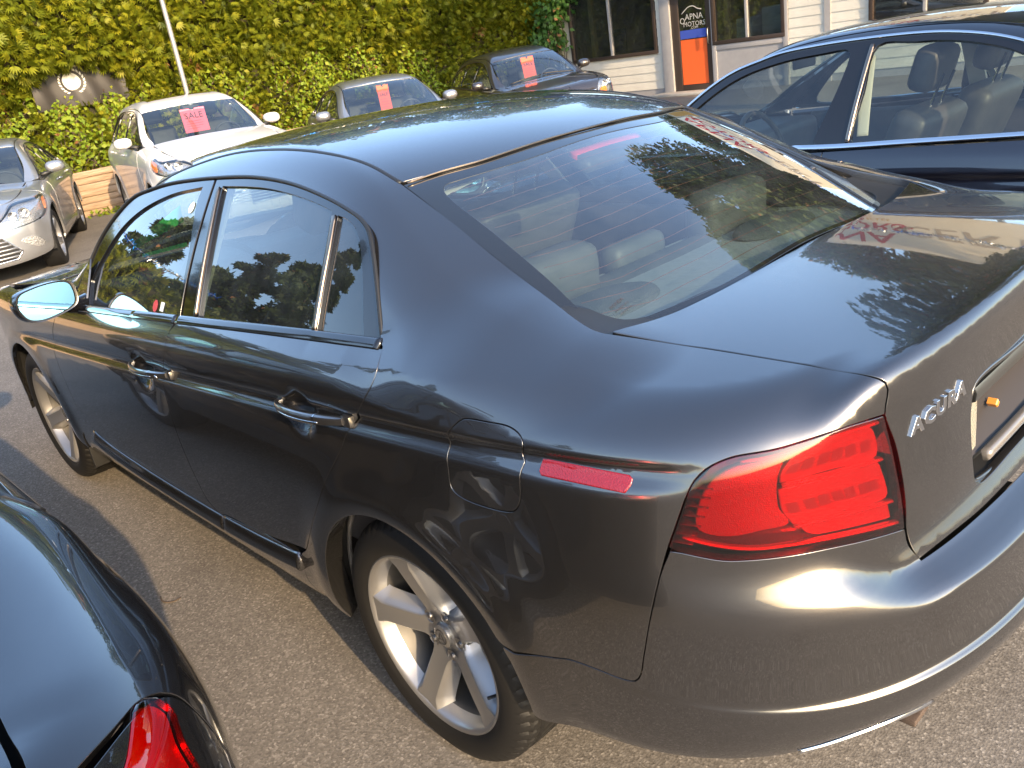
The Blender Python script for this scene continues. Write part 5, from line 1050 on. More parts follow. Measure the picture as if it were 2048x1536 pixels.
def build_door_mirror(root, x, y, z, sg, paint, s=1.):
    m = bpy.data.objects.new('door_mirror', None); m.location = (x, y, z); link(m, root); n = 20; rings = []
    for d, k in ((-.012, .92), (-.012, 1.), (.02, 1.04), (.06, .95), (.095, .70), (.11, .3)):
        rings.append([(d, sg*(.105*k*math.copysign(abs(math.cos(a))**.75, math.cos(a))+.01*d*5), .066*k*math.copysign(abs(math.sin(a))**.8, math.sin(a))) for a in np.linspace(0, 2*math.pi, n, endpoint=False)])
    V = np.concatenate(rings)*s; Fc = [(r*n+i, r*n+(i+1) % n, (r+1)*n+(i+1) % n, (r+1)*n+i) for r in range(5) for i in range(n)]+[tuple(5*n+i for i in range(n))]
    fixn(mesh_obj('housing', V, Fc, paint, m), 40); q = [(-.010, v[1]*.93, v[2]*.93) for v in rings[0]]; mesh_obj('glass', q, [tuple(range(n))], MAT['mirror_glass'], m, smooth=False)
    V, Fc = tube([(.03, -sg*.02, -.045), (.06, -sg*.10, -.06), (.09, -sg*.16, -.07)], [.022, .024, .028], 10); mesh_obj('arm', V, Fc, MAT['black_trim'], m)
MAT['chrome_trim'] = plain('chrome_trim', (.80, .81, .84), .14, metal=1.)
MAT['glass_car'] = window_glass('glass_car', (.62, .70, .68), dust=.02)
MAT['lamp_inner'] = bumpy('lamp_inner', (.75, .75, .72), .18, 55., .8, metal=.8); MAT['amber'] = plain('amber', (.75, .20, .02), .3, coat=.5); MAT['grille_dark'] = plain('grille_dark', (.015, .015, .016), .5)
MAT['lens_head'] = window_glass('lens_head', (.90, .91, .93), 1.5, .02)
def pts3(c, L):
    out = []
    for t in L:
        if t[0] == 'f': out += onfront(c, [t[1:]])
        elif t[0] == 's': out += onside(c, [t[1:]])
        elif t[0] == 't': out += ontop(c, [t[1:]])
        else: out.append(t)
    return out
def build_front(c, root, paint, spec, grid=.03):
    F = c.F; pN = Proj(F, (.80, .56, .20), far=4.8); Cc = -.0018; ar = c.R+.045; xe = spec.get('hood_end', c.xf-.22); hw = spec.get('hoodw', .66); fl = spec.get('wing_front', c.wb+ar+.10)
    edge = ontop(c, [(xe+.006-.14*(y/.5)**2, y) for y in (Cc, .2, .42)]+[(xe-.15, hw-.095), (c.wb+.30, hw-.012), (c.wb+.023, hw+.012)])
    zt = edge[0][2]; P, ok = cast(F, np.array([(c.xf+.6, Cc, z) for z in np.linspace(.22, zt-.01, 9)]), (-1, 0, 0), 2., 80); sp = [tuple(q) for q in P[ok]]
    bz = float(c.belt(np.array([c.wb]))[0]); side = onside(c, [(c.wb+.053, bz-.10), (c.wb+.123, bz-.20)])+onside(c, [(c.wb+ar*math.cos(math.radians(a)), c.R+ar*math.sin(math.radians(a))) for a in (39, 28, 16, 5, -6)])
    bot = onside(c, [(c.wb+ar+.06, .25)])+onfront(c, [(.62, .22), (.40, .21), (.2, .21)])
    out = edge+side+bot+sp
    heads = pts3(c, spec['head']); holes = [heads]; hc = {0: ()}
    nb = panel('front_bumper', pN, out, paint, root, holes=holes, grid=grid, gap=.0025, flange=.02, corners=(len(edge)-1, len(edge)+2, len(edge)+6, len(edge)+len(side)+len(bot)-1, len(out)-1, 0), step=.03); halves(nb)
    # headlamps: clear lens over bowls
    for sg in (1, -1):
        h = bpy.data.objects.new('headlamp', None); link(h, root)
        def put(o):
            o.parent = h
            if sg < 0:
                V = np.array([v.co for v in o.data.vertices])*[1, -1, 1]; nr = np.zeros((len(V), 3)); li = np.empty(len(o.data.loops), int); o.data.loops.foreach_get('vertex_index', li); cn = np.empty(len(li)*3); o.data.corner_normals.foreach_get('vector', cn); nr[li] = cn.reshape(-1, 3)
                o.data.flip_normals(); o.data.vertices.foreach_set('co', V.ravel()); o.data.update(); o.data.normals_split_custom_set_from_vertices([tuple(v) for v in nr*[1, -1, 1]])
        put(panel('lens', pN, heads, MAT['lens_head'], None, grid=.03, gap=.002, flange=.02, step=.03)); put(panel('housing', pN, heads, MAT[spec.get('inner', 'lamp_inner')], None, grid=.03, gap=.004, flange=0, inset=.045, step=.03))
        cen = np.mean(np.array(heads), 0)
        for k, (fy, fz, r) in enumerate(spec.get('bowls', ((-.05, 0, .05), (.05, .01, .04)))):
            hit = onfront(c, [(cen[1]+fy, cen[2]+fz)])[0]; V, Fc = lathe([(r*.25, -.05), (r*.6, -.035), (r*.92, 0), (r, .006), (r*1.04, 0)], 24); Rm = np.array([[0, 1, 0], [1, 0, 0], [0, 0, 1]])
            V = V@Rm.T+np.array(hit)-[.02, 0, 0]; V2, F2 = lathe([(.0005, .012), (r*.2, .01), (r*.34, 0), (r*.36, -.03)], 16); o = mesh_obj('bowl', V*[1, sg, 1], Fc, MAT['chrome'], h); fixn(o); o = mesh_obj('projector', (V2@Rm.T+np.array(hit)-[.035, 0, 0])*[1, sg, 1], F2, MAT['lens_head' if False else 'chrome'], h); fixn(o)
        if 'amber' in spec:
            a = pts3(c, spec['amber']); put(panel('indicator', pN, a, MAT['amber'], None, grid=.03, gap=0, flange=.01, inset=.012, step=.03))
        if 'fog' in spec:
            a = pts3(c, spec['fog']); put(panel('fog_lamp', pN, a, MAT['lamp_inner'], None, grid=.03, gap=0, flange=.01, inset=-.004, step=.03, bevel=.004))
    # grilles
    pG = Proj(F, (1, 0, .05), far=4.8)
    for nm, key, nb_, frm in (('grille', 'grille', spec.get('nbars', 5), True), ('lower_grille', 'lower', spec.get('nlow', 6), True)):
        if key not in spec: continue
        q = spec[key]; full = [(y, z) for y, z in q]+[(-y, z) for y, z in q[::-1] if abs(y) > 1e-3]; P3 = onfront(c, full); g = bpy.data.objects.new(nm, None); link(g, root)
        o = panel('backing', pG, P3, MAT['grille_dark'], None, grid=.05, gap=.0, flange=0, inset=-.004, step=.03, corners=tuple(range(len(full)))); o.parent = g
        zz = [z for y, z in full]; z0, z1 = min(zz), max(zz); poly = np.array(full)
        for i in range(nb_):
            z = z0+(z1-z0)*(i+.5)/nb_; ys = np.linspace(-1, 1, 161); k = inpoly(np.stack([ys, np.full_like(ys, z)], 1), poly)
            if k.sum() < 6: continue
            ys = ys[k]; H = np.array(onfront(c, [(y, z) for y in np.linspace(ys[0], ys[-1], 18)])); o = sweep('bar', H+[.006, 0, 0], np.tile([1., 0, .15], (18, 1)), (z1-z0)/nb_*.42, .010, MAT[spec.get('barmat', 'chrome_trim')], None); o.parent = g
        o = ribbon('surround', pG, P3, .016, .010, MAT['chrome_trim'], None, closed=True, step=.03, corners=tuple(range(len(full)))); o.parent = g
    if spec.get('emblem'):
        y, z, r = spec['emblem']; hit = np.array(onfront(c, [(y, z)])[0]); V, Fc = lathe([(r*.75, 0), (r*.8, .008), (r, .008), (r*1.05, 0)], 28); Rm = np.array([[0, 1, 0], [1.3, 0, 0], [0, 0, .9]]); fixn(mesh_obj('emblem', V@Rm.T+hit+[.008, 0, 0], Fc, MAT['chrome_trim'], root))
def close_rear(c, root, paint, grid=.06, hatch=False):
    F = c.F; zt = float(c.topz(np.array([c.xr+.35]))[0]) if hatch else None
    ys = np.linspace(.62, -.62, 7); deck = [(c.xr+.42, y) for y in ys]+[(c.xr+.10, -.60), (c.xr+.06, 0), (c.xr+.10, .60)]
    if not hatch: panel('trunk_lid', Proj(F, (-.2, 0, .98)), ontop(c, deck), paint, root, grid=grid, gap=.002, flange=.015, corners=(0, 6, 7, 9), step=.05)
    q = [(.74, .30), (.78, .6), (.72, .92), (0, .96), (-.72, .92), (-.78, .6), (-.74, .30)]; P = np.array([(c.xr-.6, y, z) for y, z in q]); H, ok = cast(F, P, (1, 0, 0), 2., 60); H[~ok] = P[~ok]+[.8, 0, 0]
    panel('rear_bumper', Proj(F, (-1, 0, .05), far=3.), [tuple(h) for h in H], paint, root, grid=grid, gap=0, flange=.02, corners=(0, 6), step=.05)
def car_root(name, label, loc, head, group=None, roll=0.):
    o = empty(name, loc, math.radians(head)); o.rotation_euler = (math.radians(roll), 0, math.radians(head)); tag(o, label, 'car', group); return o
def simple_cabin(root, c, mat, wheel_side=1, pale=None, floor=.45, dx=0.):
    inn = bpy.data.objects.new('interior', None); link(inn, root); top = float(c.topz(np.array([.9]))[0])
    for sy in (1, -1): build_seat(inn, 1.28+dx, sy*.37, floor+.06, mat, tilt=.38, name='front_seat', back=min(.62, top-.86))
    rounded('rear_backrest', (-.06, -.60, floor), (.08, .60, 1.0), mat, inn, .05, rotmat('Y', -.3, (.20, 0, 0)))
    rounded('rear_cushion', (.15, -.60, floor-.05), (.62, .60, floor+.12), mat, inn, .05)
    for y in (-.36, .36): rounded('headrest', (-.07, y-.14, .98), (.03, y+.14, 1.12), mat, inn, .04)
    rounded('dashboard', (1.88+dx, -.68, .60), (2.25+dx, .68, float(c.belt(np.array([2.]))[0])-.02), MAT['leather_dark'], inn, .06)
    P = np.array([(1.64+dx+.07*math.sin(a), wheel_side*.37+.18*math.cos(a), float(c.belt(np.array([1.7]))[0])-.06+.18*math.sin(a)) for a in np.linspace(0, 2*math.pi, 33)]); V, Fc = tube(P, .014, 8); mesh_obj('steering_wheel', V, Fc, MAT['leather_dark'], inn)
    rounded('mirror', (1.60+dx, -.11, top-.20), (1.62+dx, .11, top-.145), MAT['black_trim'], inn, .01)
    m = pale or MAT['trim_pale']; panel('headliner', Proj(c.F, (0, 0, 1)), ontop(c, [(.2, -.45), (.2, .45), (1.45, .45), (1.45, -.45)]), m, inn, grid=.12, gap=0, flange=0, inset=.035, corners=(0, 1, 2, 3), step=.1)
    for sg in (1, -1):
        rounded('door_card', (.0, sg*(c.half-.13)-.02, .40), (2.0, sg*(c.half-.13)+.02, float(c.belt(np.array([1.]))[0])-.06), MAT['leather_dark'], inn, .02)
    return inn
MAT['pink_paper'] = plain('pink_paper', (.86, .13, .20), .7); MAT['red_paper'] = plain('red_paper', (.80, .10, .06), .7); MAT['ink'] = plain('ink', (.03, .02, .025), .7)
def sale_sheet(c, root_mat, label, mat, x, y, z, w, h, group='sale sheets behind windscreens'):
    """a hanging tag in the car's local frame, words towards +x"""
    r = empty('sale_sheet'); r.matrix_world = root_mat; tag(r, label, 'sign', group)
    n = np.array([1., 0, .0]); ex = np.array([0, 1., 0]); ez = np.array([-.16, 0, 1.]); ez = unit(ez); o = np.array([x, y, z])
    out = [(-.5, 0), (-.12, 0), (-.05, -.06), (0, -.10), (.05, -.06), (.12, 0), (.5, 0), (.5, -1), (-.5, -1)]
    q = np.array([o+ex*a*w+ez*b*h for a, b in out]); V, Fc = solidify_quad(q, .0008); fixn(mesh_obj('sheet', V, Fc, mat, r), 20)
    mm = frame_mat(o+ez*(-.42*h)+n*.003, ex, ez); Vt, Ft = text_vf('SALE', w*.34, spacing=1.05, bold=.0006); mesh_obj('lettering', Vt@mm[:3, :3].T+mm[:3, 3], Ft, MAT['ink'], r, smooth=False)
    rr = random.Random(5)
    for k in range(4):
        a = o+ez*(-(.55+.1*k)*h)+n*.003-ex*w*.36; q = np.array([a, a+ex*w*(.4+.3*rr.random()), a+ex*w*(.4+.3*rr.random())+ez*.006, a+ez*.006]); mesh_obj('small_print', q, [(0, 1, 2, 3)], mat if False else MAT['ink_faint'], r, smooth=False)
    return r
MAT['ink_faint'] = plain('ink_faint', (.45, .06, .08), .7)
MAT['white_paint'] = car_paint('white_paint', (.68, .66, .63), metal=0., rough=.4, flake=0.); MAT['silver_paint'] = car_paint('silver_paint', (.46, .46, .46), metal=.75, rough=.36); MAT['midgrey_paint'] = car_paint('midgrey_paint', (.40, .40, .40), metal=.75, rough=.36)
MAT['brown_paint'] = car_paint('brown_paint', (.055, .046, .042), metal=.6, rough=.35); MAT['navy_paint'] = car_paint('navy_paint', (.004, .005, .012), metal=.3, rough=.3, flake=.2); MAT['black_paint'] = car_paint('black_paint', (.004, .0045, .006), metal=.2, rough=.25, flake=.1)
SED_DLO = [(2.08, .945), (1.90, 1.04), (1.68, 1.16), (1.45, 1.25), (1.2, 1.31), (.9, 1.335), (.55, 1.325), (.3, 1.28), (.1, 1.21), (-.08, 1.11), (-.17, 1.03)]
SED_DITCH = [(2.36, .68), (2.0, .645), (1.52, .565), (1.2, .545), (.8, .54), (.45, .55), (.2, .565), (-.1, .595), (-.35, .61), (-.55, .625), (-.8, .62)]
SED_WIN = [[(1.95, .97), (1.83, 1.05), (1.62, 1.16), (1.4, 1.24), (1.12, 1.292), (1.05, 1.295), (1.02, 1.0), (1.5, .985)], [(.96, 1.005), (.98, 1.295), (.9, 1.302), (.56, 1.292), (.36, 1.25), (.30, 1.03), (.6, 1.018)], [(.27, 1.035), (.33, 1.245), (.2, 1.20), (.03, 1.10), (-.04, 1.05)]]
SED_RG = [(.15, y) for y in (-.5, -.25, 0, .25, .5)]+[(-.2, .56), (-.44, .57), (-.50, .3), (-.52, 0), (-.50, -.3), (-.44, -.57), (-.2, -.56)]
SALE = 'cars for sale parked along the hedge'
def place(root): bpy.context.view_layer.update(); return root.matrix_world.copy()
def build_sale_cars():
    # white compact SUV
    c = car_shape(wb=2.62, half=.91, xr=-.84, xf=3.50, R=.345, belt=((-.9, 1.17), (0, 1.15), (1.8, 1.11), (3, 1.06)), hood=((1.6, 1.22), (2.0, 1.185), (2.4, 1.14), (2.9, 1.06), (3.25, .95), (3.5, .80)), deck=((-1, 1.15), (0, 1.16), (1, 1.17)), top=((-.86, .98), (-.78, 1.2), (-.68, 1.42), (-.55, 1.56), (-.2, 1.635), (.4, 1.66), (.9, 1.66), (1.25, 1.625), (1.5, 1.565), (1.8, 1.42), (2.15, 1.21), (2.45, 1.04)), gplan=((-.8, .72), (-.3, .80), (.3, .83), (1.2, .835), (1.8, .81), (2.3, .75)), tum=.42, tum2=.35, curv_r=.10, kC=.08, prof_in=.045, front=((.15, .10), (.3, .02), (.5, 0), (.75, .02), (.9, .08), (1.05, .2)), rhood=.07)
    r = car_root('white_suv', 'white compact SUV with a pink SALE sheet hung in its windscreen, by the timber wall', (11.34, -3.67, -.02), 167.6, SALE); r.scale = (1, 1, .972)
    dlo = [(2.02, 1.135), (1.85, 1.23), (1.62, 1.37), (1.40, 1.47), (1.1, 1.53), (.6, 1.55), (.1, 1.54), (-.2, 1.49), (-.42, 1.38), (-.58, 1.22)]
    win = [[(1.90, 1.16), (1.78, 1.24), (1.55, 1.37), (1.36, 1.445), (1.02, 1.495), (.98, 1.18)], [(.92, 1.185), (.95, 1.50), (.5, 1.51), (.12, 1.50), (.05, 1.20)], [(.0, 1.205), (.07, 1.49), (-.18, 1.44), (-.4, 1.32), (-.46, 1.24)]]
    sp = dict(hood_end=3.30, wing_front=3.03, tail=[(-.62, .95), (-.60, .58)], roof_span=(2, 7), head=[('s', 2.80, 1.02), ('s', 2.98, .985), ('t', 3.10, .62), ('f', .50, .91), ('f', .46, .83), ('f', .62, .80), ('s', 3.05, .83), ('s', 2.90, .90)], amber=[('s', 2.84, .99), ('s', 2.97, .96), ('s', 3.02, .86), ('s', 2.92, .90)], grille=[(.42, .88), (.40, .76), (0, .74), (0, .90)], lower=[(.5, .52), (.42, .36), (0, .34), (0, .54)], emblem=(0, .82, .06), wing_top=.90, inner='lamp_inner', hoodw=.68)
    build_car('white_suv', c, MAT['white_paint'], r, dlo, (2.12, .985, .02), [(2.36, .70), (2.0, .665), (1.5, .60), (1.15, .59), (.6, .59), (.1, .59), (-.25, .60), (-.52, .62), (-.62, .64), (-.68, .66)], None, front=sp, windows=win, cowl=2.17, hoodw=.68, rear_glass=None, mirrors=(1.76, 1.19), seats='leather_dark')
    build_front(c, r, MAT['white_paint'], sp); close_rear(c, r, MAT['white_paint'], hatch=True); simple_cabin(r, c, MAT['leather_dark'], floor=.62)
    panel('sunroof', Proj(c.F, (0, 0, 1)), ontop(c, [(.25, -.42), (.25, .42), (1.12, .42), (1.12, -.42)]), MAT['frit'], r, grid=.1, gap=0, flange=.004, inset=-.003, corners=(0, 1, 2, 3), step=.06)
    sale_sheet(c, place(r), 'pink SALE sheet hanging inside the white SUV windscreen', MAT['pink_paper'], 1.72, -.02, 1.475, .31, .30)
    # mid grey saloon
    c = car_shape(wb=2.80, half=.90); r = car_root('silver_grey_sedan', 'light grey sedan with a long red SALE tag, parked beside the white SUV', (10.9, -6.73, -.02), 156.6, SALE)
    sp = dict(hood_end=3.42, wing_front=3.26, tail=[(-.72, .9), (-.70, .56)], roof_span=(2, 6), head=[('s', 2.95, .86), ('s', 3.10, .84), ('t', 3.30, .58), ('f', .48, .72), ('f', .46, .64), ('f', .62, .62), ('s', 3.2, .66), ('s', 3.05, .76)], grille=[(.40, .70), (.36, .56), (0, .54), (0, .72)], lower=[(.55, .42), (.5, .30), (0, .28), (0, .42)], emblem=(0, .66, .05), wing_top=.80)
    build_car('sedan', c, MAT['midgrey_paint'], r, SED_DLO, (2.12, 1.0, -.02), SED_DITCH, None, front=sp, windows=SED_WIN, cowl=2.28, rear_glass=SED_RG, mirrors=(1.80, 1.03))
    build_front(c, r, MAT['midgrey_paint'], sp); close_rear(c, r, MAT['midgrey_paint']); simple_cabin(r, c, MAT['leather_dark'])
    sale_sheet(c, place(r), 'long red SALE tag hanging inside the light grey sedan windscreen', MAT['red_paper'], 1.80, -.03, 1.315, .17, .36)
    # dark hatchback
    c = car_shape(wb=2.65, half=.89, xr=-.80, xf=3.48, top=((-.80, .98), (-.66, 1.2), (-.45, 1.36), (-.1, 1.43), (.5, 1.475), (.9, 1.475), (1.2, 1.445), (1.55, 1.36), (1.9, 1.21), (2.3, 1.0), (2.5, .90)), deck=((-1, 1.0), (0, 1.02), (1, 1.03)), curv_r=.12, kC=.08); r = car_root('dark_hatchback', 'dark brown-black hatchback with a red SALE tag, nearest the office wall', (10.83, -9.79, .02), 155.2, SALE, roll=2.6)
    sp = dict(hood_end=3.28, wing_front=3.10, tail=[(-.62, .9), (-.60, .56)], roof_span=(2, 7), head=[('s', 2.80, .87), ('s', 2.98, .85), ('t', 3.16, .58), ('f', .46, .74), ('f', .44, .66), ('f', .60, .62), ('s', 3.08, .66), ('s', 2.92, .76)], amber=[('f', .62, .72), ('f', .50, .70), ('f', .50, .64), ('f', .62, .645)], grille=[(.40, .70), (.36, .58), (0, .56), (0, .72)], lower=[(.55, .44), (.5, .30), (0, .28), (0, .44)], emblem=(0, .66, .05), wing_top=.80)
    build_car('hatch', c, MAT['brown_paint'], r, [(2.08, .945), (1.90, 1.04), (1.68, 1.165), (1.45, 1.26), (1.2, 1.33), (.9, 1.36), (.5, 1.36), (.1, 1.33), (-.2, 1.26), (-.42, 1.13), (-.5, 1.03)], (2.12, 1.0, -.02), [(2.36, .68), (2.0, .645), (1.52, .565), (1.2, .545), (.8, .54), (.45, .545), (.1, .55), (-.3, .57), (-.52, .60), (-.62, .62)], None, front=sp, windows=SED_WIN[:2]+[[(.27, 1.035), (.33, 1.26), (.1, 1.27), (-.15, 1.22), (-.33, 1.08)]], cowl=2.28, mirrors=(1.80, 1.03))
    build_front(c, r, MAT['brown_paint'], sp); close_rear(c, r, MAT['brown_paint'], hatch=True); simple_cabin(r, c, MAT['leather_dark'])
    for sy, y0, y1 in ((1, .55, .02), (-1, -.02, -.55)):
        P = np.array(ontop(c, [(2.30-.02*abs(t), y0+(y1-y0)*t) for t in np.linspace(0, 1, 10)])); sweep('wiper', P+[.0, 0, .018], np.tile([.4, 0, .9], (10, 1)), .016, .010, MAT['black_trim'], r)
    sale_sheet(c, place(r), 'red SALE tag hanging inside the dark hatchback windscreen', MAT['red_paper'], 1.80, -.03, 1.31, .22, .33)
    # silver saloon at the left edge
    c = car_shape(wb=2.775, half=.905, xf=3.70, belt=((-.9, 1.0), (0, .985), (1.8, .945), (3, .90)), front=((.15, .10), (.25, .02), (.5, 0), (.62, .02), (.75, .08), (.9, .26))); r = car_root('silver_sedan', 'silver sedan cut by the left edge, with a big slatted lower grille', (12.25, -1.45, -.02), 157.2, SALE)
    sp = dict(hood_end=3.42, wing_front=3.24, tail=[(-.72, .9), (-.70, .56)], roof_span=(2, 6), head=[('s', 2.86, .84), ('s', 3.0, .83), ('t', 3.26, .60), ('f', .50, .70), ('f', .42, .66), ('f', .46, .585), ('f', .66, .58), ('s', 3.14, .62), ('s', 2.98, .73)], amber=[('s', 2.90, .815), ('s', 2.98, .80), ('s', 3.06, .68), ('s', 2.98, .74)], fog=[('f', .62, .44), ('f', .72, .46), ('f', .80, .36), ('f', .76, .33)], lower=[(.46, .52), (.60, .34), (.54, .27), (0, .24), (0, .53)], grille=[(.44, .64), (.40, .58), (0, .565), (0, .66)], nlow=7, nbars=2, barmat='silver_bar', emblem=(0, .615, .055), wing_top=.80, bowls=((.03, .0, .055), (-.07, -.01, .045)))
    build_car('sedan', c, MAT['silver_paint'], r, SED_DLO, (2.12, 1.0, -.02), SED_DITCH, None, front=sp, windows=SED_WIN, cowl=2.28, rear_glass=SED_RG, mirrors=(1.80, 1.04), grid=.03)
    build_front(c, r, MAT['silver_paint'], sp, grid=.02); close_rear(c, r, MAT['silver_paint']); simple_cabin(r, c, MAT['leather_dark'])
MAT['silver_bar'] = plain('silver_bar', (.42, .41, .40), .35, metal=.8)
# ---------------------------------------------------------------- navy saloon on the right, black saloon at the lower left
def build_navy():
    c = car_shape(wb=2.90, half=.93, xr=-1.05, xf=3.8, belt=((-.9, 1.02), (0, 1.0), (1.05, .968), (1.8, .94), (3, .90)), top=((-.75, .99), (-.45, 1.10), (-.1, 1.25), (.2, 1.35), (.5, 1.405), (.9, 1.432), (1.2, 1.425), (1.55, 1.375), (1.9, 1.235), (2.35, 1.0), (2.6, .88)), gplan=((-.8, .72), (-.3, .80), (.3, .84), (1.2, .85), (1.9, .82), (2.4, .75)), tum=.46, tum2=.45, crease=((-1, .86), (3, .80)))
    r = car_root('navy_sedan', 'dark navy sedan with chrome window surrounds, parked right of the grey car', (-.67, -2.66, 0), 0)
    dlo = [(2.12, .945), (2.0, 1.04), (1.834, 1.175), (1.726, 1.248), (1.629, 1.295), (1.504, 1.329), (1.408, 1.351), (1.216, 1.367), (1.016, 1.373), (.801, 1.372), (.661, 1.363), (.507, 1.339), (.381, 1.305), (.2, 1.235), (.02, 1.13), (-.1, 1.03)]
    win = [[(1.95, .975), (1.86, 1.09), (1.732, 1.192), (1.588, 1.267), (1.392, 1.314), (1.201, 1.332), (1.075, 1.336), (1.062, 1.32), (1.07, 1.204), (1.10, 1.09), (1.128, .99), (1.12, .976), (1.6, .968)], [(.945, 1.342), (.79, 1.341), (.651, 1.333), (.458, 1.294), (.368, 1.26), (.27, 1.21), (.20, 1.14), (.18, 1.03), (.22, 1.01), (.558, .993), (.94, .98), (.955, .995), (.948, 1.18)], [(.10, 1.03), (.14, 1.15), (.03, 1.09), (-.04, 1.045)]]
    sp = dict(hood_end=3.55, wing_front=3.38, tail=[(-.76, .9), (-.72, .56)], roof_span=(2, 6), head=[('s', 3.05, .86), ('s', 3.2, .84), ('t', 3.4, .58), ('f', .50, .72), ('f', .46, .64), ('f', .62, .62), ('s', 3.3, .66), ('s', 3.15, .76)], grille=[(.40, .70), (.36, .50), (0, .48), (0, .72)], emblem=(0, .62, .05), wing_top=.80)
    build_car('navy', c, MAT['navy_paint'], r, dlo, (2.16, 1.06, .0), [(2.36, .69), (2.0, .65), (1.52, .57), (1.2, .55), (.8, .545), (.45, .555), (.2, .57), (-.1, .60), (-.35, .615), (-.55, .63), (-.8, .62)], None, front=sp, windows=win, cowl=2.28, rear_glass=SED_RG, trim='chrome', mirrors=False, grid=.022)
    build_front(c, r, MAT['navy_paint'], sp); close_rear(c, r, MAT['navy_paint'], grid=.04); inn = simple_cabin(r, c, MAT['leather_dark'], pale=MAT['trim_pale'])
    ribbon('window_divider', Proj(c.gside, (0, .92, .36)), [(.968, .61, 1.345), (.968, .736, 1.18), (.972, .846, .985)], .018, .006, MAT['satin_strip'], r)
    for sg in (1, -1):
        q = [(1.07, sg*.80, .97), (.98, sg*.80, .97), (.985, sg*.575, 1.33), (1.07, sg*.575, 1.33)]; V, Fc = solidify_quad(np.array(q), .02*sg); fixn(mesh_obj('pillar_trim', V, Fc, MAT['trim_pale'], inn))
        P = np.array([(.93, sg*.79, 1.0), (.96, sg*.70, 1.12), (.985, sg*.60, 1.30)]); sweep('seat_belt', crom(P, False, .03), np.tile([-.3, sg*1., .3], (len(crom(P, False, .03)), 1)), .045, .004, MAT['belt_tan'], inn)
    return r
MAT['belt_tan'] = plain('belt_tan', (.52, .48, .38), .7)
def build_black():
    c = car_shape(wb=2.70, half=.90, xr=-1.02, deck=((-1.1, 1.0), (-.9, 1.025), (-.5, 1.03), (.3, 1.04)), belt=((-.9, .985), (0, .975), (1.8, .93), (3, .90)), rs=.075, kC=.16)
    r = car_root('black_sedan', 'glossy black sedan at the lower left with its red tail lamp showing', (.22, 2.345, 0), 0)
    sp = dict(hood_end=3.42, wing_front=3.22, roof_span=(2, 6), tail=[(-.80, 1.0), (-.735, .955), (-.70, .93), (-.705, .80), (-.69, .60)], head=[('s', 2.86, .86), ('s', 3.0, .84), ('t', 3.25, .58), ('f', .50, .72), ('f', .46, .64), ('f', .62, .62), ('s', 3.14, .66), ('s', 2.98, .76)], grille=[(.40, .70), (.36, .56), (0, .54), (0, .72)], wing_top=.80)
    pnt = MAT['black_paint']; ditch = SED_DITCH[:-2]+[(-.45, .63), (-.55, .642), (-.70, .642), (-.80, .640), (-.86, .625)]
    sp['tail'] = [(-.78, .97), (-.742, .957), (-.722, .93), (-.716, .86), (-.70, .60)]
    build_car('black', c, pnt, r, SED_DLO, (2.12, 1.0, -.02), ditch, None, front=sp, windows=SED_WIN, cowl=2.28, rear_glass=SED_RG, mirrors=(1.80, 1.03), grid=.018, handles=False)
    build_front(c, r, pnt, sp); simple_cabin(r, c, MAT['leather_dark'])
    F = c.F
    lid = ontop(c, [(-.52, y) for y in np.linspace(.60, -.60, 9)]+[(-.545, -.632), (-.70, -.637), (-.80, -.634), (-.86, -.62)]+[(-.93, -.5), (-.965, -.3), (-.975, 0), (-.965, .3), (-.93, .5)]+[(-.86, .62), (-.80, .634), (-.70, .637), (-.545, .632)]); panel('trunk_lid', Proj(F, (-.2, 0, .98)), lid, pnt, r, grid=.02, gap=.003, flange=.02, corners=(9, 12, 18, 21), step=.02)
    # tail lamps wrap the corners; rear face and bumper below
    lp = [(-.748, .757, .958), (-.735, .782, .942), (-.742, .790, .925), (-.772, .787, .905), (-.79, .79, .86), (-.80, .785, .80), (-.86, .73, .77), (-.93, .60, .78), (-.95, .52, .84), (-.92, .60, .93), (-.875, .66, .955), (-.824, .715, .952), (-.785, .738, .957)]
    pT = Proj(F, (-.74, .62, .26)); lamp = snap(F, np.array(lp)); lamp = [tuple(q) for q in lamp]
    for sg in (1, -1):
        g = bpy.data.objects.new('tail_lamp', None); link(g, r)
        for nm, mat, ins, gp in (('lens', 'lens_red', -.002, .002), ('reflector', 'red_band', .009, .0025)):
            o = panel(nm, pT, lamp, MAT[mat], None, grid=.015, gap=gp, flange=.012 if nm == 'lens' else 0, inset=ins, bevel=.004, step=.015); o.parent = g
            if sg < 0:
                V = np.array([v.co for v in o.data.vertices])*[1, -1, 1]; nr = np.zeros((len(V), 3)); li = np.empty(len(o.data.loops), int); o.data.loops.foreach_get('vertex_index', li); cn = np.empty(len(li)*3); o.data.corner_normals.foreach_get('vector', cn); nr[li] = cn.reshape(-1, 3); o.data.flip_normals(); o.data.vertices.foreach_set('co', V.ravel()); o.data.update(); o.data.normals_split_custom_set_from_vertices([tuple(v) for v in nr*[1, -1, 1]])
    P, ok = cast(F, np.array([(-1.6, -.0018, z) for z in np.linspace(.24, 1.0, 14)]), (1, 0, 0), 1.4, 60); spine = [tuple(q) for q in P[ok]]
    edge = [tuple(q) for q in snap(F, np.array([(-.975, .0, 1.01), (-.965, .3, 1.0), (-.93, .5, .99), (-.872, .625, .985)]))]; edge[0] = (edge[0][0], -.0018, edge[0][2])
    bot = onside(c, [(-.70, .60), (-.50, .55), (-.36, .47)])+onside(c, [((c.R+.045)*math.cos(math.radians(a)), c.R+(c.R+.045)*math.sin(math.radians(a))) for a in (165, 180, 192)])+onside(c, [(-.45, .24)])+[tuple(q) for q in snap(F, np.array([(-.75, .78, .24), (-.95, .5, .24)]))]
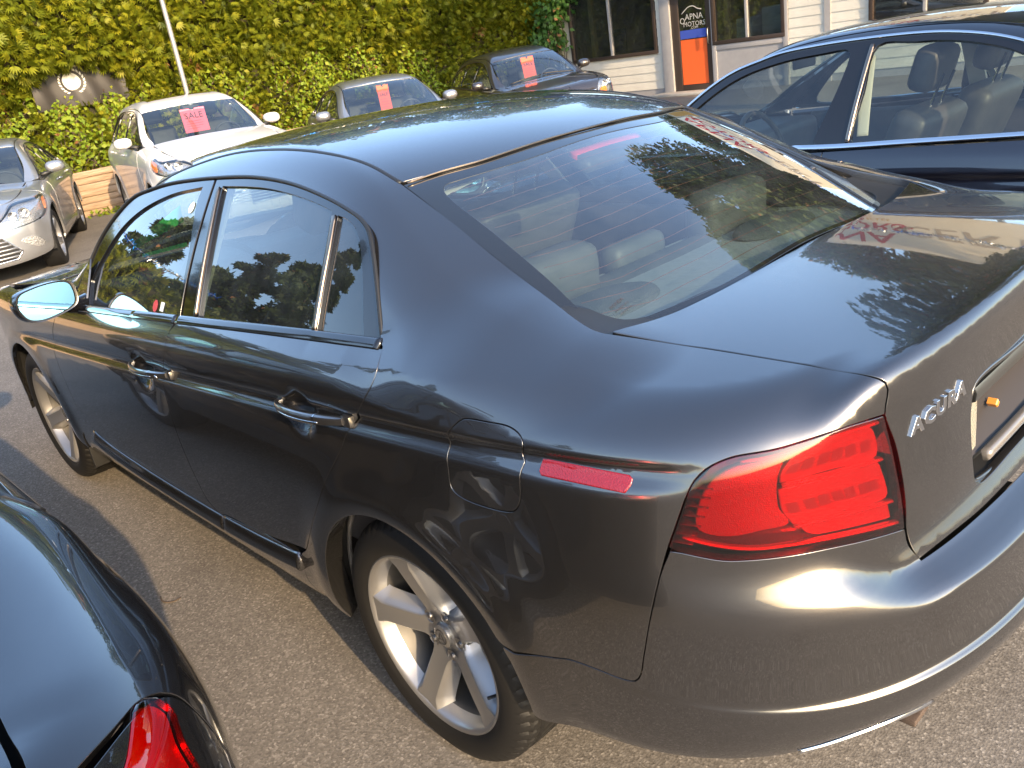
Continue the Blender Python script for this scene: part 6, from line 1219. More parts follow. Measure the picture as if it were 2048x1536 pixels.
    out = edge+onside(c, [(-.78, .966), (-.745, .953), (-.724, .928), (-.719, .86)])+bot+spine
    o = panel('rear_bumper', Proj(F, (-.70, .68, .15)), out, pnt, r, holes=[lamp], grid=.02, gap=.002, flange=.02, corners=(0, 3, len(edge)+4+2, len(out)-len(spine), len(out)-1), step=.02); halves(o)
    return r
# ---------------------------------------------------------------- ground
def asphalt_mat():
    m, nt, b = newmat('asphalt'); setp(b, rough=.86, spec=.35); co = objco(nt)
    v = tex(nt, 'Voronoi', Scale=165., Randomness=1.); nt.links.new(co, v.inputs['Vector'])
    v2 = tex(nt, 'Voronoi', Scale=230.); nt.links.new(co, v2.inputs['Vector'])
    n = tex(nt, 'Noise', Scale=.55, Detail=7., Roughness=.62); nt.links.new(co, n.inputs['Vector'])
    n2 = tex(nt, 'Noise', Scale=38., Detail=4., Roughness=.7); nt.links.new(co, n2.inputs['Vector'])
    sep = nt.nodes.new('ShaderNodeSeparateColor'); nt.links.new(v.outputs['Color'], sep.inputs[0])
    st = ramp(nt, sep.outputs[0], [(0, (.090, .081, .070)), (.40, (.140, .127, .110)), (.78, (.180, .164, .143)), (.93, (.25, .23, .203)), (1, (.33, .305, .27))])
    base = ramp(nt, n2.outputs['Fac'], [(.3, (.135, .122, .106)), (.7, (.20, .182, .158))])
    c1 = mixc(nt, .72, base, st)
    big = ramp(nt, n.outputs['Fac'], [(.28, (.60, .59, .58)), (.42, (.88, .87, .86)), (.55, (1.02, 1.01, 1)), (.74, (1.24, 1.22, 1.18))])
    mu = nt.nodes.new('ShaderNodeMix'); mu.data_type = 'RGBA'; mu.blend_type = 'MULTIPLY'; mu.inputs[0].default_value = 1.; nt.links.new(c1, mu.inputs[6]); nt.links.new(big, mu.inputs[7])
    n4 = tex(nt, 'Noise', Scale=1.6, Detail=3., Roughness=.55); nt.links.new(co, n4.inputs['Vector']); stn = ramp(nt, n4.outputs['Fac'], [(.62, (1, 1, 1)), (.72, (.82, .81, .80)), (.82, (.70, .69, .68))])
    m4 = nt.nodes.new('ShaderNodeMix'); m4.data_type = 'RGBA'; m4.blend_type = 'MULTIPLY'; m4.inputs[0].default_value = 1.; nt.links.new(mu.outputs[2], m4.inputs[6]); nt.links.new(stn, m4.inputs[7])
    nt.links.new(m4.outputs[2], b.inputs['Base Color'])
    ad = nt.nodes.new('ShaderNodeMath'); ad.operation = 'MULTIPLY_ADD'; ad.inputs[1].default_value = .6; nt.links.new(v.outputs['Distance'], ad.inputs[0]); nt.links.new(n2.outputs['Fac'], ad.inputs[2])
    bump(nt, b, ad.outputs[0], .28, .005); return m
def build_ground():
    m = asphalt_mat(); n = 60; xs = np.linspace(-90, 110, n); V = [(x, y, 0) for x in xs for y in xs]; Fc = [(i*n+j, (i+1)*n+j, (i+1)*n+j+1, i*n+j+1) for i in range(n-1) for j in range(n-1)]
    o = mesh_obj('ground', V, Fc, m, smooth=False); fixn(o); tag(o, kind='structure')
# ---------------------------------------------------------------- leaves
def leaf_mat(name, c0, c1, c2, trans=.35, rough=.55):
    m = bpy.data.materials.new(name); m.use_nodes = True; nt = m.node_tree; b = nt.nodes['Principled BSDF']; setp(b, rough=rough, spec=.3)
    at = nt.nodes.new('ShaderNodeAttribute'); at.attribute_name = 'tint'; col = ramp(nt, at.outputs['Fac'], [(0, c0), (.5, c1), (.94, c2), (.97, (.20, .10, .035)), (1, (.24, .11, .04))])
    nt.links.new(col, b.inputs['Base Color']); tr = nt.nodes.new('ShaderNodeBsdfTranslucent'); nt.links.new(col, tr.inputs[0]); mx = nt.nodes.new('ShaderNodeMixShader'); mx.inputs[0].default_value = trans
    out = nt.nodes['Material Output']; nt.links.new(b.outputs[0], mx.inputs[1]); nt.links.new(tr.outputs[0], mx.inputs[2]); nt.links.new(mx.outputs[0], out.inputs[0]); return m
def sprays(pos, nrm, size, rng, flat=.5, fingers=5, droop=.35, wid=.16, curl=.25):
    """feathery conifer sprays: fans of slim tapered fingers; returns V, F, tint"""
    n = len(pos); d = nrm+rng.normal(0, flat, (n, 3)); d[:, 2] -= droop*rng.random(n); d /= np.linalg.norm(d, axis=1, keepdims=True)
    s = np.cross(d, rng.normal(0, 1, (n, 3))+np.array([0, 0, .6])); s /= np.maximum(np.linalg.norm(s, axis=1, keepdims=True), 1e-6); u = np.cross(s, d)
    sz = size*(.6+.8*rng.random(n)); tint = np.clip(rng.normal(.45, .22, n), 0, 1); V = []; T = []
    ang = np.linspace(-.85, .85, fingers)
    for a in ang:
        fd = d*math.cos(a)+s*math.sin(a); L = sz*(1-.35*abs(a)); w = s*math.cos(a)-d*math.sin(a); ww = (sz*wid)[:, None]
        p0 = pos+d*(sz*.05)[:, None]; p1 = pos+fd*(L*.55)[:, None]+u*(sz*curl*.12)[:, None]; p2 = pos+fd*L[:, None]-u*(sz*curl*.3)[:, None]
        V.append(np.stack([p0, p1-w*ww, p2, p1+w*ww], 1)); T.append(np.clip(tint+rng.normal(0, .06, n), 0, 1))
    V = np.concatenate(V).reshape(-1, 3); T = np.concatenate(T); Fc = np.arange(len(V)).reshape(-1, 4); return V, Fc, T
def leafs(pos, nrm, size, rng, flat=.7):
    """broad pointed leaves"""
    n = len(pos); d = nrm*.35+rng.normal(0, flat, (n, 3)); d[:, 2] -= .5; d /= np.linalg.norm(d, axis=1, keepdims=True); s = np.cross(d, nrm+rng.normal(0, .35, (n, 3))); s /= np.maximum(np.linalg.norm(s, axis=1, keepdims=True), 1e-6); u = np.cross(s, d); sz = (size*(.6+.7*rng.random(n)))[:, None]
    V = np.stack([pos, pos+d*sz*.4+s*sz*.32+u*sz*.06, pos+d*sz, pos+d*sz*.4-s*sz*.32+u*sz*.06], 1).reshape(-1, 3); return V, np.arange(len(V)).reshape(-1, 4), np.clip(rng.normal(.5, .25, n), 0, 1)
def leaf_obj(name, V, Fc, T, mat, parent=None):
    me = bpy.data.meshes.new(name); nv = len(V); nf = len(Fc); me.vertices.add(nv); me.vertices.foreach_set('co', np.ascontiguousarray(V, dtype=np.float32).ravel()); me.loops.add(nf*4); me.loops.foreach_set('vertex_index', np.ascontiguousarray(Fc, dtype=np.int32).ravel()); me.polygons.add(nf); me.polygons.foreach_set('loop_start', np.arange(0, nf*4, 4, dtype=np.int32)); me.polygons.foreach_set('loop_total', np.full(nf, 4, dtype=np.int32))
    me.update(calc_edges=True); me.materials.append(mat); a = me.attributes.new('tint', 'FLOAT', 'FACE'); a.data.foreach_set('value', np.asarray(T, dtype=np.float32)); return link(bpy.data.objects.new(name, me), parent)
def vnoise(P, seed=0):
    """cheap smooth noise from sums of sines"""
    r = np.random.default_rng(seed); o = np.zeros(len(P))
    for k in range(14):
        f = 1.3*1.28**k; a = r.normal(0, 1, 3); a /= np.linalg.norm(a); o += np.sin(P@a*f+r.random()*6.28)/1.16**k
    return o/4
HEDGE_X = 13.95
def hedge_face(y, z):
    """x of the clipped face: lobed, bulging in the upper half, hollow round the banner"""
    P = np.stack([np.zeros_like(y), y*1.15, z*1.5], 1); n1 = vnoise(P, 3); n2 = vnoise(P*2.6, 8)
    x = HEDGE_X-.24*n1-.20*n2-.34*sstep(z, 1.75, 2.45)*(1+.35*vnoise(P*.9, 5))-.05
    x = x+.55*np.exp(-(((y+3.55)/.85)**2+((z-2.0)/.34)**2)**2)
    return x
def build_hedge():
    rng = np.random.default_rng(11); h = empty('hedge', (HEDGE_X, -5, 0)); tag(h, 'tall clipped cedar hedge behind the row of cars for sale', 'hedge')
    off = np.array([HEDGE_X, -5, 0])
    def topz(y): return 3.35+1.3*sstep(-y, 3.7, 5.2)+.12*np.sin(y*2.1)+.08*np.sin(y*5.3)
    # dark twiggy core
    ys = np.linspace(-15.2, 16, 170); zs = np.linspace(.55, 1, 30); V = []
    for y in ys:
        zt = float(topz(np.array([y]))[0])-.12; zz = np.linspace(.58, zt, 26); xx = hedge_face(np.full(26, y), zz)+.20
        V += [(x, y, z) for x, z in zip(xx, zz)]+[(HEDGE_X+1.1, y, zt), (HEDGE_X+1.3, y, .6)]
    k = 28; Fc = [(i*k+j, (i+1)*k+j, (i+1)*k+j+1, i*k+j+1) for i in range(len(ys)-1) for j in range(k-1)]
    o = mesh_obj('branches', np.array(V)-off, Fc, MAT['hedge_core'], h)
    # sprays
    for nm, y0, y1, dens, size in (('foliage', -15.2, 1.2, 1150, .115), ('foliage', 1.2, 16, 200, .22)):
        n = int((y1-y0)*3.6*dens); y = rng.uniform(y0, y1, n); z = rng.uniform(.55, 4.75, n); zt = topz(y); k = z < zt; y, z = y[k], z[k]
        x = hedge_face(y, z)+rng.uniform(-.03, .16, len(y)); nrm = np.tile([-1., 0, .15], (len(y), 1)); e = .03
        nrm[:, 1] = (hedge_face(y+e, z)-hedge_face(y-e, z))/(2*e); nrm[:, 2] = .25+(hedge_face(y, z+e)-hedge_face(y, z-e))/(2*e)*1.0; nrm /= np.linalg.norm(nrm, axis=1, keepdims=True)
        sz = np.where(z > 1.85, size*1.15, size*.82)
        keep = rng.random(len(y)) < 1-.93*np.exp(-(((y+3.50)/.64)**2+((z-2.04)/.25)**2)**3)
        V, F4, T = sprays(np.stack([x, y, z], 1)[keep]-off, nrm[keep], sz[keep], rng, .45, 6, .6, .075)
        cen = V.reshape(-1, 4, 3)[:, 0]; w = vnoise(cen*[1, 1, 1.]*2.2, 21); w2 = vnoise(cen*[.6, .6, .6], 23); T = np.clip(T+.16*w2, 0, .94); T[(w > .78) & (rng.random(len(T)) < .55)] = 1.0; o = leaf_obj(nm, V, F4, T, MAT['cedar'], h); o['kind'] = 'stuff'
        # top fringe
        n2 = int((y1-y0)*dens*.5); y = rng.uniform(y0, y1, n2); V, F4, T = sprays(np.stack([HEDGE_X-.3+rng.uniform(0, 1.2, n2), y, topz(y)-.05+rng.uniform(-.1, .12, n2)], 1)-off, np.tile([-.4, 0, .9], (n2, 1)), np.full(n2, size*1.2), rng, .45, 5, .1); o = leaf_obj(nm, V, F4, T, MAT['cedar'], h); o['kind'] = 'stuff'
    # creepers with bright broad leaves growing through the lower hedge
    spots = [(-2.0, 1.1, .7, 1.2), (-2.9, 1.35, .9, 1.1), (-3.6, 1.0, .7, .9), (-4.0, 1.45, .8, .9), (-3.35, 1.72, .45, .55), (-7.3, 1.3, .5, 1.5), (-8.1, 1.25, .45, 1.3), (-8.5, 1.6, .4, .9), (-9.6, 1.35, .5, .9), (-5.7, 1.4, .4, 1.0), (-1.2, 1.0, .8, .9), (-10.6, 1.2, .6, 1.0)]
    words = ['left of the silver sedan roof', 'above the silver sedan mirror', 'low beside the timber wall', 'left of the white SUV', 'just under the black banner', 'between the white SUV and the light grey sedan', 'left of the light grey sedan tag', 'directly above the light grey sedan', 'right above the light grey sedan roof', 'behind the light pole foot', 'at the left edge of the photo', 'at the edge of the shaded hedge']
    for (cy, cz, wy, wz), wd in zip(spots, words):
        r = empty('creeper', (HEDGE_X-.1, cy, .6)); tag(r, 'bright yellow-green leafy creeper in the hedge '+wd, 'creeper', 'creepers growing through the hedge'); o0 = np.array([HEDGE_X-.1, cy, .6])
        P = []
        for s in range(5):
            y = cy+rng.normal(0, wy*.35); z = .62; path = []
            while z < cz+wz*.5:
                path.append((float(hedge_face(np.array([y]), np.array([z]))[0])-.05, y, z)); y += rng.normal(0, .06); z += .06
            if len(path) < 3: continue
            V, Fc = tube(np.array(path)-o0, .006, 5); mesh_obj('stem', V, Fc, MAT['twig'], r); path = np.array(path)
            for q in path[::1]:
                if q[2] > cz-wz*.5: P.append(q+rng.normal(0, .055, (5, 3)))
        P = np.concatenate(P); V, F4, T = leafs(P-o0, np.tile([-1., 0, .3], (len(P), 1)), .085, rng); leaf_obj('leaves', V, F4, T, MAT['creeper'], r)
    # ivy hanging by the office corner
    r = empty('ivy', (13.5, -14.3, 0)); tag(r, 'dark green ivy hanging over the office corner at the hedge end', 'ivy'); o0 = np.array([13.5, -14.3, 0]); n = 2600; y = rng.normal(-14.25, .32, n); z = 1.25+2.6*rng.random(n)**.8; x = 13.45+rng.normal(0, .14, n)-.15*np.sin(z*3)
    k = (y > -14.62-.35*(z > 1.9)); V, F4, T = leafs(np.stack([x, y, z], 1)[k]-o0, np.tile([-.8, .5, .2], (k.sum(), 1)), .13, rng); leaf_obj('leaves', V, F4, T, MAT['ivy'], r)
    for i in range(6):
        P = np.array([(13.5+.05*math.sin(t*3+i), -14.55+.11*i+.06*math.sin(t*4+i), t) for t in np.linspace(0, 3.8, 20)]); V, Fc = tube(P-o0, .012, 5); mesh_obj('stem', V, Fc, MAT['twig'], r)
MAT['hedge_core'] = stained('hedge_core', (.018, .017, .006), (.045, .035, .015), .95, 9.)
MAT['cedar'] = leaf_mat('cedar', (.070, .098, .006), (.165, .190, .009), (.27, .26, .014), .38)
MAT['creeper'] = leaf_mat('creeper', (.12, .20, .015), (.20, .28, .02), (.30, .33, .03), .45); MAT['ivy'] = leaf_mat('ivy', (.02, .06, .012), (.04, .11, .02), (.07, .15, .03), .3); MAT['conifer'] = leaf_mat('conifer', (.018, .034, .010), (.035, .055, .014), (.06, .08, .02), .15)
MAT['twig'] = stained('twig', (.06, .042, .028), (.11, .08, .055), .9, 30.); MAT['bark'] = stained('bark', (.045, .034, .026), (.10, .078, .06), .95, 14.)
def wood_mat(name, c0, c1, c2):
    m, nt, b = newmat(name); setp(b, rough=.85); co = objco(nt, (18., 1.1, 18.)); n = tex(nt, 'Noise', Scale=2.2, Detail=8., Roughness=.7, Distortion=.6); nt.links.new(co, n.inputs['Vector']); nt.links.new(ramp(nt, n.outputs['Fac'], [(.28, c0), (.5, c1), (.72, c2)]), b.inputs['Base Color']); bump(nt, b, n.outputs['Fac'], .5, .012); return m
MAT['timber'] = wood_mat('timber', (.16, .105, .062), (.30, .21, .135), (.42, .31, .21))
def build_retaining_wall():
    w = empty('retaining_wall', (13.45, 0, 0)); tag(w, 'weathered brown timber retaining wall under the hedge', 'wall'); rng = random.Random(3); rows = 7; h = .10
    meshes = []
    for k in range(5):
        L = 2.4; n = 9; V = []; prof = [(-.055, -.047), (-.063, -.03), (-.066, 0), (-.063, .03), (-.055, .047), (.06, .047), (.06, -.047)]
        for i in range(n):
            y = -L/2+.004+(L-.008)*i/(n-1); dx = rng.uniform(-.007, .007); dz = rng.uniform(-.003, .003)
            for a, b in prof: V.append((a+dx, y, b+dz))
        m = len(prof); Fc = [(i*m+j, i*m+(j+1) % m, (i+1)*m+(j+1) % m, (i+1)*m+j) for i in range(n-1) for j in range(m)]+[tuple(range(m)), tuple((n-1)*m+j for j in range(m-1, -1, -1))]
        o = mesh_obj('plank', V, Fc, MAT['timber'], None); fixn(o, 30); meshes.append(o.data); bpy.data.objects.remove(o)
    for r in range(rows):
        y = -14.2+1.2*(r % 2)-rng.uniform(0, .5)
        while y < 13:
            o = bpy.data.objects.new('plank', rng.choice(meshes)); o.location = (rng.uniform(-.03, .03)+.01*r, y, h*.5+r*h); o.rotation_euler = (0, rng.uniform(-.02, .02), math.pi*rng.randint(0, 1)*0+rng.uniform(-.003, .003)); link(o, w); y += 2.403
    mb = MB(); mb.box((.10, -15.2, 0), (1.2, 16, rows*h-.03)); o = mb.build('backfill', MAT['soil'], w)
    r2 = empty('weed', (13.2, -3.05, 0)); tag(r2, 'small green weed at the foot of the timber wall', 'weed'); q = np.random.default_rng(2); P = q.normal(0, 1, (60, 3))*[.06, .16, .03]+[0, 0, .05]; V, F4, T = leafs(P, np.tile([-.3, 0, 1.], (60, 1)), .08, q); leaf_obj('leaves', V, F4, T, MAT['creeper'], r2)
MAT['soil'] = stained('soil', (.05, .035, .022), (.09, .065, .042), .95, 12.)
def build_pole():
    p = empty('light_pole', (13.15, -4.86, 0)); tag(p, 'thin galvanised light pole rising behind the white SUV', 'pole')
    V, Fc = tube([(0, 0, 0), (0, 0, 3), (0, 0, 7.2)], [.042, .038, .032], 14); fixn(mesh_obj('shaft', V, Fc, MAT['galv'], p)); mb = MB(); mb.box((-.14, -.14, 0), (.14, .14, .02)); mb.build('base_plate', MAT['galv'], p, bevel=.004)
    V, Fc = tube([(0, 0, 7.1), (-.4, 0, 7.35), (-.9, 0, 7.4)], .03, 10); mesh_obj('arm', V, Fc, MAT['galv'], p); rounded('lamp_head', (-1.45, -.12, 7.33), (-.85, .12, 7.45), MAT['galv'], p, .04)
MAT['galv'] = stained('galv', (.24, .24, .235), (.34, .34, .33), .5, 20., metal=.5)
MAT['banner'] = plain('banner', (.026, .023, .021), .6); MAT['print_white'] = plain('print_white', (.52, .50, .45), .6)
def build_banner():
    b = empty('banner', (14.02, -3.50, 2.02)); tag(b, 'black banner with a white laurel wreath emblem half hidden in the hedge', 'banner')
    def pos(u, v): return (.03*math.sin(u*7+v*2)+.02*math.sin(u*17-v*5)+.015*math.sin(v*9), u, v)
    n, m = 50, 22; V = [pos(-.76+1.5*i/(n-1), -.36+.72*j/(m-1)) for i in range(n) for j in range(m)]; Fc = [(i*m+j, i*m+j+1, (i+1)*m+j+1, (i+1)*m+j) for i in range(n-1) for j in range(m-1)]; mesh_obj('cloth', V, Fc, MAT['banner'], b)
    def flat(name, pts):
        mesh_obj(name, [np.array(pos(u, v))-[.008, 0, 0] for u, v in pts], [tuple(range(len(pts)))], MAT['print_white'], b, smooth=False)
    c0, c1 = .10, .03; R = .19
    for s in (1, -1):
        for k in range(9):
            a = math.radians(-60+k*15.5); a = a if s > 0 else math.pi-a; cx, cy = c0+R*math.cos(a), c1+R*math.sin(a); d = a+s*math.radians(58); lx, ly = math.cos(d), math.sin(d); L = .066; w = .017
            flat('wreath_leaf', [(cx-lx*L/2, cy-ly*L/2), (cx-ly*w, cy+lx*w), (cx+lx*L/2, cy+ly*L/2), (cx+ly*w, cy-lx*w)])
    # globe-like disc with dark bays
    pts = [(c0+.135*math.cos(t), c1+.135*math.sin(t)) for t in np.linspace(0, 2*math.pi, 40, endpoint=False)]; flat('disc', pts)
    def dark(pts): mesh_obj('disc_shape', [np.array(pos(u, v))-[.014, 0, 0] for u, v in pts], [tuple(range(len(pts)))], MAT['banner'], b, smooth=False)
    dark([(c0+.015, c1+.11), (c0+.075, c1+.095), (c0+.09, c1+.045), (c0+.037, c1+.0), (c0+.06, c1-.045), (c0+.022, c1-.09), (c0-.008, c1-.02), (c0-.015, c1+.05)]); dark([(c0-.045, c1+.09), (c0-.015, c1+.075), (c0-.037, c1+.045), (c0-.067, c1+.06)])
    for dx in (-.07, 0, .07): flat('star', [(c0+dx+.016*math.cos(t), c1+.215-.3*dx*dx*8+.016*math.sin(t)) for t in np.linspace(0, 2*math.pi, 10, endpoint=False)])
    for zz in (.40, .47): P = np.array([(0, -.9, zz-.06), (-.02, -.2, zz), (0, .95, zz+.02)]); V, Fc = tube(crom(P, False, .1), .012, 6); mesh_obj('support_rail', V, Fc, MAT['timber'], b)
# ---------------------------------------------------------------- trees (mostly seen in the reflections)
def conifer(name, label, x, y, h, rad, seed, z0=.8, n=24000, mat='conifer', size=.23, group=None, shape=.75):
    rng = np.random.default_rng(seed); t = empty(name, (x, y, 0)); tag(t, label, 'tree', group)
    V, Fc = tube([(0, 0, 0), (.05, .03, h*.4), (0, 0, h*.8), (.02, 0, h*.98)], [.045*h*.55, .03*h*.55, .014*h*.5, .01], 9); fixn(mesh_obj('trunk', V, Fc, MAT['bark'], t)); P = []; N = []; mb = MB()
    nb = int(h*11)
    for i in range(nb):
        f = (i+rng.random())/nb; z = z0+(h-z0)*f; L = rad*(1-f)**shape*(.65+.5*rng.random())+.1; a = rng.uniform(0, 2*math.pi); d = np.array([math.cos(a), math.sin(a), 0]); tip = np.array([0, 0, z])+d*L+np.array([0, 0, -.18*L+.12*L*rng.random()]); mid = np.array([0, 0, z])+d*L*.5+np.array([0, 0, .05*L])
        mb.add(*tube([(0, 0, z), mid, tip], [.03+.012*L, .018, .006], 5)); k = max(4, int(n/nb*(.35+L/rad)))
        s = rng.random(k)**.7; base = np.where(s[:, None] < .5, np.array([0, 0, z])+(mid-[0, 0, z])*(s*2)[:, None], mid+(tip-mid)*((s-.5)*2)[:, None]); side = np.cross(d, [0, 0, 1.]); base = base+side*(rng.normal(0, .16, k)*L)[:, None]*(1.1-s[:, None])+rng.normal(0, .06*L, (k, 3))*[1, 1, .7]; P.append(base); N.append(np.tile(d, (k, 1))+rng.normal(0, .35, (k, 3)))
    mb.build('limbs', MAT['bark'], t, True); P = np.concatenate(P); N = np.concatenate(N); N /= np.linalg.norm(N, axis=1, keepdims=True); V, F4, T = sprays(P, N, np.full(len(P), size), rng, .35, 3, .5, .20); leaf_obj('crown', V, F4, T, MAT[mat], t); return t
def broadleaf(name, label, x, y, h, rad, seed, n=5200, mat='broad', size=.30, group=None, z0=.42, sy=1.):
    rng = np.random.default_rng(seed); t = empty(name, (x, y, 0)); tag(t, label, 'tree', group); mb = MB(); P = []; cz = h*(.5+z0*.5); hz = h*(1-z0)*.52
    V, Fc = tube([(0, 0, 0), (.05, 0, h*.3), (0, .1, h*.55)], [.034*h, .024*h, .014*h], 10); fixn(mesh_obj('trunk', V, Fc, MAT['bark'], t))
    for i in range(26):
        d = rng.normal(0, 1, 3); d /= np.linalg.norm(d); c = np.array([d[0]*rad*.72, d[1]*rad*.72*sy, cz+d[2]*hz*.72])*(1, 1, 1); r = rad*rng.uniform(.24, .42); mb.add(*tube([(0, 0, h*.30+.2*h*rng.random()), (c[0]*.5, c[1]*.5, (h*.45+c[2])*.5), c], [.011*h, .006*h, .01], 6)); k = n//26; q = rng.normal(0, 1, (k, 3)); q /= np.linalg.norm(q, axis=1, keepdims=True); P.append(c+q*(r*rng.uniform(.55, 1.05, k))[:, None]*[1, 1, .8])
    mb.build('limbs', MAT['bark'], t, True); P = np.concatenate(P); N = P-[0, 0, cz]; N /= np.linalg.norm(N, axis=1, keepdims=True); V, F4, T = leafs(P, N, size, rng, .6); leaf_obj('crown', V, F4, T, MAT[mat], t); return t
MAT['broad'] = leaf_mat('broad', (.025, .045, .010), (.05, .08, .015), (.09, .12, .025), .3)
def build_trees():
    g1 = 'trees behind the office'; g2 = 'trees left of the lot'
    broadleaf('shade_tree', 'tall broad tree right of the lot, mirrored in the grey rear window', 1.2, -10.3, 10.4, 2.9, 4, n=70000, size=.165, z0=.30, sy=1.08)
    for i, (x, y, h, r) in enumerate(((3, -21, 12.5, 3.6), (9, -23, 10.5, 3.2), (15, -22, 9.5, 3.0), (21, -20, 11.5, 3.4), (-4, -23, 14, 4.0))): broadleaf('tree', 'broad tree standing behind the office roof, %s' % ['behind the sign', 'right of the middle', 'behind the door end', 'farthest along the hedge', 'tallest at the road end'][i], x, y, h, r, 20+i, n=14000, size=.24, group=g1)
    for i, (x, y, h, r) in enumerate(((17.0, 3.6, 6.2, 2.2), (17.6, 6.6, 7.8, 2.5), (16.6, 8.4, 10.6, 2.9), (14.0, 14.0, 9.8, 2.6), (8.5, 17.0, 7.4, 2.2), (17.6, .4, 5.4, 1.9))): conifer('conifer', 'dark conifer beyond the hedge, %s' % ['second along it', 'third along it', 'tallest of the row', 'at the far left corner', 'nearest the road on the left', 'smallest, behind the silver sedan'][i], x, y, h, r, 40+i, group=g2)
    for i, (x, y, h, r) in enumerate(((18.5, -8.5, 8.5, 2.6), (19.5, -12.5, 9.5, 2.8))): broadleaf('tree', 'broad tree beyond the shaded hedge end, %s' % ['nearer the light pole', 'nearer the office'][i], x, y, h, r, 60+i, n=3200, size=.42, group='trees beyond the hedge')
# ---------------------------------------------------------------- the sales office
OY = -14.7
def siding_mat():
    m, nt, b = newmat('siding'); setp(b, rough=.55); co = objco(nt); n = tex(nt, 'Noise', Scale=3., Detail=6.); nt.links.new(co, n.inputs['Vector']); nt.links.new(ramp(nt, n.outputs['Fac'], [(.3, (.58, .55, .48)), (.7, (.68, .65, .57))]), b.inputs['Base Color']); return m
MAT['siding'] = siding_mat(); MAT['trim_grey'] = stained('trim_grey', (.30, .29, .295), (.35, .34, .34), .6, 5.); MAT['frame_brown'] = plain('frame_brown', (.045, .032, .026), .45); MAT['orange_panel'] = plain('orange_panel', (.80, .13, .03), .5); MAT['blue_panel'] = plain('blue_panel', (.05, .09, .42), .5)
MAT['room'] = plain('room', (.34, .27, .19), .9); MAT['roofing'] = stained('roofing', (.05, .045, .042), (.09, .08, .075), .9, 20.); MAT['glass_office'] = window_glass('glass_office', (.55, .58, .55), dust=.03)
MAT['cabinet'] = plain('cabinet', (.62, .64, .62), .5); MAT['desk'] = plain('desk', (.20, .11, .06), .5); MAT['pine'] = plain('pine', (.52, .38, .18), .6)
def bx(name, lo, hi, mat, parent, bev=0.): mb = MB(); mb.box(lo, hi); return mb.build(name, mat, parent, bevel=bev)
def build_office():
    b = empty('office_building', (0, OY, 0)); tag(b, 'pale sided sales office with a brown glazed door and wide windows', 'building')
    # openings (x0, x1, z0, z1)
    W1 = (10.93, 13.30, .96, 2.35); DR = (9.46, 10.46, 0, 2.25); W2 = (7.86, 9.36, .98, 2.30); W3 = (4.2, 6.05, 1.0, 2.3); TR = (9.36, 10.72, 0, 2.7)
    # lap boards, one object each, broken at the openings
    rng = random.Random(8); ex = .180; cache = {}
    def board(x0, x1, z):
        L = round(x1-x0, 2)
        if L < .06: return
        if L not in cache:
            V = [(0, 0, 0), (L, 0, 0), (L, .018, 0), (0, .018, 0), (0, -.004, ex+.02), (L, -.004, ex+.02), (L, .004, ex+.02), (0, .004, ex+.02)]; o = mesh_obj('board', V, [(0, 1, 2, 3), (4, 7, 6, 5), (3, 2, 6, 7), (0, 4, 5, 1), (0, 3, 7, 4), (1, 5, 6, 2)], MAT['siding'], None, smooth=False); fixn(o, 20); cache[L] = o.data; bpy.data.objects.remove(o)
        o = bpy.data.objects.new('board', cache[L]); o.location = (x0, .0+rng.uniform(0, .0015), z); link(o, b)
    z = .14
    while z < 2.95:
        zc = z+ex*.5; cuts = [(10.72, 10.98 if False else 10.72)]; ops = []
        for w in (W1, W2, W3):
            if w[2]-.10 < zc < w[3]+.10: ops.append((w[0]-.08, w[1]+.08))
        ops.append((7.72, 10.72)); ops.append((6.86, 6.98)); ops.sort(); x = 1.0
        for a, c in ops+[(13.75, 13.75)]:
            if a > x: board(x, a, z)
            x = max(x, c)
        z += ex
    bx('corner_board', (13.66, .002, 0), (13.80, .035, 3.0), MAT['siding'], b); bx('corner_board', (6.86, .002, 0), (6.98, .035, 3.0), MAT['trim_grey'], b)
    bx('foundation', (1.0, -.10, 0), (13.7, .002, .138), MAT['trim_grey'], b)
    # grey entrance surround with panels and posts
    bx('post', (10.46+.0, .004, 0), (10.72, .075, 2.95), MAT['trim_grey'], b, .006); bx('entrance_panel', (7.72, -.02, 0), (9.44, .022, .80), MAT['trim_grey'], b); bx('entrance_panel', (7.72, -.02, 2.38), (10.46, .022, 2.95), MAT['trim_grey'], b); bx('post', (9.36, .023, 0), (9.46, .050, 2.38), MAT['trim_grey'], b, .005); bx('post', (7.72, .023, 0), (7.84, .050, 2.95), MAT['trim_grey'], b, .005); bx('rail', (7.84, .023, .80), (9.36, .045, .90), MAT['trim_grey'], b, .005); bx('rail', (7.84, .023, .12), (9.36, .040, .20), MAT['trim_grey'], b, .005); bx('entrance_panel', (9.36, -.02, 2.26), (10.46, .020, 2.38), MAT['trim_grey'], b)
    def window(w, mull, depth=.03, mat=MAT['frame_brown']):
        x0, x1, z0, z1 = w; g = bpy.data.objects.new('window', None); link(g, b); t = .075
        bx('frame', (x0-t, -.04, z0-t), (x1+t, depth+.03, z0), mat, g, .004); bx('frame', (x0-t, -.04, z1), (x1+t, depth+.03, z1+t), mat, g, .004); bx('frame', (x0-t, -.04, z0), (x0, depth+.029, z1), mat, g, .004); bx('frame', (x1, -.04, z0), (x1+t, depth+.029, z1), mat, g, .004)
        for mx in mull: bx('mullion', (mx-.028, -.03, z0), (mx+.028, depth+.012, z1), MAT['trim_grey'], g, .003)
        xs = [x0]+list(mull)+[x1]
        for a, c in zip(xs[:-1], xs[1:]): bx('pane', (a, -.012, z0), (c, -.006, z1), MAT['glass_office'], g)
    window(W1, (12.15,)); window(W2, (8.63,)); window(W3, (5.15,))
    # door
    d = bpy.data.objects.new('door', None); link(d, b); x0, x1, z0, z1 = DR; st = .13
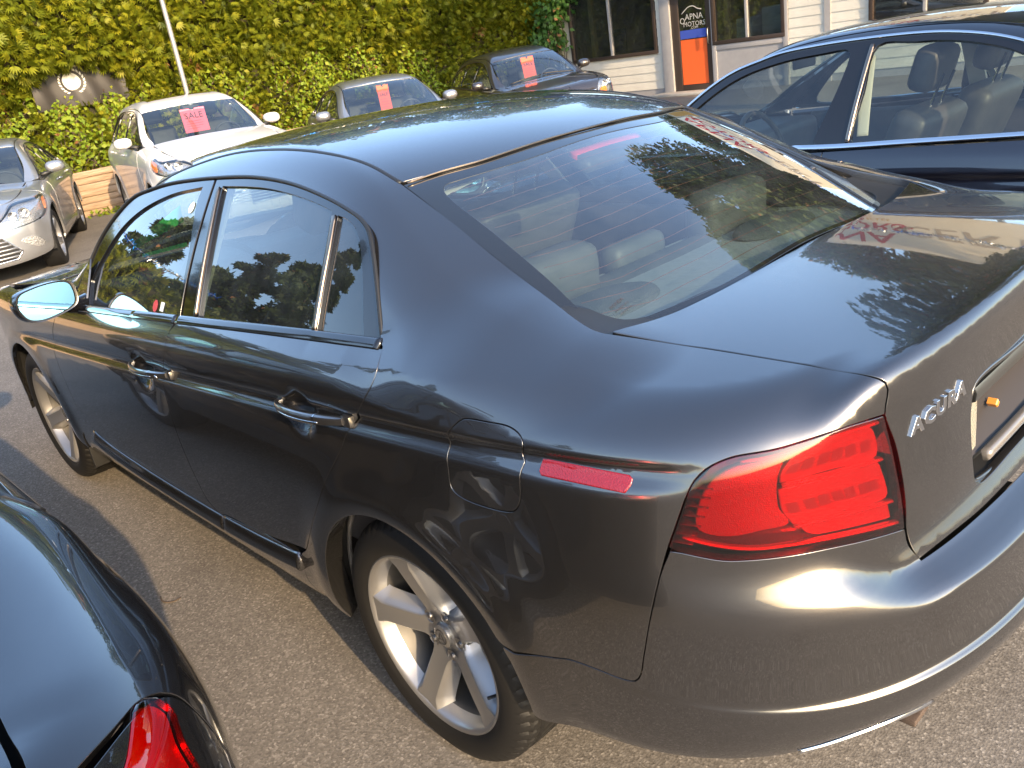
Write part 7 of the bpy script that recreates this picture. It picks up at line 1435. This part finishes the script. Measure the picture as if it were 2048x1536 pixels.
    bx('stile', (x0, -.03, .03), (x0+st, .02, z1), MAT['frame_brown'], d, .004); bx('stile', (x1-st-.06, -.03, .03), (x1, .02, z1), MAT['frame_brown'], d, .004); bx('rail', (x0+st, -.03, .03), (x1-st-.06, .018, .16), MAT['frame_brown'], d, .004); bx('rail', (x0+st, -.03, z1-.12), (x1-st-.06, .018, z1), MAT['frame_brown'], d, .004)
    bx('pane', (x0+st, -.012, .16), (x1-st-.06, -.006, z1-.12), MAT['glass_office'], d)
    bx('orange_poster', (x0+st+.01, -.005, .17), (x1-st-.07, -.003, 1.08), MAT['orange_panel'], d); bx('blue_poster', (x0+st+.01, -.005, 1.10), (x1-st-.07, -.003, 1.27), MAT['blue_panel'], d)
    cx = (x0+x1)/2-.05
    for s, zz, sz in (('APNA', 1.47, .17), ('MOTORS', 1.34, .135), ('.COM', 1.285, .075)): text_obj('lettering', s, sz, np.array([cx-.02, -.0025, zz]), (-1, 0, 0), (0, 0, 1), MAT['print_white'], d)
    # small car-outline logo above the words
    P = np.array([(cx+.28, 0, 1.60), (cx+.20, 0, 1.66), (cx+.10, 0, 1.72), (cx-.02, 0, 1.725), (cx-.12, 0, 1.67), (cx-.22, 0, 1.645)]); P = crom(P, False, .02); sweep('logo', P, np.tile([0, 1., 0], (len(P), 1)), .018, .002, MAT['print_white'], d)
    V, Fc = lathe([(.045, 0), (.045, .002), (.06, .002), (.06, 0)], 24); mesh_obj('logo', V+np.array([cx+.27, -.001, 1.46]), Fc, MAT['print_white'], d, smooth=False)
    V, Fc = tube([(x0+.07, .02, .95), (x0+.07, .07, .97), (x0+.07, .07, 1.25), (x0+.07, .02, 1.27)], .012, 8); mesh_obj('handle', V, Fc, MAT['steel'], d)
    bx('step', (9.3, .03, 0), (10.8, .55, .05), MAT['concrete'], b, .01)
    # room behind the glass
    mb = MB(); mb.box((1.0, -6, 0), (13.7, -5.9, 2.9)); mb.box((1.0, -5.9, -.02), (13.7, -.12, .03)); mb.box((1.0, -5.9, 2.85), (13.7, -.12, 2.95)); mb.box((13.6, -5.9, .03), (13.7, -.12, 2.85)); mb.box((1.0, -5.9, .03), (1.1, -.12, 2.85)); mb.build('room', MAT['room'], b)
    mb = MB()
    for x0_, x1_, z0_, z1_ in ((1.1, 4.12, .1, 2.9), (6.12, 7.78, .1, 2.9), (4.12, 6.12, .1, .92), (4.12, 6.12, 2.38, 2.9), (9.44, 9.47, .1, 2.9), (10.47, 10.85, .1, 2.9), (7.78, 9.44, .1, .9), (7.78, 9.44, 2.38, 2.9), (10.85, 13.38, .1, .88), (10.85, 13.38, 2.43, 2.9), (13.38, 13.6, .1, 2.9)): mb.box((x0_, -.10, z0_), (x1_, -.045, z1_))
    mb.build('wall_core', MAT['room'], b)
    bx('roof_slab', (.8, -7, 2.96), (14.1, .62, 3.14), MAT['roofing'], b); bx('fascia', (.8, .622, 2.93), (14.1, .65, 3.18), MAT['trim_grey'], b)
    # things seen through the windows
    def loose(nm, lo, hi, mat, label, cat, bev=.01): o = bx(nm, lo, hi, mat, None, bev); o.location = (0, OY, 0); tag(o, label, cat)
    loose('filing_cabinet', (8.74, -.95, .03), (9.1, -.35, 1.34), MAT['cabinet'], 'white filing cabinet inside the office, left pane of the window right of the door', 'cabinet'); loose('printer', (7.95, -.95, .95), (8.55, -.4, 1.50), MAT['cabinet'], 'white printer on a desk behind the window right of the door', 'printer', .05); loose('desk', (7.9, -1.4, .03), (8.62, -.3, .94), MAT['desk'], 'brown wooden desk under the white printer in the office', 'desk'); loose('desk', (11.1, -1.5, .03), (12.9, -.5, .98), MAT['leather_dark'], 'dark desk inside the office behind its widest window', 'desk'); loose('monitor', (11.05, -.9, .98), (11.35, -.85, 1.42), MAT['cabinet'], 'pale grey monitor at the right end of the widest office window', 'monitor'); loose('post', (13.0, -.5, .03), (13.12, -.4, 2.85), MAT['pine'], 'bare pine stud at the left end of the widest office window', 'post'); loose('post', (9.2, -.34, .03), (9.32, -.24, 2.85), MAT['pine'], 'bare pine stud just right of the office door', 'post'); loose('chair', (12.3, -.75, 1.0), (12.75, -.70, 1.5), MAT['leather_dark'], 'dark chair back behind the widest office window', 'chair', .02)
    # shop sign on the roof: seen reflected in the grey car
    s = empty('roof_sign', (0, OY, 0)); tag(s, 'long cream roof sign reading APNA MOTORS LTD in red above the office', 'sign')
    bx('board', (3.4, .30, 3.45), (8.4, .38, 5.45), MAT['sign_cream'], s, .01); bx('board', (8.42, .30, 3.45), (13.6, .38, 4.5), MAT['sign_dark'], s, .01)
    def t(st_, size, x, z, mat=MAT['sign_red'], k=.012): text_obj('lettering', st_, size, np.array([x, .385, z]), (-1, 0, 0), (0, 0, 1), mat, s, bold=k)
    t('APNA', .78, 6.35, 4.70); t('MOTORS', .62, 6.35, 4.12); t('LTD.', .22, 5.15, 4.22, k=.004); t('PRE OWNED VEHICLES', .18, 6.3, 3.82, MAT['sign_gold'], .003); t('CERT', .78, 4.3, 4.20, MAT['sign_tan'], .003); text_obj('lettering', 'CASH FOR CARS', .5, np.array([11.0, .385, 3.75]), (-1, 0, 0), (0, 0, 1), MAT['print_white'], s)
    for x in (3.7, 5.4, 7.1, 8.3, 10.5, 13.3): bx('bracket', (x-.03, .20, 3.14), (x+.03, .295, 4.4), MAT['steel'], s)
    bx('picture', (7.45, .382, 3.6), (8.3, .386, 5.3), MAT['sign_gold'], s)
MAT['concrete'] = stained('concrete', (.30, .29, .27), (.40, .39, .36), .9, 6.); MAT['sign_cream'] = plain('sign_cream', (.72, .66, .52), .5); MAT['sign_dark'] = plain('sign_dark', (.035, .03, .05), .5); MAT['sign_red'] = plain('sign_red', (.50, .02, .035), .5); MAT['sign_tan'] = plain('sign_tan', (.45, .36, .25), .5); MAT['sign_gold'] = plain('sign_gold', (.55, .32, .08), .5)
MAT['house_white'] = stained('house_white', (.66, .64, .60), (.74, .72, .68), .7, 3.)
def build_far_house():
    h = empty('white_house', (24, -4, 0)); tag(h, 'pale house just showing over the hedge top at the upper left', 'building')
    bx('wall', (0, -5, 0), (8, 6, 5.4), MAT['house_white'], h); V = [(-.5, -5.5, 5.4), (8.5, -5.5, 5.4), (8.5, 6.5, 5.4), (-.5, 6.5, 5.4), (4, -5.5, 7.6), (4, 6.5, 7.6)]; fixn(mesh_obj('roof', V, [(0, 3, 5, 4), (1, 4, 5, 2), (0, 4, 1), (3, 2, 5), (0, 1, 2, 3)], MAT['roofing'], h, smooth=False), 20)
    for y in (-3, 0, 3): w = bx('window', (-.04, y-.6, 3.4), (-.001, y+.6, 4.6), MAT['frame_brown'], h); bx('pane', (-.06, y-.5, 3.5), (-.041, y+.5, 4.5), MAT['frit'], h)
# ---------------------------------------------------------------- tinsel garlands
MAT['tinsel_blue'] = plain('tinsel_blue', (.02, .25, .75), .2, metal=.9); MAT['tinsel_silver'] = plain('tinsel_silver', (.85, .85, .82), .2, metal=1.)
def garland(label, a, b_, sag, seed, n=90):
    r = np.random.default_rng(seed); g = empty('tinsel_garland', tuple(a)); tag(g, label, 'garland', 'tinsel garlands over the lot'); a = np.array(a, float); b_ = np.array(b_, float); t = np.linspace(0, 1, 60); P = a+(b_-a)*t[:, None]; P[:, 2] -= sag*4*t*(1-t); V, Fc = tube(P-a, .006, 5); mesh_obj('string', V, Fc, MAT['steel'], g); L = np.linalg.norm(b_-a); ns = max(4, int(L/.9))
    for k in range(ns):
        s = (k+r.random(n))/ns; q = a+(b_-a)*s[:, None]; q[:, 2] -= sag*4*s*(1-s); d = r.normal(0, 1, (n, 3)); d /= np.linalg.norm(d, axis=1, keepdims=True); e = np.cross(d, r.normal(0, 1, (n, 3))); e /= np.linalg.norm(e, axis=1, keepdims=True); V = np.stack([q-e*.012, q+d*.10-e*.004, q+d*.10+e*.004, q+e*.012], 1).reshape(-1, 3)-a; mesh_obj('tinsel', V, np.arange(len(V)).reshape(-1, 4), MAT['tinsel_blue' if k % 2 else 'tinsel_silver'], g, smooth=False)
def build_garlands():
    garland('tinsel garland strung from the light pole to the office roof', (13.15, -4.86, 3.9), (9.0, -14.1, 3.9), .35, 1); garland('tinsel garland strung from the light pole to the left along the hedge', (13.15, -4.86, 3.9), (12.6, 5.0, 3.8), .4, 2); garland('tinsel garland strung from the office roof towards the road', (7.2, -14.1, 4.6), (-3.0, -9.0, 4.4), .5, 3)
def build_twig():
    P = crom(np.array([(1.352, 1.063, .004), (1.318, 1.068, .004), (1.292, 1.058, .005), (1.282, 1.041, .004), (1.284, 1.018, .004)]), False, .01); V, Fc = tube(P, np.linspace(.003, .002, len(P)), 6); o = mesh_obj('twig', V, Fc, MAT['twig'], None); tag(o, 'small curved brown twig lying on the asphalt between the cars', 'twig')
# ---------------------------------------------------------------- assemble
build_ground(); build_retaining_wall(); build_hedge(); build_office(); build_far_house(); build_trees(); build_pole(); build_banner(); build_garlands()
tl = build_tl(); build_tl_more(tl); build_navy(); build_black(); build_sale_cars(); build_twig()
for o in bpy.data.objects:
    if 'twin' in o: del o['twin']
